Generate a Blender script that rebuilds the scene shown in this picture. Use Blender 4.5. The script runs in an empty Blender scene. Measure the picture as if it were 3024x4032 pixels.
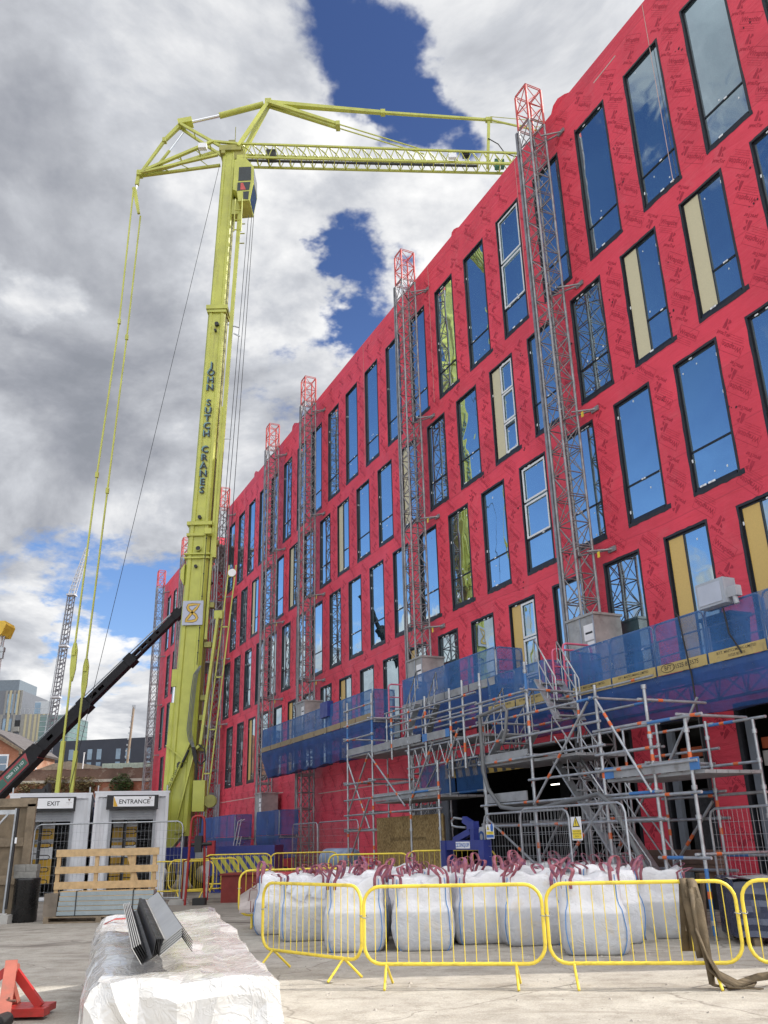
import bpy, bmesh, math, random
from mathutils import Vector, Matrix
random.seed(11)
sc = bpy.context.scene
COL = sc.collection
PI = math.pi
def rad(a): return math.radians(a)

# ------------------------------------------------------------------ camera, sky, sun, exposure
cam_d = bpy.data.cameras.new('camera'); cam = bpy.data.objects.new('camera', cam_d); COL.objects.link(cam)
_p, _r = rad(20.65), rad(-1.449)
_rt = Vector((1, 0, 0)); _fw = Vector((0, math.cos(_p), math.sin(_p))); _up = Vector((0, -math.sin(_p), math.cos(_p)))
_x = _rt*math.cos(_r) + _up*math.sin(_r); _y = -_rt*math.sin(_r) + _up*math.cos(_r)
_m = Matrix((( _x.x, _y.x, -_fw.x, 0), (_x.y, _y.y, -_fw.y, 0), (_x.z, _y.z, -_fw.z, 1.6), (0, 0, 0, 1)))
cam.matrix_world = _m
cam_d.sensor_width = 36; cam_d.lens = 36*3418.5/4032; cam_d.clip_end = 2000; cam_d.clip_start = .05
sc.camera = cam
sc.view_settings.view_transform = 'Standard'; sc.view_settings.look = 'None'
sc.view_settings.exposure = 0.78; sc.view_settings.gamma = 1
SUN_EL = 41
sun_d = bpy.data.lights.new('sun', 'SUN'); sun_d.energy = 2.8; sun_d.angle = rad(.5); sun_d.color = (1, .94, .85)
sun = bpy.data.objects.new('sun', sun_d); COL.objects.link(sun)
sun.rotation_euler = Vector((-math.cos(rad(SUN_EL)), 0, -math.sin(rad(SUN_EL)))).to_track_quat('-Z', 'Y').to_euler()

w = bpy.data.worlds.new('World'); sc.world = w; w.use_nodes = True
nt = w.node_tree; nt.nodes.clear()
class NT:
    def __init__(s, t): s.t = t
    def n(s, kind, **kw):
        nd = s.t.nodes.new(kind)
        for k, v in kw.items():
            if k.startswith('i_'):
                key = k[2:]; key = int(key) if key.isdigit() else key.replace('_', ' ')
                nd.inputs[key].default_value = v
            else: setattr(nd, k, v)
        return nd
    def l(s, a, b): s.t.links.new(a, b)
    def math(s, op, a, b=None, c=None, clamp=False):
        nd = s.t.nodes.new('ShaderNodeMath'); nd.operation = op; nd.use_clamp = clamp
        for i, v in enumerate((a, b, c)):
            if v is None: continue
            if hasattr(v, 'is_output'): s.l(v, nd.inputs[i])
            else: nd.inputs[i].default_value = v
        return nd.outputs[0]
    def mix(s, f, a, b, blend='MIX'):
        nd = s.t.nodes.new('ShaderNodeMix'); nd.data_type = 'RGBA'; nd.blend_type = blend
        for i, v in ((0, f), (6, a), (7, b)):
            if hasattr(v, 'is_output'): s.l(v, nd.inputs[i])
            elif i == 0: nd.inputs[0].default_value = v
            else: nd.inputs[i].default_value = (*v, 1) if len(v) == 3 else v
        return nd.outputs[2]
    def noise(s, vec, scale, detail=6, rough=.55, dist=0, typ='FBM'):
        nd = s.t.nodes.new('ShaderNodeTexNoise'); nd.noise_type = typ
        nd.inputs['Scale'].default_value = scale; nd.inputs['Detail'].default_value = detail
        nd.inputs['Roughness'].default_value = rough; nd.inputs['Distortion'].default_value = dist
        if vec is not None: s.l(vec, nd.inputs['Vector'])
        return nd.outputs[0]
    def ramp(s, f, pts):
        nd = s.t.nodes.new('ShaderNodeValToRGB'); cr = nd.color_ramp
        while len(cr.elements) < len(pts): cr.elements.new(.5)
        for e, (p, c) in zip(cr.elements, pts):
            e.position = p; e.color = (*c, 1) if len(c) == 3 else c
        s.l(f, nd.inputs[0]); return nd.outputs[0]
    def smooth(s, f, a, b, lo=0, hi=1):
        nd = s.t.nodes.new('ShaderNodeMapRange'); nd.interpolation_type = 'SMOOTHSTEP'
        s.l(f, nd.inputs[0]); nd.inputs[1].default_value = a; nd.inputs[2].default_value = b
        nd.inputs[3].default_value = lo; nd.inputs[4].default_value = hi
        return nd.outputs[0]
g = NT(nt)
tc = g.n('ShaderNodeTexCoord'); dirv = tc.outputs['Generated']
sky = g.n('ShaderNodeTexSky', sky_type='NISHITA', sun_disc=False, sun_elevation=rad(SUN_EL), sun_rotation=rad(90), air_density=1.0, dust_density=.6, ozone_density=3.0)
sep = g.n('ShaderNodeSeparateXYZ'); g.l(dirv, sep.inputs[0])
zz = g.math('ADD', g.math('MAXIMUM', sep.outputs[2], 0.0), .28)
cx = g.math('DIVIDE', sep.outputs[0], zz); cy = g.math('DIVIDE', sep.outputs[1], zz)
cmb = g.n('ShaderNodeCombineXYZ'); g.l(cx, cmb.inputs[0]); g.l(cy, cmb.inputs[1]); cmb.inputs[2].default_value = 2.35
cp = cmb.outputs[0]
_wn = g.n('ShaderNodeTexNoise', i_Scale=4.2, i_Detail=6.0, i_Roughness=.6); g.l(cp, _wn.inputs['Vector'])
_wa = g.n('ShaderNodeVectorMath', operation='MULTIPLY_ADD'); g.l(_wn.outputs['Color'], _wa.inputs[0]); _wa.inputs[1].default_value = (.26, .26, .26)
_wb = g.n('ShaderNodeVectorMath', operation='ADD'); g.l(dirv, _wb.inputs[0]); _wb.inputs[1].default_value = (-.13, -.13, -.13); g.l(_wb.outputs[0], _wa.inputs[2])
_wc = g.n('ShaderNodeVectorMath', operation='NORMALIZE'); g.l(_wa.outputs[0], _wc.inputs[0]); bdir = _wc.outputs[0]
def blobs(items):
    tot = None
    for d, r, wt in items:
        dn = g.n('ShaderNodeVectorMath', operation='DOT_PRODUCT'); g.l(bdir, dn.inputs[0]); dn.inputs[1].default_value = Vector(d).normalized()
        v = g.smooth(dn.outputs['Value'], math.cos(rad(r)), 1, 0, wt)
        tot = v if tot is None else g.math('ADD', tot, v)
    return tot
BLUE = [((-.056,.631,.774),7,-.13), ((-.03,.66,.751),7,-.15), ((-.008,.686,.728),7,-.17), ((.012,.71,.705),6,-.14), ((.03,.73,.684),6,-.16), ((.05,.715,.69),5,-.12),
        ((-.05,.813,.581),5,-.15), ((-.071,.823,.564),4,-.11), ((-.024,.808,.589),4.5,-.12), ((-.009,.823,.568),5,-.15), ((-.15,.887,.437),4.5,-.2),
        ((-.05,.765,.64),4.5,.16), ((-.03,.78,.625),4,.12), ((-.282,.922,.266),6,-.14), ((-.315,.908,.278),5,-.10), ((-.249,.922,.297),5,-.12), ((-.296,.933,.206),5,-.16), ((-.22,.95,.23),5,-.14), ((-.18,.95,.27),5,-.12),
        ((-.84,.36,.41),19,-.30), ((-.74,.41,.534),15,-.26), ((-.70,.58,.42),15,-.28), ((-.82,.47,.33),11,-.2), ((-.732,.3,.6),11,-.16), ((-.68,.66,.3),10,-.16),
        ((-.914,.319,.252),7,.22), ((-.67,.12,.73),9,.26), ((-.827,.522,.21),6,.16), ((-.27,.74,.62),24,.16), ((-.22,.90,.38),11,.10), ((.12,.62,.77),9,.14), ((-.13,.79,.6),6,.14), ((.06,.79,.61),5,.12), ((-.30,.945,.13),8,.12),
        ((0,-.6,.8),60,.12), ((.5,-.3,.8),45,.12)]
fb = g.noise(cp, 2.3, 11, .58, .3)
fb2 = g.noise(cp, 7.5, 8, .58, .3)
fb3 = g.noise(cp, 24.0, 6, .65, .2)
cov = g.math('ADD', g.math('ADD', g.math('MULTIPLY_ADD', g.math('SUBTRACT', fb, .5), 1.15, .5), g.math('ADD', g.math('MULTIPLY', g.math('SUBTRACT', fb2, .5), .50), g.math('MULTIPLY', g.math('SUBTRACT', fb3, .5), .20))), blobs(BLUE))
cloud_a = g.smooth(cov, .29, .50)
# light and dark parts of the cloud deck: thickness plus a sunward offset
off = g.n('ShaderNodeVectorMath', operation='ADD'); g.l(cp, off.inputs[0]); off.inputs[1].default_value = (.10, .03, .05)
fbs = g.noise(off.outputs[0], 2.3, 11, .58, .3)
relief = g.math('SUBTRACT', fb, fbs)
BR = [((-.13,.79,.598),7,.30), ((-.093,.725,.682),6,.30), ((.114,.643,.757),10,.14), ((-.312,.599,.738),9,.05), ((-.062,.837,.543),6,.24), ((-.142,.92,.365),7,.24), ((-.295,.942,.163),9,.22), ((-.372,.759,.535),3,.3), ((-.221,.889,.4),5,.10), ((.06,.78,.61),7,.22),
      ((-.25,.66,.70),7,.08), ((-.331,.733,.594),9,-.11), ((-.261,.807,.529),9,-.10), ((-.314,.843,.437),7,-.10), ((-.37,.69,.63),8,-.10), ((-.237,.75,.617),6,-.09), ((-.37,.856,.362),6,-.10), ((.093,.706,.702),5,-.12), ((-.2,.82,.53),6,-.12),
      ((-.35,.60,.70),6,-.06), ((0,-.4,.9),75,.4), ((.6,0,.8),50,.3)]  # broad overhead spots: brighter cloud added out of view to lighten the shade
shade = g.math('ADD', g.math('ADD', g.math('MULTIPLY', relief, 2.4), g.math('MULTIPLY', g.math('SUBTRACT', fb2, .5), .32)), g.math('ADD', blobs(BR), .50), clamp=True)
cl_col = g.ramp(shade, [(0, (1.75, 1.86, 2.12)), (.18, (2.1, 2.2, 2.48)), (.38, (2.7, 2.8, 3.06)), (.62, (3.6, 3.72, 3.98)), (1, (5.9, 5.9, 5.9))])
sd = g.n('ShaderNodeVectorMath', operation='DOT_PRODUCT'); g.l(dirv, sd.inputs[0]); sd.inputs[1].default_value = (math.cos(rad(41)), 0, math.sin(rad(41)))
glow = g.smooth(sd.outputs['Value'], .64, 1.0, 1.0, 3.0)  # cloud near the sun, hidden by the building, brightened to lift the shade
bk_ = g.smooth(sep.outputs[1], -.1, -.7, 1.0, 2.1)  # unseen sky behind the camera made brighter, added to lift the shade
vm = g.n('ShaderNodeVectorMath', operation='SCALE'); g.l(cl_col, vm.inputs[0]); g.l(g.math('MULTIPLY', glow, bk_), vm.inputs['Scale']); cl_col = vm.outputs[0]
lowz = g.smooth(sep.outputs[2], 0.02, .75)
sky_t = g.mix(1.0, sky.outputs[0], g.ramp(lowz, [(0, (.95, 1.0, 1.12)), (.4, (.74, .86, 1.06)), (1, (.42, .47, .66))]), 'MULTIPLY')
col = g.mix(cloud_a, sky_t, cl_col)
# below the horizon: ground-coloured
gm = g.smooth(sep.outputs[2], -.06, 0.0)
col = g.mix(gm, (1.2, 1.15, 1.05), col)
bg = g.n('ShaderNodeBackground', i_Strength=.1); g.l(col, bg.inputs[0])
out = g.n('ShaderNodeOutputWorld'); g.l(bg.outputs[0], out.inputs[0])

# ------------------------------------------------------------------ helpers
YAW = rad(25.5795)
_c, _s = math.cos(YAW), math.sin(YAW)
def B(x, y, z=0):                 # building frame (x away from the site, y along the facade) -> world
    return Vector((x*_c - y*_s, x*_s + y*_c, z))

class MB:
    def __init__(s): s.v = []; s.f = []; s.m = []; s.sm = []; s.mi = 0; s.T = None
    def add(s, vs, fs, smooth=False):
        b = len(s.v)
        s.v += [tuple(s.T @ Vector(p)) for p in vs] if s.T else [tuple(p) for p in vs]
        for f in fs: s.f.append(tuple(b+i for i in f)); s.m.append(s.mi); s.sm.append(smooth)
        return s
    def mat(s, i): s.mi = i; return s
    def box(s, x0, x1, y0, y1, z0, z1):
        if x0 > x1: x0, x1 = x1, x0
        if y0 > y1: y0, y1 = y1, y0
        if z0 > z1: z0, z1 = z1, z0
        return s.add([(x0,y0,z0),(x1,y0,z0),(x1,y1,z0),(x0,y1,z0),(x0,y0,z1),(x1,y0,z1),(x1,y1,z1),(x0,y1,z1)],
              [(0,3,2,1),(4,5,6,7),(0,1,5,4),(1,2,6,5),(2,3,7,6),(3,0,4,7)])
    def cbox(s, c, d, rot=None):
        h = [k/2 for k in d]; vs = [Vector((sx*h[0], sy*h[1], sz*h[2])) for sz in (-1,1) for sy in (-1,1) for sx in (-1,1)]
        if rot: vs = [rot @ v for v in vs]
        c = Vector(c)
        return s.add([v+c for v in vs], [(0,2,3,1),(4,5,7,6),(0,1,5,4),(1,3,7,5),(3,2,6,7),(2,0,4,6)])
    def quad(s, a, b, c, d): return s.add([a, b, c, d], [(0,1,2,3)])
    def poly(s, pts): return s.add(pts, [tuple(range(len(pts)))])
    def frame(s, p0, p1, up=(0,0,1)):
        p0, p1 = Vector(p0), Vector(p1); d = (p1-p0)
        L = d.length
        if L < 1e-9: d = Vector((0,0,1))
        d = d.normalized(); u = Vector(up)
        if abs(d.dot(u)) > .98: u = Vector((0,1,0)) if abs(d.y) < .9 else Vector((1,0,0))
        a = d.cross(u).normalized(); b = a.cross(d).normalized()
        return p0, p1, d, a, b
    def beam(s, p0, p1, wa, wb, up=(0,0,1)):
        p0, p1, d, a, b = s.frame(p0, p1, up); a = a*wa/2; b = b*wb/2
        return s.add([p0-a-b,p0+a-b,p0+a+b,p0-a+b,p1-a-b,p1+a-b,p1+a+b,p1-a+b], [(0,3,2,1),(4,5,6,7),(0,1,5,4),(1,2,6,5),(2,3,7,6),(3,0,4,7)])
    def taper(s, p0, p1, w0, h0, w1, h1, up=(0,0,1)):
        p0, p1, d, a, b = s.frame(p0, p1, up)
        vs = [p0-a*w0/2-b*h0/2,p0+a*w0/2-b*h0/2,p0+a*w0/2+b*h0/2,p0-a*w0/2+b*h0/2,p1-a*w1/2-b*h1/2,p1+a*w1/2-b*h1/2,p1+a*w1/2+b*h1/2,p1-a*w1/2+b*h1/2]
        return s.add(vs, [(0,3,2,1),(4,5,6,7),(0,1,5,4),(1,2,6,5),(2,3,7,6),(3,0,4,7)])
    def tube(s, p0, p1, r, n=8, r1=None, cap=True):
        p0, p1, d, a, b = s.frame(p0, p1); r1 = r if r1 is None else r1
        vs = []
        for k in range(n):
            t = 2*PI*k/n; o = a*math.cos(t)+b*math.sin(t); vs += [p0+o*r, p1+o*r1]
        fs = [(2*k, 2*((k+1)%n), 2*((k+1)%n)+1, 2*k+1) for k in range(n)]
        s.add(vs, fs, True)
        if cap: s.add([vs[2*k] for k in range(n)][::-1], [tuple(range(n))]); s.add([vs[2*k+1] for k in range(n)], [tuple(range(n))])
        return s
    def path(s, pts, r, n=8, closed=False):
        pts = [Vector(p) for p in pts]; N = len(pts); rings = []; prev = None
        for i, p in enumerate(pts):
            if closed: d = (pts[(i+1)%N]-pts[i-1]).normalized()
            else: d = (pts[min(i+1,N-1)]-pts[max(i-1,0)]).normalized()
            if prev is None:
                u = Vector((0,0,1)) if abs(d.z) < .9 else Vector((1,0,0))
                a = d.cross(u).normalized()
            else:
                a = (prev - d*prev.dot(d)).normalized()
            b = a.cross(d).normalized(); prev = a
            rr = r[i] if isinstance(r, (list, tuple)) else r
            rings.append([p + (a*math.cos(2*PI*k/n)+b*math.sin(2*PI*k/n))*rr for k in range(n)])
        vs = [q for ring in rings for q in ring]; fs = []
        for i in range(N if closed else N-1):
            j = (i+1)%N
            for k in range(n): fs.append((i*n+k, i*n+(k+1)%n, j*n+(k+1)%n, j*n+k))
        s.add(vs, [f[::-1] for f in fs], True)
        if not closed: s.add(rings[0], [tuple(range(n))]); s.add(rings[-1][::-1], [tuple(range(n))])
        return s
    def ribbon(s, pts, wv, th=.004):         # a strap: points with a width vector (one or per point)
        pts = [Vector(p) for p in pts]; N = len(pts); L = []; Rr = []
        ws = wv if isinstance(wv, list) else [Vector(wv)]*N
        vs = []
        for i, p in enumerate(pts):
            d = (pts[min(i+1,N-1)]-pts[max(i-1,0)]).normalized(); wd_ = Vector(ws[i]); nn = d.cross(wd_).normalized()*th/2
            vs += [p-wd_/2-nn, p+wd_/2-nn, p+wd_/2+nn, p-wd_/2+nn]
        fs = []
        for i in range(N-1):
            a = 4*i; b = a+4
            for k in range(4): fs.append((a+k, a+(k+1)%4, b+(k+1)%4, b+k))
        fs += [(3,2,1,0), (4*N-4, 4*N-3, 4*N-2, 4*N-1)]
        return s.add(vs, fs, True)
    def prism(s, poly, o, u, v, depth):         # outline (a, b) on the plane o + a u + b v, extruded by the vector depth
        o, u, v, dp = Vector(o), Vector(u), Vector(v), Vector(depth)
        p = [o+u*a+v*b for a, b in poly]; q = [x+dp for x in p]; n = len(p)
        s.add(p, [tuple(range(n))[::-1]]); s.add(q, [tuple(range(n))])
        return s.add(p+q, [(i, (i+1)%n, n+(i+1)%n, n+i) for i in range(n)])
    def lathe(s, prof, c, n=20, ax=(0,0,1)):
        c = Vector(c); ax = Vector(ax).normalized(); a = ax.orthogonal().normalized(); b = ax.cross(a)
        vs = [c+ax*z+(a*math.cos(2*PI*k/n)+b*math.sin(2*PI*k/n))*r for r, z in prof for k in range(n)]
        fs = [(i*n+k, i*n+(k+1)%n, (i+1)*n+(k+1)%n, (i+1)*n+k) for i in range(len(prof)-1) for k in range(n)]
        s.add(vs, fs, True)
        return s
    def text(s, string, o, u, v, size, align='C', depth=0, bold=0):
        vs, fs, w_ = text_geo(string, bold)
        o, u, v = Vector(o), Vector(u), Vector(v)
        sh = -w_/2 if align == 'C' else (0 if align == 'L' else -w_)
        return s.add([o+u*((x+sh)*size)+v*(y*size) for x, y in vs], fs)
    def build(s, name, mats, parent=None, off=None):
        me = bpy.data.meshes.new(name)
        vs = [tuple(Vector(p)-Vector(off)) for p in s.v] if off is not None else s.v
        me.from_pydata(vs, [], s.f)
        for mt in (mats if isinstance(mats, (list, tuple)) else [mats]): me.materials.append(mt)
        me.polygons.foreach_set('material_index', s.m); me.polygons.foreach_set('use_smooth', s.sm)
        me.update()
        o = bpy.data.objects.new(name, me); COL.objects.link(o)
        if parent: o.parent = parent
        return o
_tg = {}
def text_geo(string, bold=0):
    k = (string, bold)
    if k in _tg: return _tg[k]
    cu = bpy.data.curves.new('t', 'FONT'); cu.body = string; cu.resolution_u = 2; cu.fill_mode = 'FRONT'; cu.offset = bold
    ob = bpy.data.objects.new('t', cu); COL.objects.link(ob)
    dg = bpy.context.evaluated_depsgraph_get(); dg.update()
    me = bpy.data.meshes.new_from_object(ob.evaluated_get(dg))
    vs = [(v.co.x, v.co.y) for v in me.vertices]; fs = [tuple(p.vertices) for p in me.polygons]
    w_ = max((v[0] for v in vs), default=0)
    bpy.data.objects.remove(ob); bpy.data.curves.remove(cu); bpy.data.meshes.remove(me)
    _tg[k] = (vs, fs, w_); return _tg[k]

def tag(o, label, cat, group=None):
    o['label'] = label; o['category'] = cat
    if group: o['group'] = group
    return o
def thing(name, label, cat, loc=(0,0,0), rotz=0, group=None):
    o = bpy.data.objects.new(name, None); COL.objects.link(o); o.empty_display_size = .3
    o.location = loc; o.rotation_euler = (0, 0, rotz)
    return tag(o, label, cat, group)
def dup(root, loc=None, rotz=None, label=None, group=None, skip=()):
    kids = {}
    for o in ALLKIDS(root): kids.setdefault(o.parent.name, []).append(o)
    def rec(o, par):
        c = o.copy(); COL.objects.link(c)
        if par: c.parent = par
        for k in kids.get(o.name, []):
            if k.name.split('.')[0] not in skip: rec(k, c)
        return c
    r = rec(root, None)
    if loc is not None: r.location = loc
    if rotz is not None: r.rotation_euler = (0, 0, rotz)
    if label: r['label'] = label
    if group: r['group'] = group
    return r
def ALLKIDS(root):
    res = []
    for o in COL.objects:
        p = o.parent
        while p:
            if p == root: res.append(o); break
            p = p.parent
    return res
def struct(o): o['kind'] = 'structure'; return o

# ------------------------------------------------------------------ materials
def M(name, col, rough=.6, metal=0, var=.12, scale=3, bump=0, bscale=25, spec=.5, dirt=0, dirtcol=(.12,.10,.08), dscale=2, coat=0, streak=0):
    m = bpy.data.materials.new(name); m.use_nodes = True
    t = NT(m.node_tree); b = m.node_tree.nodes['Principled BSDF']
    tcn = t.n('ShaderNodeTexCoord'); v = tcn.outputs['Object']
    f = t.noise(v, scale, 5, .6)
    lo = tuple(c*(1-var) for c in col); hi = tuple(min(1, c*(1+var)) for c in col)
    cc = t.ramp(f, [(.3, lo), (.7, hi)])
    if dirt:
        dv = v
        if streak:
            smp = t.n('ShaderNodeMapping'); smp.inputs['Scale'].default_value = (1, 1, streak); t.l(v, smp.inputs[0]); dv = smp.outputs[0]
        d = t.smooth(t.noise(dv, dscale, 8, .65, .3), .62-.25*dirt, .75)
        cc = t.mix(t.math('MULTIPLY', d, min(1, dirt*1.2)), cc, dirtcol)
    t.l(cc, b.inputs['Base Color'])
    r = t.ramp(t.noise(v, scale*2.3, 4, .6), [(.3, (max(0, rough-.1),)*3), (.7, (min(1, rough+.1),)*3)])
    t.l(r, b.inputs['Roughness'])
    b.inputs['Metallic'].default_value = metal; b.inputs['Specular IOR Level'].default_value = spec
    if coat: b.inputs['Coat Weight'].default_value = coat
    if bump:
        bn = t.n('ShaderNodeBump', i_Strength=bump, i_Distance=.02); t.l(t.noise(v, bscale, 6, .6), bn.inputs['Height']); t.l(bn.outputs[0], b.inputs['Normal'])
    return m
def emit(name, col, st):
    m = bpy.data.materials.new(name); m.use_nodes = True; b = m.node_tree.nodes['Principled BSDF']
    b.inputs['Base Color'].default_value = (*col, 1); b.inputs['Emission Color'].default_value = (*col, 1); b.inputs['Emission Strength'].default_value = st
    return m
def net(name, col, alpha, grid=60):
    m = bpy.data.materials.new(name); m.use_nodes = True; t = NT(m.node_tree); b = m.node_tree.nodes['Principled BSDF']
    tcn = t.n('ShaderNodeTexCoord'); v = tcn.outputs['Object']
    b.inputs['Roughness'].default_value = .7
    f = t.noise(v, 1.6, 4, .6); t.l(t.ramp(f, [(.3, tuple(c*.75 for c in col)), (.7, tuple(c*1.2 for c in col))]), b.inputs['Base Color'])
    a = t.math('ADD', alpha-.26, t.math('ADD', t.math('MULTIPLY', t.noise(v, 1.3, 5, .65, .8), .36), t.math('MULTIPLY', t.noise(v, 60, 2, .5), .16)), clamp=True)
    t.l(a, b.inputs['Alpha'])
    return m

m_red = M('red_membrane', (.68, .058, .092), .5, var=.12, scale=.6, bump=.28, bscale=1.7, spec=.35)
# long shallow creases and roll joints in the wrap
_t = NT(m_red.node_tree); _b = m_red.node_tree.nodes['Principled BSDF']
_v = _t.n('ShaderNodeTexCoord').outputs['Object']
_mp = _t.n('ShaderNodeMapping'); _mp.inputs['Rotation'].default_value = (rad(38), 0, 0); _mp.inputs['Scale'].default_value = (1, .6, 3.4); _t.l(_v, _mp.inputs[0])
_h = _t.math('ADD', _t.noise(_mp.outputs[0], 1.1, 6, .55, 1.2), _t.math('MULTIPLY', _t.noise(_v, 9, 4, .6), .12))
_bn = _t.n('ShaderNodeBump', i_Strength=.6, i_Distance=.06); _t.l(_h, _bn.inputs['Height']); _t.l(_bn.outputs[0], _b.inputs['Normal'])
# roll laps every 1.5 m and slightly different rolls
_sp = _t.n('ShaderNodeSeparateXYZ'); _t.l(_v, _sp.inputs[0])
_zl = _t.math('DIVIDE', _t.math('ADD', _sp.outputs[2], _t.math('MULTIPLY', _t.noise(_v, .35, 3, .5), .25)), 1.48)
_lap = _t.smooth(_t.math('FRACT', _zl), .0, .035, .78, 1.0)
_wn2 = _t.n('ShaderNodeTexWhiteNoise', noise_dimensions='2D'); _cx = _t.n('ShaderNodeCombineXYZ'); _t.l(_t.math('FLOOR', _zl), _cx.inputs[0]); _t.l(_t.math('FLOOR', _t.math('DIVIDE', _sp.outputs[1], 11.0)), _cx.inputs[1]); _t.l(_cx.outputs[0], _wn2.inputs['Vector'])
_tone = _t.math('MULTIPLY', _lap, _t.math('MULTIPLY_ADD', _wn2.outputs[0], .14, .93))
_old = _b.inputs['Base Color'].links[0].from_socket
_dust = _t.smooth(_t.noise(_v, .8, 7, .68, .6), .52, .72, 0, .28)
_vm = _t.n('ShaderNodeVectorMath', operation='SCALE'); _t.l(_t.mix(_dust, _old, (.62, .15, .17)), _vm.inputs[0]); _t.l(_tone, _vm.inputs['Scale']); _t.l(_vm.outputs[0], _b.inputs['Base Color'])
m_print = M('print_ink', (.40, .028, .052), .5, var=.2, scale=8, spec=.3)
m_black = M('black_membrane', (.016, .017, .022), .45, var=.3, scale=5, bump=.3, bscale=20)
m_frame = M('dark_frame', (.012, .014, .020), .35, var=.2)
m_wtrim = M('white_trim', (.72, .74, .76), .4, var=.08)
m_panel = M('cream_panel', (.60, .55, .36), .35, var=.05, scale=30)
m_panel2 = M('ochre_panel', (.62, .43, .13), .35, var=.05, scale=30)
m_tab = M('white_tab', (.8, .82, .85), .4, var=.05)
def glass():
    m = bpy.data.materials.new('window_glass'); m.use_nodes = True; t = NT(m.node_tree); nt_ = m.node_tree
    for n_ in list(nt_.nodes): nt_.nodes.remove(n_)
    v = t.n('ShaderNodeTexCoord').outputs['Object']
    bn = t.n('ShaderNodeBump', i_Strength=.06, i_Distance=.3); t.l(t.noise(v, .55, 2, .4, .3), bn.inputs['Height'])
    gl = t.n('ShaderNodeBsdfGlossy', i_Roughness=.012, i_Color=(.80, .95, 1, 1)); t.l(bn.outputs[0], gl.inputs['Normal'])
    df = t.n('ShaderNodeBsdfDiffuse'); t.l(t.ramp(t.noise(v, .35, 3, .5), [(.35, (.012, .04, .06)), (.7, (.045, .12, .14))]), df.inputs['Color'])
    lw = t.n('ShaderNodeLayerWeight', i_Blend=.35); t.l(bn.outputs[0], lw.inputs['Normal'])
    mx = t.n('ShaderNodeMixShader'); t.l(t.smooth(lw.outputs['Facing'], .0, .9, .58, .95), mx.inputs[0]); t.l(df.outputs[0], mx.inputs[1]); t.l(gl.outputs[0], mx.inputs[2])
    o = t.n('ShaderNodeOutputMaterial'); t.l(mx.outputs[0], o.inputs[0])
    return m
m_glass = glass()
m_dark = M('dark_interior', (.015, .016, .018), .8, var=.3)  # near-black: the gloom of rooms and recesses is put into the colour
m_conc = M('pale_concrete', (.36, .35, .33), .85, var=.15, bump=.3)
m_steel = M('galvanised_steel', (.40, .42, .44), .42, metal=.75, var=.2, scale=6, dirt=.25, dscale=5)
m_tube = M('scaffold_tube', (.42, .44, .46), .45, metal=.7, var=.22, scale=5, dirt=.35, dscale=4, dirtcol=(.16,.14,.12))
m_mast = M('mast_steel', (.29, .29, .30), .5, metal=.55, var=.3, scale=4, dirt=.42, dscale=3, dirtcol=(.10,.07,.05))
m_mred = M('red_paint', (.50, .07, .065), .5, var=.2, dirt=.35, dscale=6)
m_yel = M('crane_yellow', (.42, .44, .075), .42, var=.14, scale=1.2, dirt=.42, dscale=3.4, dirtcol=(.20, .17, .05), coat=.15, streak=.12)
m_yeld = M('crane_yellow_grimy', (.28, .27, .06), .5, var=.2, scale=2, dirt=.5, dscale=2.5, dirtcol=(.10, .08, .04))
m_by = M('barrier_yellow', (.80, .62, .06), .38, var=.08, scale=6, dirt=.48, dscale=8, dirtcol=(.26, .17, .06))
m_ink = M('black_paint', (.012, .012, .014), .5, var=.2)
m_white = M('white_paint', (.74, .75, .77), .45, var=.05, scale=2, dirt=.15, dirtcol=(.4,.38,.34))
m_orange = M('orange_band', (.62, .13, .035), .5, var=.1)
m_blueb = M('blue_band', (.05, .17, .42), .5, var=.12)
m_net = net('blue_debris_net', (.03, .13, .36), .66)
m_netd = net('blue_debris_net_double', (.022, .085, .29), .74)
m_board = M('yellow_toe_board', (.42, .32, .12), .6, var=.15, dirt=.4, dscale=5)
m_deck = M('grey_deck', (.30, .31, .32), .6, metal=.3, var=.2, bump=.2, dirt=.4, dscale=4)
m_wood = M('sawn_timber', (.48, .33, .17), .7, var=.2, scale=8, bump=.2)
m_woodo = M('weathered_timber', (.20, .155, .105), .8, var=.3, scale=6, bump=.3)
m_rubber = M('black_rubber', (.015, .015, .016), .6, var=.3)
m_blue = M('blue_paint', (.022, .036, .20), .4, var=.12, dirt=.2)
m_chrome = M('bright_rod', (.7, .71, .73), .15, metal=1, var=.05)
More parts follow.
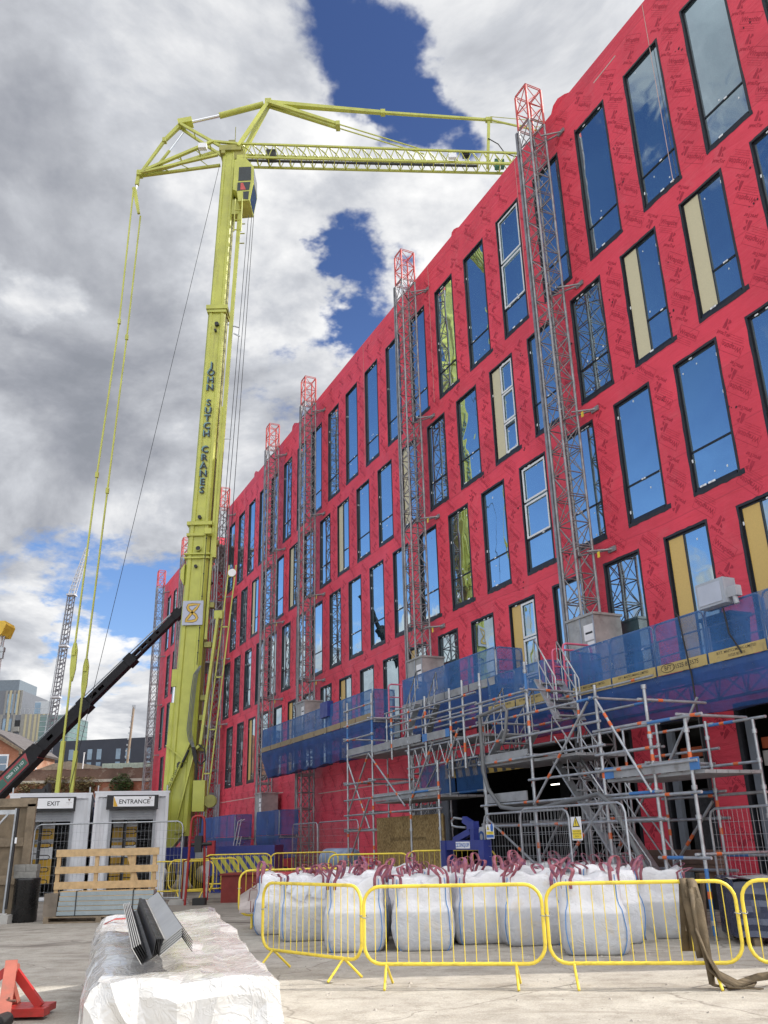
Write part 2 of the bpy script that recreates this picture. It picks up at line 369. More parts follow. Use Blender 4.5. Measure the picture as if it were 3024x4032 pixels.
# ------------------------------------------------------------------ ground
def ground_mat():
    m = bpy.data.materials.new('site_ground'); m.use_nodes = True; t = NT(m.node_tree); b = m.node_tree.nodes['Principled BSDF']
    v = t.n('ShaderNodeTexCoord').outputs['Object']
    mp = t.n('ShaderNodeMapping'); mp.inputs['Scale'].default_value = (.35, 1.0, 1); t.l(v, mp.inputs[0])
    f = t.noise(v, 1.3, 10, .68); c = t.ramp(f, [(.28, (.34, .31, .265)), (.5, (.43, .40, .35)), (.72, (.53, .50, .44))])
    fine = t.noise(v, 38, 6, .7); c = t.mix(.8, c, t.ramp(t.noise(v, 3.6, 7, .7, .4), [(.32, (.72, .70, .67)), (.5, (1, 1, 1)), (.7, (1.12, 1.12, 1.1))]), 'MULTIPLY'); c = t.mix(.55, c, t.ramp(fine, [(.3, (.55, .55, .55)), (.7, (1.25, 1.25, 1.25))]), 'MULTIPLY')
    st = t.smooth(t.noise(mp.outputs[0], .9, 6, .6, .6), .53, .64)          # tyre-smeared damp mud
    far = t.smooth(t.n('ShaderNodeSeparateXYZ').outputs[1], 0, 1)
    sp = t.n('ShaderNodeSeparateXYZ'); t.l(v, sp.inputs[0])
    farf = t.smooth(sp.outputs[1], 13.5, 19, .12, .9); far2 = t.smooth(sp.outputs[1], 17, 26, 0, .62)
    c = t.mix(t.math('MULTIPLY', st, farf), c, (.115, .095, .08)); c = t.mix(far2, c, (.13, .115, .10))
    mp2 = t.n('ShaderNodeMapping'); mp2.inputs['Scale'].default_value = (.6, 1.6, 1); mp2.inputs['Location'].default_value = (3.1, .4, 0); t.l(v, mp2.inputs[0])
    st2 = t.smooth(t.noise(mp2.outputs[0], 1.0, 5, .62, .5), .60, .68); rt = t.smooth(sp.outputs[0], 2.6, 4.2, 0, .8)
    c = t.mix(t.math('MULTIPLY', st2, rt), c, (.13, .11, .09))
    mp3 = t.n('ShaderNodeMapping'); mp3.inputs['Scale'].default_value = (.42, 1.3, 1); mp3.inputs['Rotation'].default_value = (0, 0, rad(7)); t.l(v, mp3.inputs[0])
    c = t.mix(t.smooth(t.noise(mp3.outputs[0], 1.5, 8, .68, .8), .52, .68, 0, .5), c, (.20, .175, .145))
    vo = t.n('ShaderNodeTexVoronoi', feature='DISTANCE_TO_EDGE', i_Scale=.33); wv_ = t.n('ShaderNodeVectorMath', operation='MULTIPLY_ADD'); nz_ = t.n('ShaderNodeTexNoise', i_Scale=1.1, i_Detail=5.0); t.l(v, nz_.inputs[0]); t.l(nz_.outputs['Color'], wv_.inputs[0]); wv_.inputs[1].default_value = (.9, .9, 0); t.l(v, wv_.inputs[2]); t.l(wv_.outputs[0], vo.inputs['Vector'])
    c = t.mix(t.smooth(vo.outputs[0], 0, .006, .55, 0), c, (.14, .12, .10))
    spk = t.n('ShaderNodeTexVoronoi', i_Scale=14.0); t.l(v, spk.inputs['Vector']); c = t.mix(t.smooth(spk.outputs[0], .05, .16, .6, 0), c, (.22, .20, .17))
    t.l(c, b.inputs['Base Color']); b.inputs['Roughness'].default_value = .9; b.inputs['Specular IOR Level'].default_value = .25
    bn = t.n('ShaderNodeBump', i_Strength=.55, i_Distance=.02); t.l(t.math('ADD', t.noise(v, 26, 8, .72), t.math('MULTIPLY', t.noise(v, 2.2, 4, .5), 1.5)), bn.inputs['Height']); t.l(bn.outputs[0], b.inputs['Normal'])
    return m
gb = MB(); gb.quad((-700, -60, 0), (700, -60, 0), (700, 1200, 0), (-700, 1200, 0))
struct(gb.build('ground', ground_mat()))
# loose grit, small stones
random.seed(5)
sg = MB()
for _ in range(420):
    x = random.uniform(-4.5, 6.5); y = random.uniform(8.6, 20) if random.random() < .75 else random.uniform(20, 30); r = random.uniform(.006, .022)
    ra = random.random()*PI; q = Matrix.Rotation(ra, 3, 'Z')
    vs = [q @ Vector((random.uniform(.7, 1.2)*a*r, random.uniform(.7, 1.2)*b_*r, cz)) for a, b_, cz in ((-1,-1,0),(1,-1,0),(1,1,0),(-1,1,0))] + [q @ Vector((.2*r, -.1*r, r*.9)), q @ Vector((-.4*r, .3*r, r*.7))]
    sg.add([p+Vector((x, y, 0)) for p in vs], [(0,1,4),(1,2,4),(2,5,4),(2,3,5),(3,0,5),(0,4,5)])
o = sg.build('loose_grit', M('grit', (.36, .33, .29), .9, var=.3, scale=30)); o['kind'] = 'stuff'

# ------------------------------------------------------------------ the red building
FX = 15.0
ROWZ = {1: (17.48, 22.40), 2: (13.23, 16.83), 3: (9.04, 12.64), 4: (4.75, 8.41)}
ROWL = {1: (9.68, 21), 2: (10.82, 20), 3: (11.87, 20), 4: (10.71, 20)}
PT = 2.343; WW = 1.46
wins = []                       # row, y_left(far), y_right, type
for r_, (l0, n_) in ROWL.items():
    for k in range(n_):
        L = l0 + PT*k
        if L > 56.9: continue
        kind = 'plain'
        if r_ == 1 and k == 5: kind = 'trim2'
        if r_ == 2:
            if k in (1, 2): kind = 'panel'
            if k >= 5 and (k-5) % 3 == 0: kind = 'panel'
            if k == 5: kind = 'paneltrim'
        if r_ == 3 and k == 4: kind = 'trim2'
        if r_ == 4:
            if k in (0, 1, 2): kind = 'panelo'
            if k >= 5 and (k-5) % 3 == 0: kind = 'panelo'
            if k == 5: kind = 'paneltrimo'
        wins.append((r_, L, L-WW, kind))
for r_, l0 in ((1, 72.05), (2, 70.85), (3, 72.0), (4, 70.85)):
    for k in range(3): wins.append((r_, l0+2.39*k, l0+2.39*k-1.35, 'plain'))
BO = (15, 42, 0)
bld = thing('office_building', 'red membrane wrapped building under construction with rows of tall dark windows', 'building', B(15, 42, 0), YAW)
HOLE = .065
holes = [(yr+HOLE, yl-HOLE, ROWZ[r_][0]+HOLE+.03, ROWZ[r_][1]-HOLE) for r_, yl, yr, _ in wins]
gholes = [(17.52, 26.77, 0, 3.98), (15.10, 16.37, 0, 3.99), (12.75, 13.97, 0, 4.07), (10.5, 11.7, 0, 4.07)]
holes += gholes
def wall_with_holes(mb, x, y0, y1, z0, z1, hs):
    zs = sorted({z0, z1} | {h[2] for h in hs} | {h[3] for h in hs})
    zs = [z for z in zs if z0 <= z <= z1]
    for za, zb in zip(zs, zs[1:]):
        cur = y0
        for h in sorted(h for h in hs if h[2] < (za+zb)/2 < h[3] and h[1] > y0 and h[0] < y1):
            if h[0] > cur: mb.quad((x, h[0], za), (x, cur, za), (x, cur, zb), (x, h[0], zb))
            cur = max(cur, h[1])
        if cur < y1: mb.quad((x, y1, za), (x, cur, za), (x, cur, zb), (x, y1, zb))
Y0, Y1, Y2, Y3, ROOF, BX = 6.2, 57.3, 63.5, 79.0, 24.05, 34.0
wm = MB()
wall_with_holes(wm, FX, Y0, Y1, 0, ROOF, holes)
wall_with_holes(wm, FX, Y2, Y3, 0, ROOF, holes)
for y, s_ in ((Y0, 1), (Y1, 0), (Y2, 1), (Y3, 0)):
    xe = BX if y in (Y0, Y3) else 19.0
    q = [(FX, y, 0), (xe, y, 0), (xe, y, ROOF), (FX, y, ROOF)]
    wm.poly(q if s_ else q[::-1])
wm.quad((BX, Y0, 0), (BX, Y3, 0), (BX, Y3, ROOF), (BX, Y0, ROOF))
wm.build('wall', m_red, bld, BO)
rf = MB(); rf.mat(0)
for ya, yb, xa in ((Y0, Y1, FX), (Y2, Y3, FX), (Y1, Y2, 19.0)):
    rf.quad((xa+.3, ya, ROOF-.25), (BX, ya, ROOF-.25), (BX, yb, ROOF-.25), (xa+.3, yb, ROOF-.25))
rf.mat(1)
for ya, yb in ((Y0, Y1), (Y2, Y3)):       # wrapped parapet edge: the membrane turns over the top, a pale edge catches the sky
    n_ = 60
    for k in range(n_):
        a = ya+(yb-ya)*k/n_; b_ = ya+(yb-ya)*(k+1)/n_; za = ROOF+.004*math.sin(k*1.7)+.02; zb = ROOF+.004*math.sin((k+1)*1.7)+.02
        rf.quad((FX, a, ROOF), (FX, b_, ROOF), (FX+.04, b_, zb), (FX+.04, a, za)); rf.quad((FX+.04, a, za), (FX+.04, b_, zb), (FX+.3, b_, zb), (FX+.3, a, za)); rf.quad((FX+.3, a, za), (FX+.3, b_, zb), (FX+.3, b_, ROOF-.25), (FX+.3, a, ROOF-.25))
rf.build('roof', [M('roof_grey', (.22, .22, .22), .8), m_red], bld, BO)
for y, ln, h in ((17.2, 1.0, .26), (43.0, 1.1, .28), (50.5, .9, .25), (24.2, .6, .14), (68, .7, .28)):
    fl = MB(); fl.add([(FX+.01, y-ln/2, ROOF+.01), (FX+.01, y+ln/2, ROOF+.01), (FX-.03, y+ln*.3, ROOF+h*.7), (FX-.02, y+ln*.05, ROOF+h), (FX-.02, y-ln*.3, ROOF+h*.45)], [(0,1,2,3,4)]); fl.build('loose_membrane_flap', m_red, bld, BO)
# recess behind the crane with slab edges
rc = MB()
rc.quad((19, Y1, 0), (19, Y2, 0), (19, Y2, ROOF), (19, Y1, ROOF)); rc.mat(1)
for z in (4.6, 8.8, 13.0, 17.2, 21.4): rc.box(15.6, 19, Y1+.02, Y2-.02, z-.15, z+.15)
rc.build('unfinished_bay', [m_dark, m_conc], bld, BO)

# printed lettering on the membrane: rolls hung so the print runs on a slant
pm = MB(); rnd = random.Random(3)
def in_hole(y, z, my, mz):
    return any(h[0]-my < y < h[1]+my and h[2]-mz < z < h[3]+mz for h in holes)
def put_print(y, z, flip, kind, ang):
    a = rad(ang + (180 if flip else 0))
    u = Vector((0, -math.cos(a), math.sin(a))); v = Vector((0, math.sin(a), math.cos(a)))
    o_ = Vector((FX-.004, y, z))
    if kind == 0:
        pm.text('Wraptite', o_-v*.075, u, v, .18, bold=.012)
        for sa, sb, l in ((-.36, .13, .72), (-.36, -.125, .72)):
            p = o_+u*sa+v*sb; pm.quad(p, p+u*l, p+u*l+v*.008, p+v*.008)
        for sgn in (-.36, .352): p = o_+u*sgn-v*.125; pm.quad(p, p+u*.008, p+u*.008+v*.255, p+v*.255)
        for q_ in range(3):
            p = o_-u*(.30-.02*q_)-v*(.19+.05*q_); pm.text('breathable air barrier membrane system', p, u, v, .032, 'L')
    else:
        pm.text('procTor', o_-v*.16, u, v, .13, bold=.025)
        pm.poly([o_-u*.12-v*.02, o_-u*.02-v*.02, o_-u*.01+v*.06, o_-u*.05+v*.2, o_-u*.10+v*.22])
        pm.poly([o_+u*.02-v*.02, o_+u*.11-v*.02, o_+u*.03+v*.08])
        pm.poly([o_-u*.0+v*.10, o_+u*.09+v*.16, o_+u*.06+v*.2, o_+u*.0+v*.21])
col_i = 0; y = 8.0
while y < 57:
    flip = (int(y/3.1) % 2) == 0; jz = rnd.uniform(0, .5); k = 0; z = .5+jz
    while z < 23.6:
        zz_ = z+rnd.uniform(-.04, .04); yy = y + (.12 if k % 2 else -.1)
        fz = flip ^ (int(z/4.2) % 2 == 1)
        ok = not in_hole(yy, zz_, .45, .36)
        if not ok:
            for dy in (.2, -.2, .38, -.38):
                if not in_hole(yy+dy, zz_, .34, .30): yy += dy; ok = True; break
        if ok: put_print(yy, zz_, fz, k % 2, -44+rnd.uniform(-4, 4))
        z += .56; k += 1
    y += 1.1715; col_i += 1
# grimy hand smears beside openings
pm.build('membrane_print', m_print, bld, BO)
sm = MB(); rnd = random.Random(9)
for _ in range(90):
    r_, yl, yr, _k = rnd.choice(wins[:48]); z0, z1 = ROWZ[r_]
    y = (yl+rnd.uniform(.05, .4)) if rnd.random() < .5 else (yr-rnd.uniform(.05, .4)); z = rnd.uniform(z0-.3, z1+.2)
    if in_hole(y, z, .08, .08): continue
    for _q in range(rnd.randint(1, 4)):
        a, b_ = y+rnd.uniform(-.15, .15), z+rnd.uniform(-.12, .12); s_ = rnd.uniform(.012, .04)
        sm.poly([(FX-.0055-.0004*_q, a+s_*rnd.uniform(.6, 1.2)*math.cos(t_), b_+s_*rnd.uniform(.6, 1.3)*math.sin(t_)) for t_ in [2*PI*i/7 for i in range(7)]])
sm.build('adhesive_smear', M('smear', (.03, .006, .012), .6), bld, BO)
m_tape = M('pale_tape', (.55, .38, .34), .6)
for y in (13.2, 19.9, 26.5, 33.2, 40.2, 46.7, 53.0): ln_ = MB(); ln_.quad((FX-.0045, y+.012, 17.6), (FX-.0045, y-.012, 17.6), (FX-.0045, y-.012, 24.0), (FX-.0045, y+.012, 24.0)); ln_.build('joint_tape', m_tape, bld, BO)
for z, ya, yb in ((3.95, 44, 56), (3.6, 30, 39), (.95, 30, 44)): ln_ = MB(); ln_.quad((FX-.0048, yb, z), (FX-.0048, ya, z-.02), (FX-.0048, ya, z+.02), (FX-.0048, yb, z+.04)); ln_.build('joint_tape', m_tape, bld, BO)
ln_ = MB(); ln_.quad((FX-.0046, 15.55, 23.30), (FX-.0046, 14.5, 23.35), (FX-.0046, 14.5, 23.40), (FX-.0046, 15.55, 23.35))
ln_.build('joint_tape', m_tape, bld, BO)

# windows
def make_window(r_, yl, yr, kind, rnd):
    z0, z1 = ROWZ[r_]; mb = MB(); x = FX-.012
    oy0, oy1, oz0, oz1 = yr, yl, z0, z1
    iy0, iy1, iz0, iz1 = yr+HOLE, yl-HOLE, z0+HOLE+.03, z1-HOLE
    # ragged membrane collar on the wall face, drawn as strips with uneven outer edges
    mb.mat(0); n_ = 10
    def jag(): return rnd.uniform(-.018, .018)
    def strip(a0, b0, a1, b1, o0, o1):     # inner line a->b, outward vector
        pin = [Vector((x, a0+(a1-a0)*k/n_, b0+(b1-b0)*k/n_)) for k in range(n_+1)]
        pout = [p+Vector((-.001, o0, o1))*(1+jag()/.1)+Vector((.008, 0, 0)) for p in pin]
        for k in range(n_): mb.quad(pin[k], pin[k+1], pout[k+1], pout[k])
    c = HOLE
    strip(iy1, iz0-.05, iy1, iz1+c, c, 0); strip(iy0, iz0-.05, iy0, iz1+c, -c, 0)
    strip(iy0, iz1, iy1, iz1, 0, c); strip(iy0-c*1.3, iz0, iy1+c, iz0, 0, -c-.03)
    if rnd.random() < .6: mb.cbox((FX-.004, iy0-c-.05, iz0-.02), (.006, .14, .13))
    # reveal
    d = FX+.10
    mb.quad((x, iy0, iz0), (x, iy0, iz1), (d, iy0, iz1), (d, iy0, iz0)); mb.quad((x, iy1, iz1), (x, iy1, iz0), (d, iy1, iz0), (d, iy1, iz1))
    mb.quad((x, iy0, iz1), (x, iy1, iz1), (d, iy1, iz1), (d, iy0, iz1)); mb.quad((x, iy1, iz0), (x, iy0, iz0), (d, iy0, iz0-.0), (d, iy1, iz0))
    # frame members
    mb.mat(1); fw = .045; fx0, fx1 = FX+.04, FX+.11
    mb.box(fx0, fx1, iy0, iy0+fw, iz0, iz1); mb.box(fx0, fx1, iy1-fw, iy1, iz0, iz1)
    mb.box(fx0, fx1, iy0+fw, iy1-fw, iz1-fw, iz1); mb.box(fx0-.03, fx1, iy0+fw, iy1-fw, iz0, iz0+fw+.05)
    zm = z0+1.13; gy0, gy1, gz0, gz1 = iy0+fw, iy1-fw, iz0+fw+.05, iz1-fw
    gl_y1 = gy1; ps = None
    if 'panel' in kind:
        ps = gy1-(gy1-gy0)*.40; gl_y1 = ps-.03
        mb.box(fx0, fx1, ps-.03, ps, gz0, gz1)
    if kind not in ('panelo',): mb.box(fx0+.005, fx1-.002, gy0, gl_y1, zm-.02, zm+.02)
    # packers and fixing tabs
    mb.mat(2)
    for k in range(rnd.randint(4, 8)):
        s_ = rnd.choice('LRTBM')
        w_, h_ = (.035, .085)
        if s_ == 'L': cy_, cz_ = gy1+.01, rnd.uniform(gz0+.2, gz1-.2)
        elif s_ == 'R': cy_, cz_ = gy0-.01, rnd.uniform(gz0+.2, gz1-.2)
        elif s_ == 'T': cy_, cz_, w_, h_ = rnd.uniform(gy0+.15, gy1-.15), gz1+.005, .1, .035
        elif s_ == 'B': cy_, cz_, w_, h_ = rnd.uniform(gy0+.15, gy1-.15), gz0-.005, .13, .045
        else: cy_, cz_, w_, h_ = rnd.uniform(gy0+.1, gl_y1-.1), zm, .09, .035
        if s_ == 'M' and kind == 'panelo': continue
        mb.cbox((fx0-.006-(.03 if s_ == 'B' else 0), cy_, cz_), (.01, w_, h_))
    wo = mb.build('window', [m_black, m_frame, m_tab], bld, BO)
    xg = FX+.07
    def pane(a, b_, c_, d_, name='glass_pane', mt=m_glass, xx=xg):
        # one pane, very slightly out of plane like real units, with a hint of depth
        j = rnd.uniform(-.0012, .0012); mb2 = MB()
        mb2.add([(xx+j, b_, c_), (xx-j, a, c_), (xx-j*.5, a, d_), (xx+j*.5, b_, d_)], [(0,1,2,3)])
        if mt is m_glass and rnd.random() < .75:
            mb2.mat(1)
            for _q in range(rnd.randint(1, 2)):
                yy, zz2 = rnd.uniform(a+.1, b_-.1), rnd.choice((rnd.uniform(c_+.08, c_+.25), rnd.uniform(d_-.3, d_-.1))); s_ = rnd.uniform(.02, .035)
                mb2.cbox((xx-.006, yy, zz2), (.004, s_, s_*1.6))
        o_ = mb2.build(name, [mt, m_tab], wo, BO)
    if kind == 'panelo': pane(gy0, gl_y1, gz0, gz1)
    else:
        pane(gy0, gl_y1, gz0, zm-.02); pane(gy0, gl_y1, zm+.02, gz1)
    if ps: pane(ps, gy1, gz0, gz1, 'infill_panel', m_panel2 if kind.endswith('o') else m_panel, FX+.055)
    if 'trim' in kind:
        tb = MB(); x0, x1 = FX+.02, FX+.045; t_ = .06
        if kind == 'trim2': zs_ = [(zm+.03, zm+.03+(gz1-zm)*.48), (zm+.05+(gz1-zm)*.5, gz1-.01)]
        else: h3 = (gz1-gz0)/3; zs_ = [(gz0+.02+h3*k, gz0+h3*(k+1)-.02) for k in range(3)]
        for a, b_ in zs_:
            tb.box(x0, x1, gy0+.01, gy0+.01+t_, a, b_); tb.box(x0, x1, gl_y1-.01-t_, gl_y1-.01, a, b_)
            tb.box(x0+.002, x1-.002, gy0+.01+t_, gl_y1-.01-t_, a, a+t_); tb.box(x0+.002, x1-.002, gy0+.01+t_, gl_y1-.01-t_, b_-t_, b_)
        tb.build('casement_trim', m_wtrim, wo, BO)
rnd = random.Random(21)
for wv in wins: make_window(*wv, rnd)

# ground floor openings: concrete shell behind, its gloom put into a near-black colour, strip lamps hanging in it
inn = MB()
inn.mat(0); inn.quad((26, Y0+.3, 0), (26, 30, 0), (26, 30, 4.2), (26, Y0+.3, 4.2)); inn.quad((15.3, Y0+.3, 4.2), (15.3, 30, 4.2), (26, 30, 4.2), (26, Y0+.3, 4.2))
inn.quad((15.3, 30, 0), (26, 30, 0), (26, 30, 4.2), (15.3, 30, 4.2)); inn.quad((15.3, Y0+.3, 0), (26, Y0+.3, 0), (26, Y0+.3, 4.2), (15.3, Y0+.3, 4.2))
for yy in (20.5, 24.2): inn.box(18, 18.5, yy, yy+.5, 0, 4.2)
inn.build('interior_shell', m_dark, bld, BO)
lamp_m = emit('lit_tube', (1, .96, .85), 2.2)
lm = MB()
for x, y in ((21, 23.9), (20, 27.6), (18.5, 21.2), (19.5, 19.2), (22, 25.5)): lm.cbox((x, y, 3.35), (.06, .7, .04))
for x, y, z in ((17.5, 17.9, 2.5), (17.3, 17.6, 2.3)): lm.cbox((x, y, z), (.05, .16, .07))
for k in range(len(lm.f)//6):
    one = MB(); b8 = k*8; one.add(lm.v[b8:b8+8], [tuple(i-b8 for i in f) for f in lm.f[k*6:k*6+6]]); one.build('strip_lamp', lamp_m, bld, BO)
tr = MB(); tr.mat(0)
for ya, yb, z0, z1 in gholes:
    cw = .10
    tr.box(FX-.008, FX+.25, yb-.002, yb+cw, 0, z1+cw); tr.box(FX-.008, FX+.25, ya-cw, ya+.002, 0, z1+cw); tr.box(FX-.006, FX+.25, ya, yb, z1-.002, z1+cw)
tr.build('door_collar', m_black, bld, BO)
m_jamb = M('grey_jamb', (.16, .18, .21), .5)
for yb in (16.37, 13.97, 11.7): jb = MB(); jb.box(FX+.03, FX+.14, yb-.30, yb-.12, 0, 3.8); jb.build('door_jamb', m_jamb, bld, BO)
m_dkb = M('dark_blockwork', (.035, .036, .04), .9, var=.4, scale=9, bump=.4)
for ya, yb in ((15.12, 16.05), (12.77, 13.66), (10.6, 11.3)): dk = MB(); dk.box(FX+.26, FX+.30, ya-.1, yb, 0, 2.5); dk.build('blockwork_infill', m_dkb, bld, BO)
m_prm = M('orange_primer', (.35, .07, .02), .6)
for ya, yb in ((15.12, 16.05), (12.77, 13.66), (10.6, 11.3)): lt = MB(); lt.box(FX+.2, FX+.45, ya-.02, yb, 2.85, 3.15); lt.build('concrete_lintel', m_conc, bld, BO); lt = MB(); lt.box(FX+.22, FX+.4, ya-.02, yb, 3.2, 3.42); lt.build('steel_lintel', m_prm, bld, BO)
hz = MB(); hz.mat(0); hz.box(FX-.1, FX-.05, 22.0, 26.85, 3.45, 3.92); hz.mat(1)
for k in range(10):
    a = 22.1+k*.48; hz.prism([(0, 0), (.2, 0), (.32, .46), (.12, .46)], (FX-.102, a, 3.455), (0, 1, 0), (0, 0, 1), (-.002, 0, 0))
hz.build('hazard_header_board', [M('hazard_yellow', (.5, .33, .06), .6), m_ink], bld, BO)
gc = MB(); gc.box(FX-.06, FX+.3, 26.86, 27.3, 0, 3.9); gc.mat(1); gc.box(FX-.03, FX-.006, 27.31, 29.45, 0, 2.7)
gc.build('grey_column_casing', [M('grey_casing', (.13, .14, .16), .6), M('grey_sheet', (.10, .10, .11), .8)], bld, BO)
ws = MB(); ws.box(FX-.05, FX-.02, 56.2, 57.28, 2.1, 5.1)
ws.build('white_end_sheet', M('end_sheet', (.42, .42, .46), .6), bld, BO)
# ------------------------------------------------------------------ yellow mobile tower crane
CF = 36.1
crane = thing('tower_crane', 'tall lime yellow mobile tower crane with lattice jib, standing behind the entrance cabin', 'crane', (-8.3, CF, 0))
CO = (-8.3, CF, 0)
def mast_x(z): return -8.36 + (z-2)*(.76/33.4)
def section(name, z0, z1, w0, w1, mats, dep=.95, front_rib=True):
    mb = MB(); n_ = 6
    def ring(z, w_):
        c = mast_x(z); h = w_/2; d = dep*w_/2
        prof = [(-h, -d*.72), (-h*.80, -d), (-h*.52, -d), (-h*.44, -d*.90), (h*.44, -d*.90), (h*.52, -d), (h*.80, -d), (h, -d*.72), (h, -d*.2), (h*.93, -d*.14), (h*.93, d*.3), (h, d*.38), (h, d*.8), (h*.7, d), (-h*.7, d), (-h, d*.8)]
        return [Vector((c+a, CF+b_, z)) for a, b_ in prof]
    r0, r1 = ring(z0, w0), ring(z1, w1); n_ = len(r0)
    for k in range(n_):
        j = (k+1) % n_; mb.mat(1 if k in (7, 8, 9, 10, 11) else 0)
        mb.add([r0[k], r0[j], r1[j], r1[k]], [(0, 1, 2, 3)])
    mb.mat(0); mb.add(r1, [tuple(range(n_))]); mb.add(r0[::-1], [tuple(range(n_))])
    return mb.build(name, mats, crane, CO)
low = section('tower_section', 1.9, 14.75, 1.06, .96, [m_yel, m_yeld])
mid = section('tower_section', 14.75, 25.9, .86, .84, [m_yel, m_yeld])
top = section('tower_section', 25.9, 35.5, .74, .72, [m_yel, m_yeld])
def part(mb, name, mats, par=None): return mb.build(name, mats, par or crane, CO)
# collars and flanges
mb = MB(); c = mast_x(25.9); mb.cbox((c, CF, 25.83), (1.02, .98, .22)); mb.cbox((c, CF, 25.62), (.92, .9, .14)); part(mb, 'collar', m_yel)
mb = MB(); c = mast_x(14.75); mb.cbox((c, CF, 14.72), (1.1, 1.05, .16)); mb.cbox((c, CF, 14.2), (1.08, 1.02, .12)); mb.cbox((c+.42, CF-.6, 14.3), (.3, .1, .25)); part(mb, 'collar', m_yel)
mb = MB(); c = mast_x(12.9)
mb.cbox((c, CF, 13.32), (1.1, 1.05, .06)); mb.cbox((c, CF, 13.14), (1.1, 1.05, .06))
mb.prism([(-.50, 12.9), (-.66, 12.62), (-.66, 12.25), (-.50, 11.95)], (mast_x(12.4), CF-.45, 0), (1,0,0), (0,0,1), (0, .8, 0)); part(mb, 'shoulder_plate', m_yel)
# round openings in the tower
hb = MB()
for z, x_, r in ((24.85, .07, .10), (24.5, .03, .06), (15.0, -.02, .08), (13.55, .03, .11), (12.75, -.02, .07), (4.55, -.02, .12)):
    hb.tube((mast_x(z)+x_, CF-.545, z), (mast_x(z)+x_, CF-.40, z), r, 18)
part(hb, 'round_opening', m_ink)
hb = MB(); hb.lathe([(.13, 0), (.13, .03), (.10, .03)], (mast_x(13.55)+.03, CF-.52, 13.55), 18, (0, -1, 0)); part(hb, 'opening_rim', m_yel)
# stacked lettering
m_lsh = M('letter_blue', (.12, .25, .28), .5); tb = MB(); tb2 = MB(); letters = 'JOHN SUTCH CRANES'; zt, zb = 22.62, 16.3
for i, ch in enumerate(letters):
    if ch == ' ': part(tb2, 'lettering_shadow', m_lsh); part(tb, 'lettering', m_ink); tb = MB(); tb2 = MB(); continue
    z = zt + (zb-zt)*i/(len(letters)-1); c = mast_x(z)-.01
    tb2.text(ch, (c-.05, CF-.4185, z-.10), (1,0,0), (0,0,1), .44, bold=.022)
    tb.text(ch, (c, CF-.4215, z-.15), (1,0,0), (0,0,1), .44, bold=.022)
part(tb2, 'lettering_shadow', m_lsh); part(tb, 'lettering', m_ink)
# emblem panel
sb = MB(); c = mast_x(10.7); sb.cbox((c+.02, CF-.54, 10.69), (.86, .03, 1.04)); sgn = part(sb, 'emblem_panel', M('emblem_grey', (.40, .43, .52), .5, var=.04))
def ring_band(mb, pts, wd_, y, closed=True):
    n_ = len(pts)
    for i in range(n_):
        a, b_ = Vector(pts[i]), Vector(pts[(i+1) % n_]); pa, pb = Vector(pts[i-1]), Vector(pts[(i+2) % n_])
        def nrm(p, q): d = (q-p).normalized(); return Vector((-d.y, d.x))
        na = (nrm(pa, a)+nrm(a, b_)).normalized()*wd_/2; nb = (nrm(a, b_)+nrm(b_, pb)).normalized()*wd_/2
        q = [a-na, b_-nb, b_+nb, a+na]
        mb.add([(c+.02+k.x, y, 10.69+k.y) for k in q], [(0,1,2,3)])
eight = [(.26,.36),(-.02,.36),(-.18,.34),(-.22,.24),(-.18,.14),(.0,.0),(.13,-.10),(.19,-.22),(.14,-.32),(.0,-.36),(-.26,-.36),(-.24,-.28),(-.08,-.06),(.02,.06),(.14,.18)]
e1 = MB(); ring_band(e1, eight, .135, CF-.558); part(e1, 'emblem_outline', m_ink, sgn)
e2 = MB(); ring_band(e2, eight, .095, CF-.561); part(e2, 'emblem_numeral', M('emblem_gold', (.55, .36, .06), .5), sgn)
# foot of the tower: brace plates, pivot arm, text
fb_ = MB()
fb_.beam((-8.95, CF-.60, 2.9), (-7.95, CF-.60, 5.35), .06, .24, (0,1,0)); fb_.beam((-8.35, CF-.58, 2.2), (-7.78, CF-.58, 4.9), .05, .16, (0,1,0)); fb_.beam((-8.9, CF-.56, 5.3), (-8.05, CF-.56, 4.65), .05, .08, (0,1,0))
part(fb_, 'brace_plate', m_yel)
fb_ = MB(); fb_.text('SPIERINGS SK1265-AT6', (-8.52, CF-.735, 3.93), Vector((1.0,0,2.45)).normalized(), Vector((-2.45,0,1)).normalized(), .15, bold=.01); part(fb_, 'maker_lettering', m_ink)
fb_ = MB(); fb_.prism([(-9.1,1.35),(-9.0,1.75),(-8.3,2.35),(-8.05,2.35),(-7.95,2.05),(-8.4,1.5),(-8.9,1.2)], (0, CF-.7, 0), (1,0,0), (0,0,1), (0, .5, 0)); fb_.tube((-8.18, CF-.78, 2.12), (-8.18, CF-.1, 2.12), .14, 16); part(fb_, 'pivot_arm', m_yel)
fb_ = MB(); fb_.tube((-8.88, CF-.3, 2.2), (-8.79, CF-.3, 7.0), .13, 12); fb_.mat(1); fb_.tube((-8.79, CF-.3, 7.0), (-8.77, CF-.3, 7.7), .07, 10); fb_.mat(0); fb_.cbox((-8.76, CF-.3, 8.0), (.24, .3, .7)); part(fb_, 'luffing_cylinder', [m_yel, m_chrome])
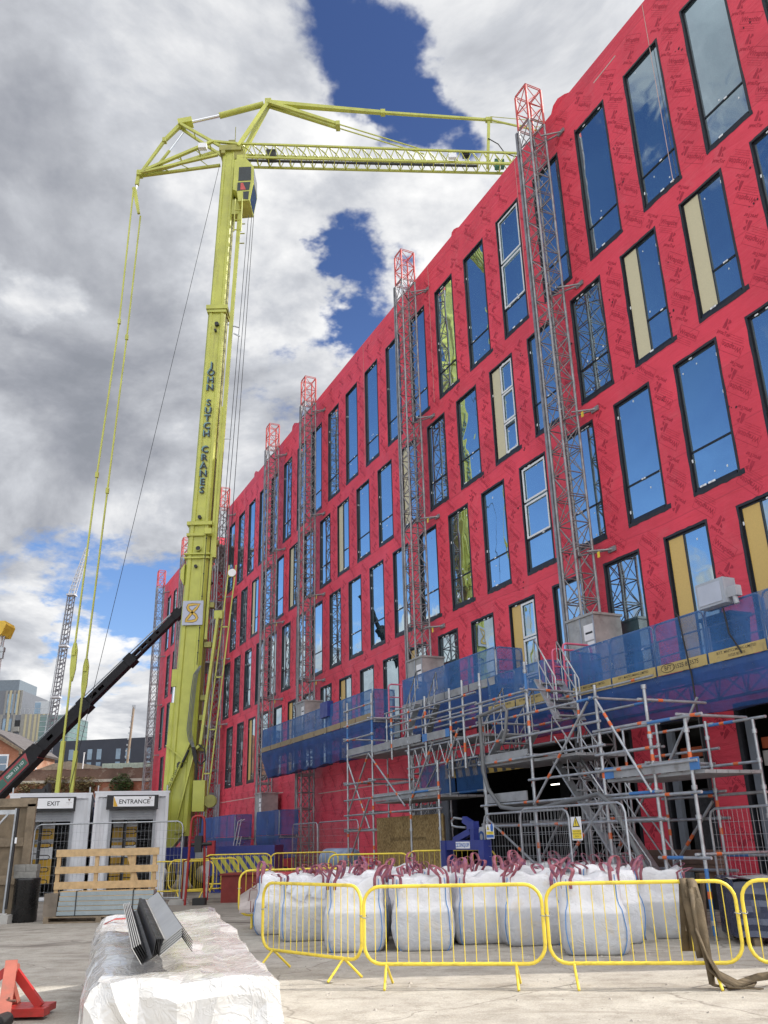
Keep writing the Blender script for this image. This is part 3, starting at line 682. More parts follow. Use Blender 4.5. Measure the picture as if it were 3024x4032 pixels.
# hydraulic lines down the front edge
hl = MB()
for k in range(4):
    o_ = .055*k; hl.path([(-7.72+o_*.3, CF-.56, 8.45), (-7.95+o_, CF-.60, 8.1), (-8.0+o_, CF-.60, 7.6), (-8.1+o_, CF-.60, 5.9), (-8.02+o_, CF-.60, 5.5), (-7.85+o_*.5, CF-.62, 5.2)], .02, 5)
part(hl, 'hydraulic_line', M('pipe_grey', (.16, .17, .16), .4, metal=.5))
hl = MB()
for k in range(3):
    o_ = .05*k; hl.path([(-7.85+o_, CF-.62, 5.2), (-7.75+o_, CF-.66, 4.8), (-7.6-o_*.5, CF-.6, 4.3), (-7.68, CF-.5, 3.6), (-7.72, CF-.4, 3.0)], .035, 6)
hl.path([(-7.6, CF-.6, 5.3), (-7.35, CF-.62, 5.1), (-7.3, CF-.62, 4.7), (-7.5, CF-.62, 4.5), (-7.62, CF-.6, 4.7)], .035, 6)
hl.path([(-7.98+.0, CF-.66, 5.1), (-8.12, CF-.70, 4.75), (-8.18, CF-.72, 4.62)], .05, 6)
part(hl, 'rubber_hose', m_rubber)
el = MB(); zs_ = [14.4, 13, 12, 10.1, 9.2, 8.5]; el.path([(mast_x(z)+.36, CF-.53, z) for z in zs_], .013, 4)
for z in (14, 13.2, 12.4, 11.4, 10.05, 9.5, 9): el.cbox((mast_x(z)+.36, CF-.54, z), (.05, .04, .05))
part(el, 'signal_cable', m_rubber)
# folding rail and beams on the right of the tower
rl = MB(); rl.beam((-6.95, CF-.2, 31.6), (-7.45, CF-.2, 13.3), .17, .16); rl.cbox((-7.45, CF-.2, 13.6), (.24, .24, .8)); rl.beam((-7.38, CF-.25, 20.5), (-7.60, CF-.25, 9.6), .10, .14); part(rl, 'guide_rail', m_yel)
rl = MB(); rl.beam((-7.08, CF-.45, 10.5), (-7.55, CF-.45, 5.3), .10, .30, (0,1,0)); rl.cbox((-7.07, CF-.45, 10.6), (.34, .16, .35)); rl.beam((-7.55, CF-.45, 5.3), (-7.85, CF-.45, 5.05), .10, .2, (0,1,0)); part(rl, 'folding_beam', m_yel)
rl = MB(); rl.beam((-6.72, CF-.35, 12.8), (-7.55, CF-.35, 2.6), .05, .05); rl.beam((-6.42, CF-.35, 12.8), (-7.25, CF-.35, 2.6), .05, .05)
for z in (12.3, 10.1, 8, 5.9, 4.2): rl.beam((-6.72-(12.8-z)*.0814, CF-.35, z), (-6.42-(12.8-z)*.0814, CF-.35, z), .05, .05)
part(rl, 'access_rail', m_yel)
rl = MB(); rl.tube((-6.58, CF-.42, 12.45), (-6.58, CF-.34, 12.45), .17, 18); part(rl, 'work_lamp', m_white)
rl = MB(); rl.cbox((-7.48, CF-.5, 3.35), (.46, .5, 1.15)); part(rl, 'control_box', m_yel)
rl = MB(); [rl.tube((-7.05, CF-.45+y_, 3.15), (-7.05, CF-.42+y_, 3.15), r_, 22) for y_, r_ in ((0,.24),(-.2,.24))]; rl.tube((-7.05, CF-.62, 3.15), (-7.05, CF-.42, 3.15), .13, 14); part(rl, 'hose_drum', m_yeld)
for z in (13.9, 11.1, 9.4, 7.2, 6.4, 5.2): gp = MB(); gp.cbox((-7.6+.02*(z-5), CF-.1, z), (.30, .3, .22)); part(gp, 'pipe_clamp', m_yeld)
# ropes running from head to base
rp = MB()
for a, b_ in ((-6.72, -7.3), (-6.55, -7.15), (-6.45, -6.9)): rp.tube((a+.2, CF-.1, 31.5), (b_+.1, CF-.1, 12.5), .014, 4)
part(rp, 'hoist_rope', m_ink)
cl = MB(); cl.tube((-7.35, CF-.2, 25.0), (-6.75, CF-.2, 24.8), .03, 6); cl.cbox((-6.85, CF-.2, 24.4), (.35, .05, .06), Matrix.Rotation(.5, 3, 'Y')); cl.beam((-7.2, CF-.2, 18.9), (-6.9, CF-.2, 18.9), .04, .04); part(cl, 'rope_guide', m_steel)
tg_ = MB(); tg_.tube((-8.15, CF, 34.9), (-12.9, CF, 3.0), .012, 4); part(tg_, 'signal_wire', m_ink)
# head, A-frame, jib
hd = MB(); hd.cbox((-7.55, CF, 35.62), (1.15, .9, .34)); hd.cbox((-7.1, CF, 35.35), (.5, .7, .8)); hd.tube((-7.35, CF-.2, 35.7), (-7.36, CF-.2, 37.2), .02, 5); hd.cbox((-7.5, CF-.2, 36.0), (.35, .3, .4)); hd.cbox((-7.9, CF-.4, 35.3), (.2, .2, .18)); part(hd, 'slewing_head', m_yeld)
APEX = (-5.69, CF, 39.0)
af = MB()
for dy in (-.42, .42): af.taper((-7.15, CF+dy, 35.7), (APEX[0], CF+dy*.15, APEX[2]), .20, .16, .26, .2)
af.cbox(APEX, (.34, .4, .34)); part(af, 'mast_strut', m_yel)
jb_ = MB(); J0, J1 = Vector((-7.0, CF, 0)), Vector((10.2, CF, 0)); NB = 30; hw = .40
def jt(s_): return Vector((-7.0+s_*17.2, CF, 35.88-1.31*s_))
def jbm(s_): return Vector((-7.0+s_*17.2, CF, 35.03-1.08*s_))
for dy in (-hw, hw): jb_.beam(jt(0)+Vector((0,dy,0)), jt(1)+Vector((0,dy,0)), .09, .10)
for dy in (-.36, .36): jb_.beam(jbm(0)+Vector((0,dy,0)), jbm(1)+Vector((0,dy,0)), .09, .11)
for k in range(NB):
    a, b_, h_ = k/NB, (k+1)/NB, (k+.5)/NB
    for dy in (-1, 1):
        jb_.tube(jt(a)+Vector((0,dy*hw,0)), jbm(h_)+Vector((0,dy*.36,0)), .027, 5); jb_.tube(jbm(h_)+Vector((0,dy*.36,0)), jt(b_)+Vector((0,dy*hw,0)), .027, 5)
    jb_.beam(jt(a)+Vector((0,-hw,0)), jt(b_)+Vector((0,hw,0)), .05, .05); jb_.beam(jbm(h_)+Vector((0,-.36,0)), jbm(h_)+Vector((0,.36,0)), .05, .05)
jib = part(jb_, 'jib', m_yel)
tr_ = MB(); tr_.beam(jbm(0)+Vector((0,0,.12)), jbm(.72)+Vector((0,0,.12)), .12, .08); tr_.cbox(jbm(.09)+Vector((0,0,.45)), (.5, .5, .45)); part(tr_, 'trolley_track', M('track_dark', (.05, .05, .05), .5, metal=.5), jib)
nb = MB(); s0, s1 = .34, .59; a, b_ = jt(s0)+Vector((0,hw-.12,-.42)), jt(s1)+Vector((0,hw-.12,-.42)); nb.quad(a, b_, b_+Vector((0,0,.30)), a+Vector((0,0,.30))); nmb = part(nb, 'name_board', m_yel, jib)
nb = MB(); nb.text('JOHN SUTCH CRANES', a+(b_-a)*.44+Vector((0,-.006,.07)), (b_-a).normalized(), (0,0,1), .26, bold=.012)
for k in range(3): nb.prism([(0,0),(.12,0),(.16,.2),(.04,.2)], a+(b_-a)*(.84+.05*k)+Vector((0,-.006,.06)), (b_-a).normalized(), (0,0,1), (0,-.002,0))
part(nb, 'name_lettering', m_ink, nmb)
fl_ = MB(); fl_.cbox((4.0, CF-.55, 34.55), (.40, .2, .28)); part(fl_, 'flood_lamp', m_white, jib); fl_ = MB(); fl_.cbox((-8.95, CF-.6, 35.55), (.42, .25, .30)); part(fl_, 'flood_lamp', m_white)
gw = MB(); gw.cbox((6.35, CF, 34.45), (.22, .3, .5)); gw.cbox((6.65, CF, 34.45), (.16, .3, .45)); part(gw, 'hook_winch', M('winch_green', (.03, .14, .08), .5), jib)
mo = MB(); mo.cbox((4.75, CF-.2, 34.95), (.35, .3, .25)); mo.tube((4.75, CF, 35.0), (4.75, CF, 35.3), .08, 8); mo.path([(6.0, CF-.1, 36.1), (6.5, CF-.1, 35.7), (6.8, CF-.1, 35.1), (7.3, CF-.1, 34.85), (8.2, CF-.1, 34.9)], .03, 5); part(mo, 'jib_cable', m_rubber, jib)
ps_ = MB(); ps_.beam((5.86, CF, 34.2), (6.13, CF, 37.45), .15, .15); part(ps_, 'jib_post', m_yel)
tp = MB()
tp.taper(APEX, (.48, CF, 38.13), .3, .22, .2, .17); tp.cbox((.48, CF, 38.13), (.25, .3, .25)); tp.taper((.48, CF, 38.13), (6.13, CF, 37.45), .16, .13, .13, .12); tp.cbox((6.13, CF, 37.45), (.35, .25, .2)); tp.beam((6.2, CF, 37.45), (10.0, CF, 36.2), .08, .08)
for dy in (-.2, .2): tp.tube((6.2, CF+dy, 37.48), (10.0, CF+dy, 36.9), .02, 5)
part(tp, 'jib_tie', m_yel)
st = MB()
for dy in (-.14, .14): st.taper((APEX[0], CF+dy, APEX[2]-.05), (-1.94, CF+dy, 37.3), .16, .18, .13, .16); st.beam((-1.94, CF+dy, 37.3), (2.6, CF+dy, 35.38), .05, .05)
st.cbox((-1.94, CF, 37.3), (.22, .5, .26)); part(st, 'folding_strut', m_yel)
rc_ = MB(); rc_.tube((-8.31, CF, 38.2), (-5.95, CF, 38.93), .17, 12); rc_.cbox((-10.1, CF, 37.75), (.75, .5, .32), Matrix.Rotation(-.2, 3, 'Y')); rc_.mat(1); rc_.tube((-9.75, CF, 37.83), (-8.31, CF, 38.2), .10, 12); part(rc_, 'rear_cylinder', [m_yel, m_chrome])
RT, TIP = Vector((-10.41, CF, 37.58)), Vector((-12.30, CF, 34.4))
rj = MB()
for dy in (-.38, .38):
    rj.beam(RT+Vector((.1,dy*.5,-.05)), (-8.0, CF+dy, 35.7), .13, .13); rj.beam(TIP+Vector((0,dy*.3,0)), (-8.5, CF+dy, 36.1), .15, .15); rj.beam(TIP+Vector((0,dy*.3,-.02)), (-8.2, CF+dy, 35.2), .13, .13)
    rj.beam((-8.5, CF+dy, 36.1), (-7.2, CF+dy, 35.9), .12, .12)
    for s_ in (.25, .5, .75): rj.tube(TIP+(Vector((-8.5,CF,36.1))-TIP)*s_+Vector((0,dy*s_,0)), TIP+(Vector((-8.2,CF,35.2))-TIP)*(s_+.1)+Vector((0,dy*s_,0)), .025, 5)
for s_ in (.3, .55, .8): rj.beam(TIP+(Vector((-8.5,CF,36.1))-TIP)*s_+Vector((0,-.4*s_,0)), TIP+(Vector((-8.5,CF,36.1))-TIP)*s_+Vector((0,.4*s_,0)), .06, .06)
for s_ in (.35, .7): p = RT+(Vector((-8.0,CF,35.7))-RT)*s_; rj.beam(p-Vector((0,.3,0)), p+Vector((0,.3,0)), .05, .05)
rj.cbox(TIP, (.26, .34, .3)); part(rj, 'counter_jib', m_yel)
rj = MB(); rj.taper(RT, (-11.15, CF, 36.6), .2, .2, .17, .17); rj.taper((-11.15, CF, 36.6), TIP, .14, .14, .12, .12); rj.cbox((-11.15, CF, 36.6), (.2,.24,.26)); part(rj, 'counter_link', m_yel)
rj = MB(); rj.tube((-10.85, CF, 35.9), (-11.4, CF, 34.95), .075, 8); rj.mat(1); rj.tube((-10.2, CF, 37.1), (-10.85, CF, 35.9), .045, 8); part(rj, 'counter_cylinder', [m_yel, m_chrome])
PA = [(-12.36,33.9),(-12.36,33.1)]
pd = MB()
pd.beam((-12.36, CF, 34.4), (-12.40, CF, 33.7), .17, .17); pd.mat(1); pd.tube((-12.40, CF, 33.7), (-12.45, CF, 33.0), .05, 8); pd.mat(0)
pts = [(-12.45,33.3),(-12.52,25.24),(-12.85,17.22),(-13.06,9.2)]
for a, b_ in zip(pts, pts[1:]): pd.beam((a[0], CF-.3, a[1]), (b_[0], CF-.3, b_[1]), .065, .065); pd.cbox((b_[0], CF-.3, b_[1]), (.13, .13, .26))
pts2 = [(-12.45,33.3),(-12.1,32.3)]; pd.taper((-12.45, CF-.2, 33.3), (-12.1, CF-.2, 31.7), .2, .2, .13, .13)
pts = [(-12.1,31.8),(-12.22,24.6),(-12.45,16.6),(-12.66,8.6)]
for a, b_ in zip(pts, pts[1:]): pd.beam((a[0], CF+.1, a[1]), (b_[0], CF+.1, b_[1]), .065, .065); pd.cbox((b_[0], CF+.1, b_[1]), (.13, .13, .26))
for x_, z_, dy in ((-13.07, 9.0, -.3), (-12.67, 8.4, .1)):
    pd.prism([(-.05,.6),(.06,.6),(.13,.3),(.13,-.5),(.05,-1.0),(-.05,-1.0),(-.1,-.5),(-.1,.3)], (x_, CF+dy, z_), (1,0,0), (0,0,1), (0,.1,0))
pd.beam((-13.08, CF-.3, 8.2), (-13.12, CF-.3, 5.5), .07, .07); pd.beam((-12.68, CF+.1, 7.6), (-12.71, CF+.1, 5.2), .07, .07)
pd.beam((-13.12, CF-.3, 5.6), (-13.2, CF-.3, 1.2), .15, .15); pd.beam((-12.71, CF+.1, 5.25), (-12.78, CF+.1, 1.2), .15, .15)
part(pd, 'ballast_pendant', [m_yel, m_chrome])
# operator's cab
cb = MB(); cy0, cy1 = CF-.75, CF+.55
out_ = [(-7.22,34.5),(-6.62,34.55),(-6.25,34.05),(-6.22,33.1),(-6.38,31.9),(-6.95,31.85),(-7.05,32.5),(-7.25,32.6)]
cb.prism(out_, (0, cy0, 0), (1,0,0), (0,0,1), (0, cy1-cy0, 0)); cb.cbox((-6.95, CF, 34.85), (.5, .8, .6)); cb.cbox((-7.2, CF, 31.9), (.5, .6, .9))
cab = part(cb, 'operator_cab', m_yel)
m_cabg = M('cab_glass', (.012, .02, .024), .12, var=.3, spec=.45)
cw_ = MB(); cw_.prism([(-6.98,34.0),(-6.36,34.02),(-6.34,33.15),(-6.99,33.12)], (0, cy0-.012, 0), (1,0,0), (0,0,1), (0,.01,0)); part(cw_, 'cab_window', m_cabg, cab)
cw_ = MB(); cw_.prism([(-7.02,33.02),(-6.36,33.05),(-6.42,32.55),(-7.03,32.5)], (0, cy0-.012, 0), (1,0,0), (0,0,1), (0,.01,0)); cw_.mat(1); cw_.prism([(-6.86,32.98),(-6.74,32.98),(-6.58,32.56),(-6.86,32.56)], (0, cy0-.016, 0), (1,0,0), (0,0,1), (0,.003,0)); part(cw_, 'cab_window', [m_cabg, m_mred], cab)
cw_ = MB(); cw_.prism([(-6.72,32.44),(-6.42,32.46),(-6.45,31.95),(-6.70,31.98)], (0, cy0-.012, 0), (1,0,0), (0,0,1), (0,.01,0)); part(cw_, 'cab_window', m_cabg, cab)
cw_ = MB(); cw_.add([(-6.235,cy0+.1,34.0),(-6.235,cy1-.1,34.0),(-6.205,cy1-.1,33.1),(-6.205,cy0+.1,33.1)], [(0,1,2,3)]); cw_.add([(-6.21,cy0+.1,33.0),(-6.21,cy1-.1,33.0),(-6.36,cy1-.1,31.98),(-6.36,cy0+.1,31.98)], [(0,1,2,3)]); part(cw_, 'cab_window', m_cabg, cab)
cw_ = MB()
for z in (31.3, 30.7, 30.1): cw_.tube((-7.1, cy0, z), (-6.75, cy0, z), .03, 6); cw_.tube((-7.1, CF+.3, z), (-6.75, CF+.3, z), .03, 6)
for x_ in (-7.1, -6.75): cw_.tube((x_, cy0, 30.0), (x_, cy0, 32.0), .03, 6)
part(cw_, 'cab_ladder', m_yel, cab)
# carrier
ca = MB(); ca.box(-13.6, -4.4, CF-1.4, CF+1.4, .55, 1.5); ca.box(-13.4, -10.6, CF-1.3, CF+1.3, 1.5, 3.0); ca.mat(1); ca.box(-7.35, -6.9, CF-1.43, CF-1.41, .75, 1.45); part(ca, 'carrier_chassis', [m_blue, M('carrier_grey', (.3,.32,.34), .5)])
for x_ in (-12.6, -11.0, -8.6, -7.0, -5.5):
    wh = MB(); wh.lathe([(.0,0),(.5,0),(.56,.05),(.56,.35),(.5,.4),(0,.4)], (x_, CF-1.1, .56), 24, (0,-1,0)); wp = part(wh, 'wheel', m_rubber)
    wh = MB(); wh.lathe([(.0,.41),(.3,.41),(.3,.36)], (x_, CF-1.1, .56), 20, (0,-1,0)); part(wh, 'wheel_rim', m_steel, wp)
rb = MB(); rb.cbox((-8.95, CF-.74, 1.72), (.28, .04, .22)); part(rb, 'tail_lamp', M('lamp_red', (.4,.02,.02), .3))
# hazard striped outrigger beam in front
og = thing('outrigger_beam', 'blue outrigger beam with yellow diagonal stripes behind the yellow barriers', 'outrigger', (-5.4, 33, 0))
ob_ = MB(); ob_.box(-6.55, -4.4, 32.9, 33.2, .55, 1.2); ob_.build('beam_box', m_blue, og, (-5.4, 33, 0))
ob_ = MB()
for k in range(7): ob_.prism([(0,.03),(.17,.03),(-.23,.58),(-.40,.58)], (-6.05+.3*k, 32.896, .58), (1,0,0), (0,0,1), (0,-.004,0))
ob_.build('warning_stripes', M('stripe_yellow', (.42,.42,.07), .6, var=.15, dirt=.4, dscale=4), og, (-5.4, 33, 0))
ob_ = MB(); ob_.box(-6.3, -6.1, 32.95, 33.15, 0, .55); ob_.box(-4.8, -4.6, 32.95, 33.15, 0, .55); ob_.box(-6.5, -5.9, 32.8, 33.3, .0, .06); ob_.box(-5.0, -4.4, 32.8, 33.3, 0, .06); ob_.build('support_leg', m_blue, og, (-5.4, 33, 0))
ob_ = MB(); ob_.cbox((-6.42, 32.95, 1.45), (.26, .2, .5)); ob_.build('signal_pod', M('pod_red', (.35,.02,.03), .5), og, (-5.4, 33, 0))
# ------------------------------------------------------------------ mast climbers along the facade
def lattice(mb, x, y, z0, z1, w_, step, rnd=None):
    h = w_/2; cs = [(x-h, y-h), (x+h, y-h), (x+h, y+h), (x-h, y+h)]
    for a, b_ in cs: mb.tube((a, b_, z0), (a, b_, z1), .042, 6)
    n_ = max(1, round((z1-z0)/step)); s_ = (z1-z0)/n_
    for k in range(n_+1):
        z = z0+s_*k
        for i in range(4):
            p, q = cs[i], cs[(i+1) % 4]; mb.tube((*p, z), (*q, z), .021, 4, cap=False)
            if k % 2 == 0: mb.tube((*p, z+.07), (*q, z+.07), .018, 4, cap=False)
            if k < n_:
                if i in (0, 2): mb.tube((*p, z), (*q, z+s_), .016, 4, cap=False); mb.tube((*q, z), (*p, z+s_), .016, 4, cap=False)
                else:
                    a, b_ = (p, q) if k % 2 else (q, p); mb.tube((*a, z), (*b_, z+s_), .018, 4, cap=False)
MX = 14.35
def mast(y, label, ztop=24.9, zbase=0.0):
    off = (MX, y, 0)
    t = thing('mast_climber', label, 'mast climber', B(MX, y, 0), YAW, 'mast climbers along the red facade')
    mb = MB(); lattice(mb, MX, y, zbase, ztop-1.45, .60, .74)
    mb.beam((MX-.32, y+.40, zbase), (MX-.32, y+.40, ztop-1.45), .06, .09)
    for k in range(int((ztop-2)/3)): mb.tube((MX-.32, y+.4, 2+3*k), (MX-.3, y+.3, 2+3*k), .02, 4)
    mb.build('lattice_mast', m_mast, t, off)
    mb = MB(); lattice(mb, MX, y, ztop-1.44, ztop, .60, .72); mb.build('mast_head', m_mred, t, off)
    for z in (22.9, 17.05, 12.85, 8.68):
        tb = MB(); tb.tube((MX+.1, y-.3, z), (FX, y-.75, z), .028, 6); tb.tube((MX+.2, y+.3, z+.05), (FX, y-.6, z+.03), .028, 6); tb.tube((MX-.3, y-.34, z), (MX+.3, y+.34, z), .024, 6); tb.cbox((FX-.03, y-.7, z), (.05, .3, .14))
        tt = tb.build('wall_tie', m_mast, t, off)
    for z in (12.72, 8.55): tb = MB(); tb.cbox((MX+.3, y-.52, z), (.012, .09, .16)); tb.build('inspection_tag', m_by, t, off)
    return t, off
def drive_box(t, off, y, z0, z1, paper=True):
    mb = MB(); mb.box(13.92, 14.78, y-.55, y+.55, z0, z1); mb.box(13.88, 14.82, y-.59, y+.59, z1, z1+.06); b_ = mb.build('drive_housing', M('housing_grey', (.38, .38, .37), .5, metal=.4, var=.25, scale=2.5, dirt=.35, dscale=3), t, off)
    mb = MB()
    for yy in (-.53, .0, .53): mb.box(13.905, 13.92, y+yy-.025, y+yy+.025, z0, z1)
    mb.build('housing_angle', m_steel, b_, off)
    if paper:
        mb = MB(); mb.box(13.912, 13.918, y-.52, y-.12, z1-.62, z1-.22); mb.box(13.912, 13.918, y-.50, y-.22, z1-1.25, z1-.66); pn = mb.build('paper_notice', m_white, b_, off)
        mb = MB(); mb.box(13.908, 13.911, y-.46, y-.18, z1-.46, z1-.41)
        mb.build('notice_heading', m_ink, pn, off)
def rail_panel(t, off, x, ya, yb, z, h, name='guardrail', mt=None, axis='y', netm=None, netdrop=0.0):
    # rounded tubular frame, mid rails, and netting
    mb = MB(); r = .02; c = .10
    def pt(s_, zz): return Vector((x, s_, zz)) if axis == 'y' else Vector((s_, x, zz))
    if ya > yb: ya, yb = yb, ya
    a, b_ = ya+.025, yb-.025
    mb.path([pt(a, z), pt(a, z+h-c), pt(a+c*.3, z+h-c*.3), pt(a+c, z+h), pt(b_-c, z+h), pt(b_-c*.3, z+h-c*.3), pt(b_, z+h-c), pt(b_, z)], r, 6)
    for k in (.35, .66): mb.tube(pt(a, z+h*k), pt(b_, z+h*k), .016, 5)
    for s_ in (a, b_): mb.tube(pt(s_+.05*(1 if s_ == a else -1), z-.12), pt(s_+.05*(1 if s_ == a else -1), z+h*.66), .018, 5)
    g_ = mb.build(name, mt or m_steel, t, off)
    if netm:
        nb_ = MB(); n_ = 6; rnd = random.Random(int(ya*97+yb*31+z*7)); d = -.028
        def np_(s_, zz, k): return Vector((x+d+rnd.uniform(-.012, .012), s_, zz)) if axis == 'y' else Vector((s_, x+d+rnd.uniform(-.012, .012), zz))
        grid_ = [[np_(ya+(yb-ya)*i/n_, z-netdrop+(h+netdrop+.02)*j/4, 0) for j in range(5)] for i in range(n_+1)]
        for i in range(n_):
            for j in range(4): nb_.add([grid_[i][j], grid_[i+1][j], grid_[i+1][j+1], grid_[i][j+1]], [(0,1,2,3)], True)
        nb_.build('netting', netm, g_, off)
    return g_
def platform(t, off, y0, y1, z, xf=13.0, xb=13.88, pw=1.43, h=1.06, netm=None, boards=True, board_m=None, truss=True, text=True, net_low=.85, ends=(1, 1)):
    if y0 > y1: y0, y1 = y1, y0
    mb = MB(); mb.box(xf+.02, xb, y0, y1, z-.10, z-.03); n_ = int((y1-y0)/.25)
    mb.mat(1); mb.box(xf, xf+.02, y0, y1, z-.14, z-.02)
    mb.build('platform_deck', [m_deck, m_steel], t, off)
    n_ = max(1, round((y1-y0)/pw)); s_ = (y1-y0)/n_
    for k in range(n_):
        a, b_ = y1-s_*k, y1-s_*(k+1)
        rail_panel(t, off, xf, a, b_, z, h, netm=netm)
        if boards:
            bm_ = MB(); bm_.box(xf-.068, xf-.056, b_+.03, a-.03, z-.02, z+.19); bd = bm_.build('toe_board', board_m or m_board, t, off)
            if text:
                tx = MB(); mid_ = (a+b_)/2
                if k % 3 == 2:
                    tx.text('BFT', (xf-.0705, mid_+.38, z+.06), (0,-1,0), (0,0,1), .13, bold=.006); tx.text('01525 853575', (xf-.0705, mid_-.12, z+.055), (0,-1,0), (0,0,1), .125, bold=.006)
                    tx.path([(xf-.0705, mid_+.38+.2*math.cos(q), z+.10+.085*math.sin(q)) for q in [2*PI*i/16 for i in range(16)]], .006, 4, True)
                else:
                    tx.text('B.F.T. MASTCLIMBING LIMITED', (xf-.0705, mid_, z+.11), (0,-1,0), (0,0,1), .072, bold=.004); tx.text('01525 853575', (xf-.0705, mid_, z+.025), (0,-1,0), (0,0,1), .072, bold=.004)
                tx.build('board_lettering', m_ink, bd, off)
    for e_, yy in ((ends[0], y0), (ends[1], y1)):
        if e_: rail_panel(t, off, yy, xf, xb, z, h, axis='x', netm=netm)
    if truss:
        tm = MB(); zb = z-.62; m_ = max(2, round((y1-y0)/.72)); q_ = (y1-y0)/m_
        for xx in (xf+.2, xb-.1): tm.tube((xx, y0, z-.16), (xx, y1, z-.16), .025, 5)
        tm.tube(((xf+xb)/2, y0+.2, zb), ((xf+xb)/2, y1-.2, zb), .03, 5)
        for k in range(m_):
            a, b_, c_ = y0+q_*k, y0+q_*(k+1), y0+q_*(k+.5)
            for xx in (xf+.2, xb-.1): tm.tube((xx, a, z-.16), ((xf+xb)/2, c_, zb), .016, 4, cap=False); tm.tube(((xf+xb)/2, c_, zb), (xx, b_, z-.16), .016, 4, cap=False)
            tm.tube((xf+.2, a, z-.16), (xb-.1, b_, z-.16), .014, 4, cap=False)
            if k % 2 == 0: tm.tube((xf-.0, a, z-.12), (xb+.3, a, z-.12), .022, 4)
        tm.build('platform_truss', m_steel, t, off)
        if netm:
            nb_ = MB(); rnd = random.Random(int(y0*13)); m_ = max(4, int((y1-y0)/.5)); cols_ = []
            for k in range(m_+1):
                yy = y0+(y1-y0)*k/m_; dz = rnd.uniform(-.05, .05)
                cols_.append([Vector((xf-.035, yy, z-.02)), Vector((xf+.01+rnd.uniform(-.02,.02), yy, z-.3)), Vector((xf+.14+rnd.uniform(-.03,.03), yy, z-net_low*.75)), Vector((xf+.30, yy, z-net_low+dz)), Vector((xb-.1, yy, z-net_low+.05+dz))])
            for k in range(m_):
                for j in range(4): nb_.add([cols_[k][j], cols_[k+1][j], cols_[k+1][j+1], cols_[k][j+1]], [(0,1,2,3)], True)
            for k in (0, m_): nb_.add(cols_[k]+[Vector((xb, cols_[k][0].y, z))], [(0,1,2,3,4,5)])
            nb_.build('underdeck_netting', m_netd, t, off)
m_pink = M('pink_gate_paint', (.62, .13, .22), .5, var=.12, dirt=.2)
def gate(t, off, y, z, x0=13.0, x1=13.85, h=1.1):
    mb = MB(); c = .1
    mb.path([(x0, y, z), (x0, y, z+h-c), (x0+c*.3, y, z+h-c*.3), (x0+c, y, z+h), (x1-c, y, z+h), (x1-c*.3, y, z+h-c*.3), (x1, y, z+h-c), (x1, y, z)], .028, 6)
    for k in (.3, .6): mb.tube((x0, y, z+h*k), (x1, y, z+h*k), .02, 5)
    mb.build('access_gate', m_pink, t, off)
# nearest machine
t, off = mast(17.97, 'grey lattice mast climber nearest the camera, its netted platform running out of frame')
drive_box(t, off, 17.6, 4.75, 6.78)
platform(t, off, 8.2, 16.92, 4.66, netm=m_net)
mb = MB(); mb.box(13.3, 13.9, 17.0, 17.4, 4.3, 4.75); mb.build('step_plate', m_pink, t, off); gate(t, off, 17.2, 4.9); gate(t, off, 17.65, 4.85)
mb = MB(); mb.box(12.74, 13.06, 11.7, 12.42, 5.66, 6.16); eb = mb.build('electrical_box', M('box_grey', (.34,.37,.42), .4, var=.08), t, off)
mb = MB(); mb.box(12.725, 12.739, 11.78, 12.36, 5.71, 6.10); mb.build('box_door', M('box_door_grey', (.42,.46,.55), .45, var=.06), eb, off)
mb = MB(); mb.box(12.80, 12.95, 11.48, 11.70, 5.75, 5.95); mb.tube((12.85, 11.6, 5.95), (12.85, 11.55, 5.6), .05, 8); mb.build('power_socket', M('socket_grey', (.36,.38,.42), .45), eb, off)
for k, (ya, yb) in enumerate(((13.2, 13.1), (11.9, 11.7))):
    mb = MB(); mb.path([(12.92, ya, 5.74), (12.9, ya, 5.8), (12.9, ya-.06, 5.72), (12.92, yb, 5.1), (12.94, yb-.05, 4.5), (12.9, yb-.1, 3.9), (12.88, yb-.12, 2.2)] if k == 0 else [(12.85, ya, 5.6), (12.9, ya, 5.1), (12.93, yb, 4.7)], .018, 5); mb.build('power_cable', m_rubber, eb, off)
# work lamp on the first platform's edge
bn_ = thing('wheelie_bin', 'dark wheelie bin standing on the nearest netted platform', 'bin', B(13.5, 12.5, 4.66), YAW); bo_ = (13.5, 12.5, 4.66)
mb = MB(); mb.taper((13.5, 12.5, 4.78), (13.5, 12.5, 5.55), .42, .62, .52, .78, (0,1,0)); mb.build('bin_body', M('bin_plastic', (.03,.04,.05), .5), bn_, bo_)
mb = MB(); mb.box(13.2, 13.8, 12.08, 12.92, 5.56, 5.63); mb.build('bin_lid', M('bin_plastic_lid', (.03,.04,.05), .5), bn_, bo_)
for yy in (12.2, 12.8):
    mb = MB(); mb.tube((13.72, yy-.03, 4.75), (13.72, yy+.03, 4.75), .10, 12); mb.build('bin_wheel', m_rubber, bn_, bo_)
# second machine
t, off = mast(27.35, 'grey lattice mast climber with blue netted platform above the loading bay')
drive_box(t, off, 26.9, 5.55, 7.45)
platform(t, off, 20.25, 26.02, 5.52, pw=1.43, h=1.0, netm=m_net, board_m=m_deck, text=False, net_low=.95)
platform(t, off, 17.95, 20.65, 4.74, xf=12.96, xb=13.86, pw=1.38, h=.98, netm=m_net, net_low=.8)
gate(t, off, 26.15, 5.3)
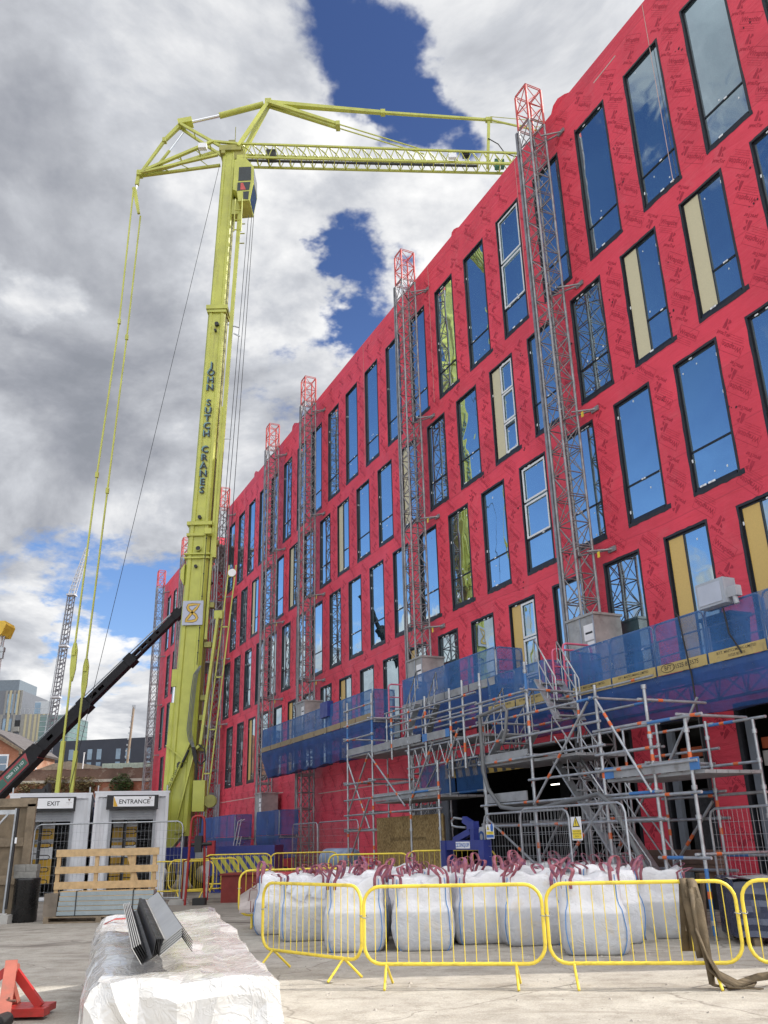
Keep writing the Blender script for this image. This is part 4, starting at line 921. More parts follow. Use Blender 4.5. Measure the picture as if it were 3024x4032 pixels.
# third machine
t, off = mast(39.0, 'grey lattice mast climber with long netted platform over plain red wall')
drive_box(t, off, 38.55, 5.6, 7.62)
platform(t, off, 28.5, 41.3, 5.62, pw=1.43, h=1.02, netm=m_net, board_m=M('toe_timber', (.28,.22,.13), .7), text=False, net_low=1.15)
gate(t, off, 27.15, 5.5)
mb = MB(); mb.box(12.85, 13.1, 32.5, 33.3, 6.2, 6.8); mb.build('electrical_box', m_blue, t, off)
# machine parked at the ground
t, off = mast(45.1, 'grey lattice mast climber with blue netted cage parked near the ground')
drive_box(t, off, 44.7, 2.2, 3.9)
platform(t, off, 38.6, 41.9, 1.9, pw=1.6, h=1.02, netm=m_netd, boards=False, net_low=1.0)
platform(t, off, 45.6, 53.0, 1.9, pw=1.5, h=1.05, netm=m_netd, boards=False, net_low=1.2)
mb = MB(); mb.cbox((13.4, 43.4, 1.0), (1.6, 2.6, .25)); mb.cbox((13.4, 43.4, .35), (2.2, 3.4, .3)); mb.tube((13.0, 40.0, 0), (13.3, 40.1, 1.2), .1, 8); mb.build('base_frame', m_blue, t, off)
mb = MB()
for k in range(5): mb.tube((12.6+.08*k, 44.2, .3+.32*k), (12.6+.08*k, 44.7, .3+.32*k), .02, 5)
for yy in (44.2, 44.7): mb.tube((12.55, yy, 0), (12.95, yy, 1.9), .025, 6); mb.path([(12.6, yy, .9), (12.9, yy, 2.6), (13.1, yy, 2.7)], .02, 5)
mb.build('access_steps', m_steel, t, off)
for y, lb in ((55.9, 'grey lattice mast climber with red head, its top showing just right of the crane tower'), (67.4, 'grey lattice mast climber with red head, its top showing just left of the crane tower'), (77.2, 'grey lattice mast climber with red head standing at the far end of the building')):
    t, off = mast(y, lb)
    mb = MB(); mb.cbox((13.9, y, .5), (1.8, 2.0, 1.0)); mb.build('base_frame', m_steel, t, off)
# hoist tower and vertical pipes standing in the unfinished bay behind the crane
ht = thing('material_hoist', 'dark steel hoist tower and pipes in the unfinished bay behind the crane', 'hoist', B(13.6, 59, 0), YAW); ho = (13.6, 59, 0)
mb = MB(); lattice(mb, 13.9, 58.6, 0, 22.5, .9, .9); lattice(mb, 13.3, 60.4, 0, 21.0, .9, .9); mb.build('hoist_mast', m_mast, ht, ho)
for k in range(5):
    mb = MB(); mb.tube((13.2+.1*k, 57.6+.22*k, 0), (13.2+.1*k, 57.6+.22*k, 21), .07, 6); mb.build('riser_pipe', M('pipe_dark_%d' % k, (.12,.13,.15), .5, metal=.5), ht, ho)
for z in (4.6, 8.8, 13.0, 17.2, 21.3):
    mb = MB(); mb.box(13.0, 15.5, 57.4, 61.5, z-.06, z+.06); mb.tube((13.0, 57.4, z+1), (13.0, 61.5, z+1), .03, 5); mb.tube((13.0, 57.4, z+.5), (13.0, 61.5, z+.5), .03, 5); mb.build('landing', m_deck, ht, ho)
# ------------------------------------------------------------------ access scaffold in front of the loading bay
SO = (11.6, 18.5, 0)
sf = thing('access_scaffold', 'galvanised tube scaffold with stair tower and walkway in front of the loading bay', 'scaffold', B(11.6, 18.5, 0), YAW)
XF, XB_ = 11.0, 12.35
srnd = random.Random(4)
def sp(mb, name): return mb.build(name, [m_tube, m_orange, m_blueb], sf, SO)
def pole(p0, p1, name, r=.026, bands=1, blue=None, couplers=()):
    mb = MB(); p0, p1 = Vector(p0), Vector(p1); mb.tube(p0, p1, r, 8)
    mb.mat(1)
    for _ in range(bands):
        s_ = srnd.uniform(.12, .9); d = (p1-p0).normalized(); q = p0+(p1-p0)*s_; mb.tube(q-d*.055, q+d*.055, r+.004, 8)
    if blue:
        mb.mat(2); a, b_ = blue; mb.tube(p0+(p1-p0)*a, p0+(p1-p0)*b_, r+.003, 8)
    mb.mat(0)
    for z in couplers: mb.tube((p0.x, p0.y, z-.035), (p0.x, p0.y, z+.035), r+.02, 6)
    return sp(mb, name)
LZ = [.25, .8, 1.35, 1.82, 2.28, 2.72, 3.2, 3.63, 4.07, 4.56]
cz = lambda zt: [z for z in (.25, 1.82, 2.28, 2.72, 3.2, 4.07, 4.56, 5.0, 5.45) if z < zt]
# standards (front, then back)
for y, z0, z1, bl in ((26.08, 0, 5.72, (.78,.86)), (24.2, 0, 5.75, (.76,.88)), (21.8, 0, 4.95, None), (20.2, 0, 3.45, None), (20.77, 3.55, 5.15, None), (19.42, 3.0, 5.15, None), (18.77, 3.15, 5.25, None), (22.85, 3.7, 4.98, (.6,.7)),
                      (17.93, 0, 5.28, None), (16.0, 0, 5.2, (.88,.95)), (13.68, 0, 4.32, None), (12.3, 0, 4.1, None), (11.4, 0, 3.46, (.02,.30))):
    pole((XF, y, z0), (XF, y, z1), 'standard', couplers=cz(z1) if z0 == 0 else [4.39, 4.6], blue=bl, bands=2, r=.031)
for y, z1 in ((26.0, 5.4), (24.2, 5.3), (22.0, 4.2), (20.2, 4.9), (18.0, 5.1), (16.0, 5.0), (14.6, 3.6), (13.6, 3.6), (12.3, 3.5), (11.2, 3.4)):
    pole((XB_, y, 0), (XB_, y, z1), 'standard', couplers=cz(z1), bands=2)
# ledgers
for x in (XF, XB_):
    dx = -.05 if x == XF else .05
    for z in (5.45, 4.98, 4.54, 3.21, 2.74, 2.30, 1.85, .9):
        if x == XB_ and z in (4.98, 2.3): continue
        ext = 24.1 if z > 4 else (20.1 if z in (2.74, 2.3) else 23.9)
        pole((x+dx, 26.25, z), (x+dx, ext if ext != 20.1 else 20.0, z), 'ledger', blue=(.75,.9) if z in (2.74,) else None)
    for z, ya, yb in ((4.85, 22.95, 18.05), (4.61, 22.85, 18.05), (4.39, 22.8, 18.0)): pole((x+dx, ya, z), (x+dx, yb, z), 'ledger', bands=2)
    for z, ya, yb in ((4.56, 18.1, 13.55), (4.07, 18.1, 13.55), (3.62, 18.1, 13.55), (3.17, 18.1, 13.5), (2.70, 16.1, 11.2), (2.26, 18.1, 12.1), (1.81, 18.1, 12.1), (.95, 18.1, 12.1)):
        if x == XF and z == 4.56: ya, yb = 18.1, 15.9
        pole((x+dx, ya, z), (x+dx, yb, z), 'ledger', bands=2, blue=(.86,.97) if z in (4.07, 2.26) else None)
    for z, ya, yb in ((3.44, 13.8, 12.15), (3.0, 13.8, 12.1), (2.2, 13.75, 11.2), (3.42, 12.4, 10.95), (1.2, 12.4, 11.2)): pole((x+dx, ya, z), (x+dx, yb, z), 'ledger', blue=(.1,.5) if z in (3.42, 1.2) else None)
# transoms
for y, zs_ in ((26.08, (4.54, 3.21, 1.85)), (24.2, (4.98, 3.21, 2.3)), (17.93, (4.07, 3.17, 1.81)), (16.0, (4.56, 3.17, 1.81)), (13.68, (4.03, 2.70, 1.81)), (12.3, (3.8, 2.7)), (11.4, (3.42, 1.2))):
    for z in zs_: pole((XF-.12, y+.06, z+.05), (XB_+.15, y+.06, z+.05), 'transom', bands=1)
# braces
for a, b_ in (((XF-.06,24.35,4.0),(XF-.06,22.0,2.42)), ((XF-.06,21.75,2.42),(XF-.06,20.3,3.9)), ((XF-.06,25.95,2.35),(XF-.06,24.35,4.0)), ((XF-.08,24.3,2.7),(XF-.08,25.9,.9)), ((XF-.04,26.0,3.9),(XF-.04,24.4,1.9)),
              ((XF-.07,13.85,4.02),(XF-.07,15.95,2.2)), ((XF-.07,13.6,4.03),(XF-.07,12.35,2.25)), ((XB_,12.4,3.95),(XB_,13.6,2.6)), ((XB_+.03,15.9,.6),(XB_+.03,13.8,2.7)), ((XB_,18.0,1.0),(XB_,16.1,2.8)), ((XF-.06,13.6,2.2),(XF-.06,14.9,1.2)), ((XB_,12.4,2.1),(XB_,13.6,1.0)), ((XF-.05,16.0,1.0),(XF-.05,17.9,2.0)), ((XB_,22,4.1),(XB_,24.1,2.4)), ((XF-.08,18.9,4.1),(XF-.08,19.6,3.3))):
    pole(a, b_, 'brace', bands=2)
# decks and toe boards
def deck(y0, y1, z, x0=XF+.03, x1=XB_-.03, toe=True, blue=None):
    mb = MB(); n_ = 5; wd_ = (x1-x0)/n_
    for k in range(n_): mb.box(x0+wd_*k+.006, x0+wd_*(k+1)-.006, y0, y1, z-.055, z)
    mb.build('deck_board', m_deck, sf, SO)
    if toe:
        mb = MB(); mb.box(XF-.035, XF-.012, y0+.04, y1-.04, z+.005, z+.20)
        if blue: mb.mat(1); mb.box(XF-.039, XF-.010, y0+.04, y0+.25, z+.003, z+.203); mb.box(XF-.039, XF-.010, y1-.3, y1-.04, z+.003, z+.203)
        mb.build('toe_board', [m_deck, m_blueb], sf, SO)
deck(24.2, 26.05, 4.06); deck(22.85, 24.15, 4.0); deck(21.0, 22.8, 4.0); deck(19.4, 20.95, 3.97, blue=1); deck(18.1, 19.35, 3.9, toe=False)
deck(16.05, 17.9, 3.15); deck(14.5, 16.0, 3.13, toe=False); deck(20.15, 24.1, 2.62); deck(11.15, 13.65, 2.55, blue=1); deck(16.2, 17.9, 2.3, toe=True)
# lattice beams under the walkway
for x in (XF+.05, XB_-.05):
    mb = MB(); mb.tube((x, 22.1, 3.86), (x, 18.2, 3.86), .026, 6); mb.tube((x, 22.0, 3.38), (x, 18.3, 3.38), .026, 6)
    for k in range(8): a = 22.0-.47*k; mb.tube((x, a, 3.86), (x, a-.23, 3.38), .018, 5); mb.tube((x, a-.23, 3.38), (x, a-.47, 3.86), .018, 5)
    mb.build('lattice_beam', m_tube, sf, SO)
# netting on the lower bay
for a, b_ in ((24.0, 21.9), (21.8, 20.2)):
    mb = MB(); mb.quad((XB_+.1, a, 2.7), (XB_+.1, b_, 2.7), (XB_+.1, b_, 3.55), (XB_+.1, a, 3.6)); mb.build('scaffold_netting', m_net, sf, SO)
# stair flights
def stair(y0, z0, y1, z1, x0, x1, n_):
    for x in (x0, x1):
        mb = MB(); mb.beam((x, y0, z0), (x, y1, z1), .045, .19, (1,0,0)); mb.build('stair_stringer', m_steel, sf, SO)
    mb = MB()
    for k in range(n_): s_ = (k+.5)/n_; mb.cbox((( x0+x1)/2, y0+(y1-y0)*s_, z0+(z1-z0)*s_), (abs(x1-x0)-.05, .22, .03))
    mb.build('stair_treads', m_deck, sf, SO)
    for x in (x0, x1):
        mb = MB(); up = Vector((0, 0, .95)); d = Vector((0, y1-y0, z1-z0)); p = Vector((x, y0, z0))
        mb.path([p+up*.45+Vector((0,(y0-y1)*.05,0)), p+up, p+d+up, p+d+up*.45], .019, 6); mb.tube(p+up*.55, p+d+up*.55, .016, 5)
        for k in (.15, .5, .85): mb.tube(p+d*k, p+d*k+up, .016, 5)
        mb.build('stair_handrail', m_tube, sf, SO)
stair(15.75, 3.05, 13.2, .15, XF+.45, XB_-.2, 12); stair(17.4, 3.9, 18.3, 3.2, XF+.3, XB_-.2, 4)
stair(22.9, 5.3, 23.9, 4.1, XF+.9, XB_+.2, 5)
stair(16.9, 5.0, 16.2, 4.0, XF+.95, XB_+.25, 5)
# looped hose hung on the scaffold
hs = MB()
hs.path([B(XF-.1, 17.85, 4.25), B(XF-.12, 17.8, 3.0), B(XF-.14, 17.6, 2.6), B(XF-.15, 17.1, 2.2), B(XF-.15, 16.6, 2.14), B(XF-.15, 15.6, 2.12), B(XF-.15, 14.8, 2.2), B(XF-.15, 14.2, 2.25), B(XF-.15, 13.7, 2.3), B(XF-.2, 13.3, 2.1), B(XF-.2, 12.9, 1.5), B(XF-.15, 12.5, .8), B(XF-.1, 12.3, .1)], .045, 8)
tag(hs.build('flexible_hose', M('hose_grey', (.13,.135,.14), .6)), 'thick grey flexible hose looping along the front of the scaffold', 'hose')
h2 = MB(); h2.path([B(XF-.1, 17.95, 4.25), B(XF-.1, 17.3, 4.3), B(XF-.1, 16.8, 4.35), B(XF-.12, 16.65, 4.2), B(XF-.12, 16.75, 3.8), B(XF-.12, 16.9, 3.55)], .04, 8)
tag(h2.build('flexible_hose', M('hose_grey2', (.15,.155,.16), .6)), 'short grey hose bent over the top rails of the scaffold', 'hose')

# ------------------------------------------------------------------ mesh fence panels
def fence_panel(label, p0, p1, h=2.05, rows=24, cols=40, foot=True, group='galvanised mesh fence panels', infill=True):
    p0, p1 = Vector(p0), Vector(p1); d = (p1-p0); L = d.length; rz = math.atan2(d.y, d.x)
    t = thing('fence_panel', label, 'fence', p0, rz, group)
    mb = MB(); c = .16; r = .021
    mb.path([(0,0,.12), (0,0,h-c), (.05,0,h-.05), (c,0,h), (L-c,0,h), (L-.05,0,h-.05), (L,0,h-c), (L,0,.12)], r, 8); mb.tube((0,0,.18), (L,0,.18), r*.9, 8); mb.build('panel_frame', m_steel, t)
    if infill:
        mb = MB(); n_ = int(L/.11)
        for k in range(1, n_): x = L*k/n_; mb.tube((x,0,.18), (x,0,h-.02), .0035, 3, cap=False)
        for z in [.18+(h-.2)*k/9 for k in range(1, 9)]: mb.tube((0,.004,z), (L,.004,z), .0035, 3, cap=False)
        mb.build('wire_mesh', m_tube, t)
    if foot:
        for x in (0, L): mb = MB(); mb.prism([(-.3,0),(.3,0),(.24,.14),(-.24,.14)], (x, -.12, 0), (1,0,0), (0,0,1), (0,.24,0)); mb.build('foot_block', m_conc, t)
    return t
Bz = lambda x, y: B(x, y, 0)
fence_panel('mesh fence panel with blue and yellow notice, left of the stair tower', Bz(10.3, 16.95), Bz(10.3, 13.95), 2.05)
fence_panel('mesh fence panel with tall warning notice, in front of the stair tower', Bz(10.2, 15.4), Bz(10.35, 12.42), 2.1)
fence_panel('mesh fence panel nearest the right edge, in front of red pier', Bz(11.55, 11.72), Bz(11.3, 8.5), 1.95)
fence_panel('narrow mesh fence panel by the plain red wall, left of its pair', Bz(12.35, 35.0), Bz(12.3, 32.1), 2.24, foot=False)
fence_panel('narrow mesh fence panel by the plain red wall, nearer the plywood', Bz(12.3, 32.0), Bz(12.3, 28.3), 2.24, foot=False)
# notices
m_sw = M('sign_white', (.74,.75,.76), .4, var=.03); m_sy = M('sign_yellow', (.78,.60,.04), .4, var=.05); m_sb = M('sign_blue', (.03,.13,.45), .4, var=.05)
def sign(label, p, rz, w_, h_, build):
    t = thing('safety_sign', label, 'sign', p, rz, 'safety notices on the mesh fences')
    mb = MB(); mb.box(0, w_, -.006, 0, 0, h_); b_ = mb.build('sign_board', m_sw, t); build(t, w_, h_); return t
def tri(t, cx_, cz_, s_):
    mb = MB(); mb.prism([(-s_,-.58*s_*1.0),(s_,-.58*s_),(0,1.15*s_)], (cx_,-.008,cz_), (1,0,0), (0,0,1), (0,-.001,0)); mb.build('warning_triangle', m_ink, t)
    mb = MB(); s2 = s_*.74; mb.prism([(-s2,-.58*s2),(s2,-.58*s2),(0,1.15*s2)], (cx_,-.010,cz_), (1,0,0), (0,0,1), (0,-.001,0)); tq = mb.build('triangle_fill', m_sy, t)
    mb = MB(); mb.box(cx_-s_*.08, cx_+s_*.08, -.013, -.0115, cz_-s_*.1, cz_+s_*.5); mb.box(cx_-s_*.08, cx_+s_*.08, -.013, -.0115, cz_-s_*.36, cz_-s_*.2); mb.build('exclamation_mark', m_ink, t)
def sg1(t, w_, h_):
    tri(t, w_/2, h_*.72, w_*.36)
    mb = MB(); mb.box(.02, w_-.02, -.009, -.0065, .03, h_*.45); pn = mb.build('notice_panel', m_sy, t)
    mb = MB()
    for k, s_ in enumerate(('MASTCLIMBER', 'EXCLUSION ZONE', 'High Risk', 'Overhead Works')): mb.text(s_, (w_/2, -.0095, h_*.36-.042*k), (1,0,0), (0,0,1), .032)
    mb.build('notice_lettering', m_ink, t)
def sg2(t, w_, h_):
    tri(t, w_*.27, h_*.74, w_*.17)
    mb = MB(); mb.prism([(.055*math.cos(a), .09*math.sin(a)) for a in [2*PI*i/14 for i in range(14)]], (w_*.76,-.0075,h_*.74), (1,0,0), (0,0,1), (0,-.001,0)); mb.box(.015, w_-.015, -.009, -.0065, .02, h_*.27); mb.build('instruction_panel', m_sb, t)
    mb = MB(); mb.box(.015, w_-.015, -.009, -.0065, h_*.29, h_*.50); mb.build('notice_panel', m_sy, t)
    mb = MB(); mb.text('WARNING', (w_/2,-.0095,h_*.36), (1,0,0), (0,0,1), .035); mb.build('notice_lettering', m_ink, t)
def sg3(t, w_, h_):
    mb = MB(); mb.prism([(.13*math.cos(a), .13*math.sin(a)) for a in [2*PI*i/22 for i in range(22)]], (w_/2,-.0075,h_*.72), (1,0,0), (0,0,1), (0,-.001,0)); mb.box(.02, w_-.02, -.009, -.0065, .04, h_*.40); mb.build('instruction_panel', m_sb, t)
    mb = MB(); mb.prism([(.06*math.cos(a), .07*math.sin(a)) for a in [2*PI*i/12 for i in range(12)]], (w_/2,-.0098,h_*.73), (1,0,0), (0,0,1), (0,-.001,0)); mb.build('pictogram', m_sw, t)
RZ = YAW-PI/2
sign('white notice with yellow warning triangle and black lettering, on the front mesh fence', B(10.22, 13.78, 1.50), RZ, .30, .40, sg1)
sign('white, yellow and blue notice on the left mesh fence panel', B(10.22, 16.75, 1.56), RZ, .31, .28, sg2)
sign('tall white notice with large blue circle beside the blue lifting fork', B(10.6, 17.75, 1.05), RZ, .34, .75, sg3)
# chipboard hoarding
def osb():
    m = bpy.data.materials.new('strand_board'); m.use_nodes = True; t = NT(m.node_tree); b = m.node_tree.nodes['Principled BSDF']
    v = t.n('ShaderNodeTexCoord').outputs['Object']
    vo = t.n('ShaderNodeTexVoronoi', i_Scale=26.0, i_Randomness=1.0); mp = t.n('ShaderNodeMapping'); mp.inputs['Scale'].default_value = (1, 1.0, .75); mp.inputs['Rotation'].default_value = (.6, 0, 0); t.l(v, mp.inputs[0]); t.l(mp.outputs[0], vo.inputs['Vector'])
    sp_ = t.n('ShaderNodeSeparateColor'); t.l(vo.outputs['Color'], sp_.inputs[0])
    t.l(t.ramp(t.math('ADD', t.math('MULTIPLY', sp_.outputs[0], .55), t.math('MULTIPLY', t.noise(v, 2.5, 5, .6), .45)), [(.2, (.15,.095,.03)), (.5, (.27,.18,.065)), (.8, (.37,.27,.12))]), b.inputs['Base Color']); b.inputs['Roughness'].default_value = .75
    return m
m_osb = osb()
hb_ = thing('chipboard_hoarding', 'brown strand board hoarding under the scaffold walkway', 'hoarding', B(11.6, 23.2, 0), YAW); ho_ = (11.6, 23.2, 0)
for a, b_ in ((25.25, 23.18), (23.16, 21.1)):
    mb = MB(); mb.box(11.58, 11.60, b_, a, 0.02, 2.2); mb.build('strand_board_sheet', m_osb, hb_, ho_)
mb = MB(); mb.text('FOR USE IN CONSTRUCTION WORKS', (11.575, 23.2, 1.55), (0,-1,0), (0,0,1), .13); mb.build('stencil_lettering', M('stencil_ink', (.09,.06,.02), .7), hb_, ho_)
for y in (25.1, 23.17, 21.25):
    mb = MB(); mb.box(11.62, 11.70, y-.04, y+.04, 0, 2.15); mb.build('timber_post', m_woodo, hb_, ho_)
# blue lifting fork
cq = thing('lifting_fork', 'blue crane lifting fork with white name plate in front of the loading bay', 'lifting fork', B(10.3, 17.8, 0), YAW); co = (10.3, 17.8, 0)
mb = MB(); mb.box(10.2, 10.36, 16.85, 18.7, 1.34, 1.54); mb.box(10.18, 10.38, 18.5, 18.72, .0, 1.54); mb.box(10.18, 10.38, 16.83, 17.05, 0, 1.54); mb.build('cross_frame', m_blue, cq, co)
mb = MB(); mb.beam((10.28, 18.2, 1.54), (10.28, 17.45, 1.72), .12, .13); mb.beam((10.28, 17.36, 1.5), (10.28, 17.33, 1.84), .13, .15, (0,1,0)); mb.beam((10.28, 17.33, 1.82), (10.28, 17.75, 1.97), .12, .13); mb.cbox((10.28, 17.4, 1.84), (.14, .3, .16)); mb.build('lifting_arm', m_blue, cq, co)
mb = MB(); mb.path([(10.28, 17.75, 1.97), (10.28, 18.2, 2.02), (10.28, 18.33, 1.95), (10.28, 18.3, 1.85), (10.28, 18.1, 1.82), (10.28, 17.7, 1.80)], .025, 6); mb.build('lifting_loop', m_steel, cq, co)
mb = MB(); mb.box(10.185, 10.195, 17.42, 18.02, 1.37, 1.51); npl = mb.build('name_plate', m_sw, cq, co)
mb = MB(); mb.text('CONQUIP', (10.182, 17.70, 1.405), (0,-1,0), (0,0,1), .115, bold=.012); mb.path([(10.182, 17.975+.035*math.cos(a), 1.44+.035*math.sin(a)) for a in [PI*(.3+1.4*i/9) for i in range(10)]], .008, 4); mb.build('plate_lettering', m_sb, npl, co)
for y in (17.0, 18.6): mb = MB(); mb.box(10.38, 11.3, y-.07, y+.07, .0, .07); mb.build('fork_tine', m_blue, cq, co)
# materials lying behind the barriers
wp = MB()
wp.lathe([(0,0),(.34,0),(.36,.05),(.36,1.5),(.34,1.55),(0,1.55)], B(11.7, 29.6, 1.0), 22, B(.2, -1, 0)); tag(wp.build('wrapped_roll', M('roll_wrap', (.25,.32,.46), .35, var=.3, scale=1.5)), 'pale wrapped roll lying by the mesh fence near the red wall', 'roll')
for k, (y, x, L, lab) in enumerate(((33, 10.6, 5, 'grey board stack low on the ground behind the yellow barriers'), (39, 10.8, 4, 'grey board stack on the ground below the blue netted cage'))):
    mb = MB()
    for j in range(5): mb.T = None; mb.cbox((0, 0, .06+.09*j), (1.3+.05*(j % 2), L, .075), Matrix.Rotation(.01*j, 3, 'Z'))
    o = mb.build('board_stack', m_deck); o.location = B(x, y, 0); o.rotation_euler = (0,0,YAW); tag(o, lab, 'board stack')
mb = MB(); mb.cbox((0,0,.36), (1.0, 5.5, .72)); mb.cbox((0,0,.75), (1.1, 5.6, .05)); o = mb.build('red_skip', M('dull_red', (.18,.022,.018), .7, var=.2)); o.location = (-2.2, 27.5, 0); o.rotation_euler = (0, 0, PI/2-.1); tag(o, 'low dull red container behind the white bags', 'container')
for y, x in ((14.2, 12.9),):
    for k in range(3):
        mb = MB(); mb.cbox((0,0,0), (.25, 2.4, .12)); o = mb.build('timber_beam', M('beam_brown_%d' % k, (.16,.10,.075), .8, var=.3)); o.location = B(x, y, .95+.13*k); o.rotation_euler = (0,0,YAW); tag(o, 'brown beam on trestles below the scaffold stair, %s of three' % ('lowest', 'middle', 'topmost')[k], 'beam', 'beams under the stair')
for yy, wd_ in ((13.3, 'right'), (15.1, 'left')):
    mb = MB(); mb.box(12.6, 13.2, yy-.05, yy+.05, .78, .88); [mb.beam((12.7+.4*s_, yy, .8), (12.62+.56*s_, yy, 0), .06, .06) for s_ in (0, 1)]
    o = mb.build('trestle', m_woodo, None)
    for v in o.data.vertices: v.co = B(*v.co)-B(12.9, yy, 0)
    o.location = B(12.9, yy, 0); tag(o, 'timber trestle under the %s end of the brown beams, below the scaffold stair' % wd_, 'trestle', 'trestles under the beams')
# ------------------------------------------------------------------ bulk bags
def bag_mat():
    m = bpy.data.materials.new('woven_bag'); m.use_nodes = True; t = NT(m.node_tree); b = m.node_tree.nodes['Principled BSDF']
    v = t.n('ShaderNodeTexCoord').outputs['Object']; sp_ = t.n('ShaderNodeSeparateXYZ'); t.l(v, sp_.inputs[0])
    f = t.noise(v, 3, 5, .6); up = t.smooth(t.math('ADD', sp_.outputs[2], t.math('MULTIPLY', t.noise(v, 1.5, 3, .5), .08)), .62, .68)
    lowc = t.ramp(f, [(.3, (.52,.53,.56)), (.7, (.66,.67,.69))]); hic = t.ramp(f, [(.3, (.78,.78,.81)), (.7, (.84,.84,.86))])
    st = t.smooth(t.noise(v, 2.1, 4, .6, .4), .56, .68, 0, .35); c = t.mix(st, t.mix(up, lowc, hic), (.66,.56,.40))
    t.l(c, b.inputs['Base Color']); b.inputs['Roughness'].default_value = .6; b.inputs['Subsurface Weight'].default_value = .0
    w1 = t.n('ShaderNodeTexWave', i_Scale=60.0, i_Distortion=.6); t.l(v, w1.inputs['Vector'])
    h = t.math('ADD', t.math('MULTIPLY', w1.outputs[1], .06), t.math('ADD', t.math('MULTIPLY', t.noise(v, 5, 5, .6, .8), 1.0), t.math('MULTIPLY', t.noise(v, 28, 4, .6), .18)))
    bn = t.n('ShaderNodeBump', i_Strength=.8, i_Distance=.04); t.l(h, bn.inputs['Height']); t.l(bn.outputs[0], b.inputs['Normal'])
    return m
m_bag = bag_mat()
def strap_mat():
    m = bpy.data.materials.new('maroon_webbing'); m.use_nodes = True; t = NT(m.node_tree); b = m.node_tree.nodes['Principled BSDF']
    v = t.n('ShaderNodeTexCoord').outputs['Object']
    t.l(t.ramp(t.noise(v, 9, 4, .6), [(.3, (.26,.06,.09)), (.5, (.42,.15,.18)), (.7, (.22,.09,.19))]), b.inputs['Base Color']); b.inputs['Roughness'].default_value = .75
    return m
m_strap = strap_mat(); m_seam = M('blue_piping', (.06,.26,.62), .6, var=.2)
def make_bag(seed, label):
    rnd = random.Random(seed)
    t = thing('bulk_bag', label, 'bag', (0,0,0), 0, 'white bulk bags behind the yellow barriers')
    prof = [(.03,.36),(.0,.40),(.03,.425),(.10,.455),(.22,.475),(.38,.485),(.54,.475),(.66,.46),(.72,.435),(.80,.42),(.91,.418),(1.02,.415),(1.10,.405),(1.14,.39)]
    N = 48; rings = []
    ph = [rnd.uniform(0, 6.28) for _ in range(8)]; lean = (rnd.uniform(-.02,.02), rnd.uniform(-.02,.02)); fold = rnd.uniform(.6, 1.3)
    for z, r in prof:
        ring = []
        for k in range(N):
            a = 2*PI*k/N+PI/N; ca, sa = math.cos(a), math.sin(a); n_ = 8.5 if z < .65 else 9.0
            q = (abs(ca)**n_+abs(sa)**n_)**(-1/n_)
            rr = r*q
            if z > .64:                     # the empty skirt: soft vertical folds
                rr += fold*(.020*math.sin(5*a+ph[0])+.014*math.sin(9*a+ph[1]+z*4)+.008*math.sin(17*a+ph[7]))*min(1, (z-.6)*4)
            else: rr += .010*math.sin(5*a+ph[2]+z*9)+.006*math.sin(13*a+ph[3]-z*14)
            zz = z+(.040*math.sin(3*a+ph[4])+.022*math.sin(7*a+ph[5]))*max(0, (z-.7)*2.5)
            if z > .9 : zz += .05*(max(abs(ca), abs(sa))*-1+1)*0 + .045*(abs(math.sin(2*a))-.4)
            ring.append(Vector((rr*ca+lean[0]*z, rr*sa+lean[1]*z, zz)))
        rings.append(ring)
    sagz = (1.0, .93, .90)
    for s_, dz in ((.9, -.05), (.6, -.10), (.25, -.13)):
        rings.append([Vector((p.x*s_, p.y*s_, p.z+dz+.03*math.sin(4*i*2*PI/N+ph[6])*s_)) for i, p in enumerate(rings[13])])
    mb = MB(); vs = [p for r_ in rings for p in r_]; fs = []
    for i in range(len(rings)-1):
        for k in range(N): fs.append((i*N+k, i*N+(k+1)%N, (i+1)*N+(k+1)%N, (i+1)*N+k))
    mb.add(vs, fs, True); mb.add(rings[0][::-1], [tuple(range(N))]); mb.add(rings[-1], [tuple(range(N))], True)
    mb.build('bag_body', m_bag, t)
    for cnr in range(4):
        k = (cnr*N//4+N//8) % N; k = min(range(N), key=lambda q: abs(((2*PI*q/N+PI/N)-(PI/4+cnr*PI/2)+PI) % (2*PI)-PI))
        sm = MB(); pts = [rings[i][k]*1.0+Vector((rings[i][k].x, rings[i][k].y, 0)).normalized()*.006 for i in range(1, 13)]; sm.path(pts, .007, 4); sm.build('corner_piping', m_seam, t)
        # one webbing loop per corner, limp in its own way
        base = rings[12][k]; n2 = Vector((base.x, base.y, 0)).normalized(); tg2 = Vector((-n2.y, n2.x, 0))
        L = rnd.uniform(.17, .30); tilt = rnd.uniform(-.9, .9); out_ = rnd.uniform(-.16, .16); flop = rnd.random() < .25
        a0 = base-tg2*.075+Vector((0,0,-.14)); a1 = base+tg2*.075+Vector((0,0,-.14)); pts = [a0, base-tg2*.075]; ws = []
        for s_ in range(1, 10):
            a = PI*s_/10; hgt = L*math.sin(a)**.8*(.35 if flop else 1); w_ = .075*math.cos(a)*(1+1.0*math.sin(a))
            pts.append(base-tg2*w_+Vector((0,0,hgt))+n2*(out_*math.sin(a)+(.22*math.sin(a) if flop else 0))+tg2*tilt*hgt)
        pts += [base+tg2*.075, a1]
        tw = rnd.uniform(-.7, .7); ws = [(n2*math.cos(tw*math.sin(PI*i/12))+tg2*math.sin(tw*math.sin(PI*i/12))).normalized()*.062 for i in range(len(pts))]
        hb2 = MB(); hb2.ribbon(pts, ws, .006); hb2.build('lifting_loop', m_strap, t)
    return t
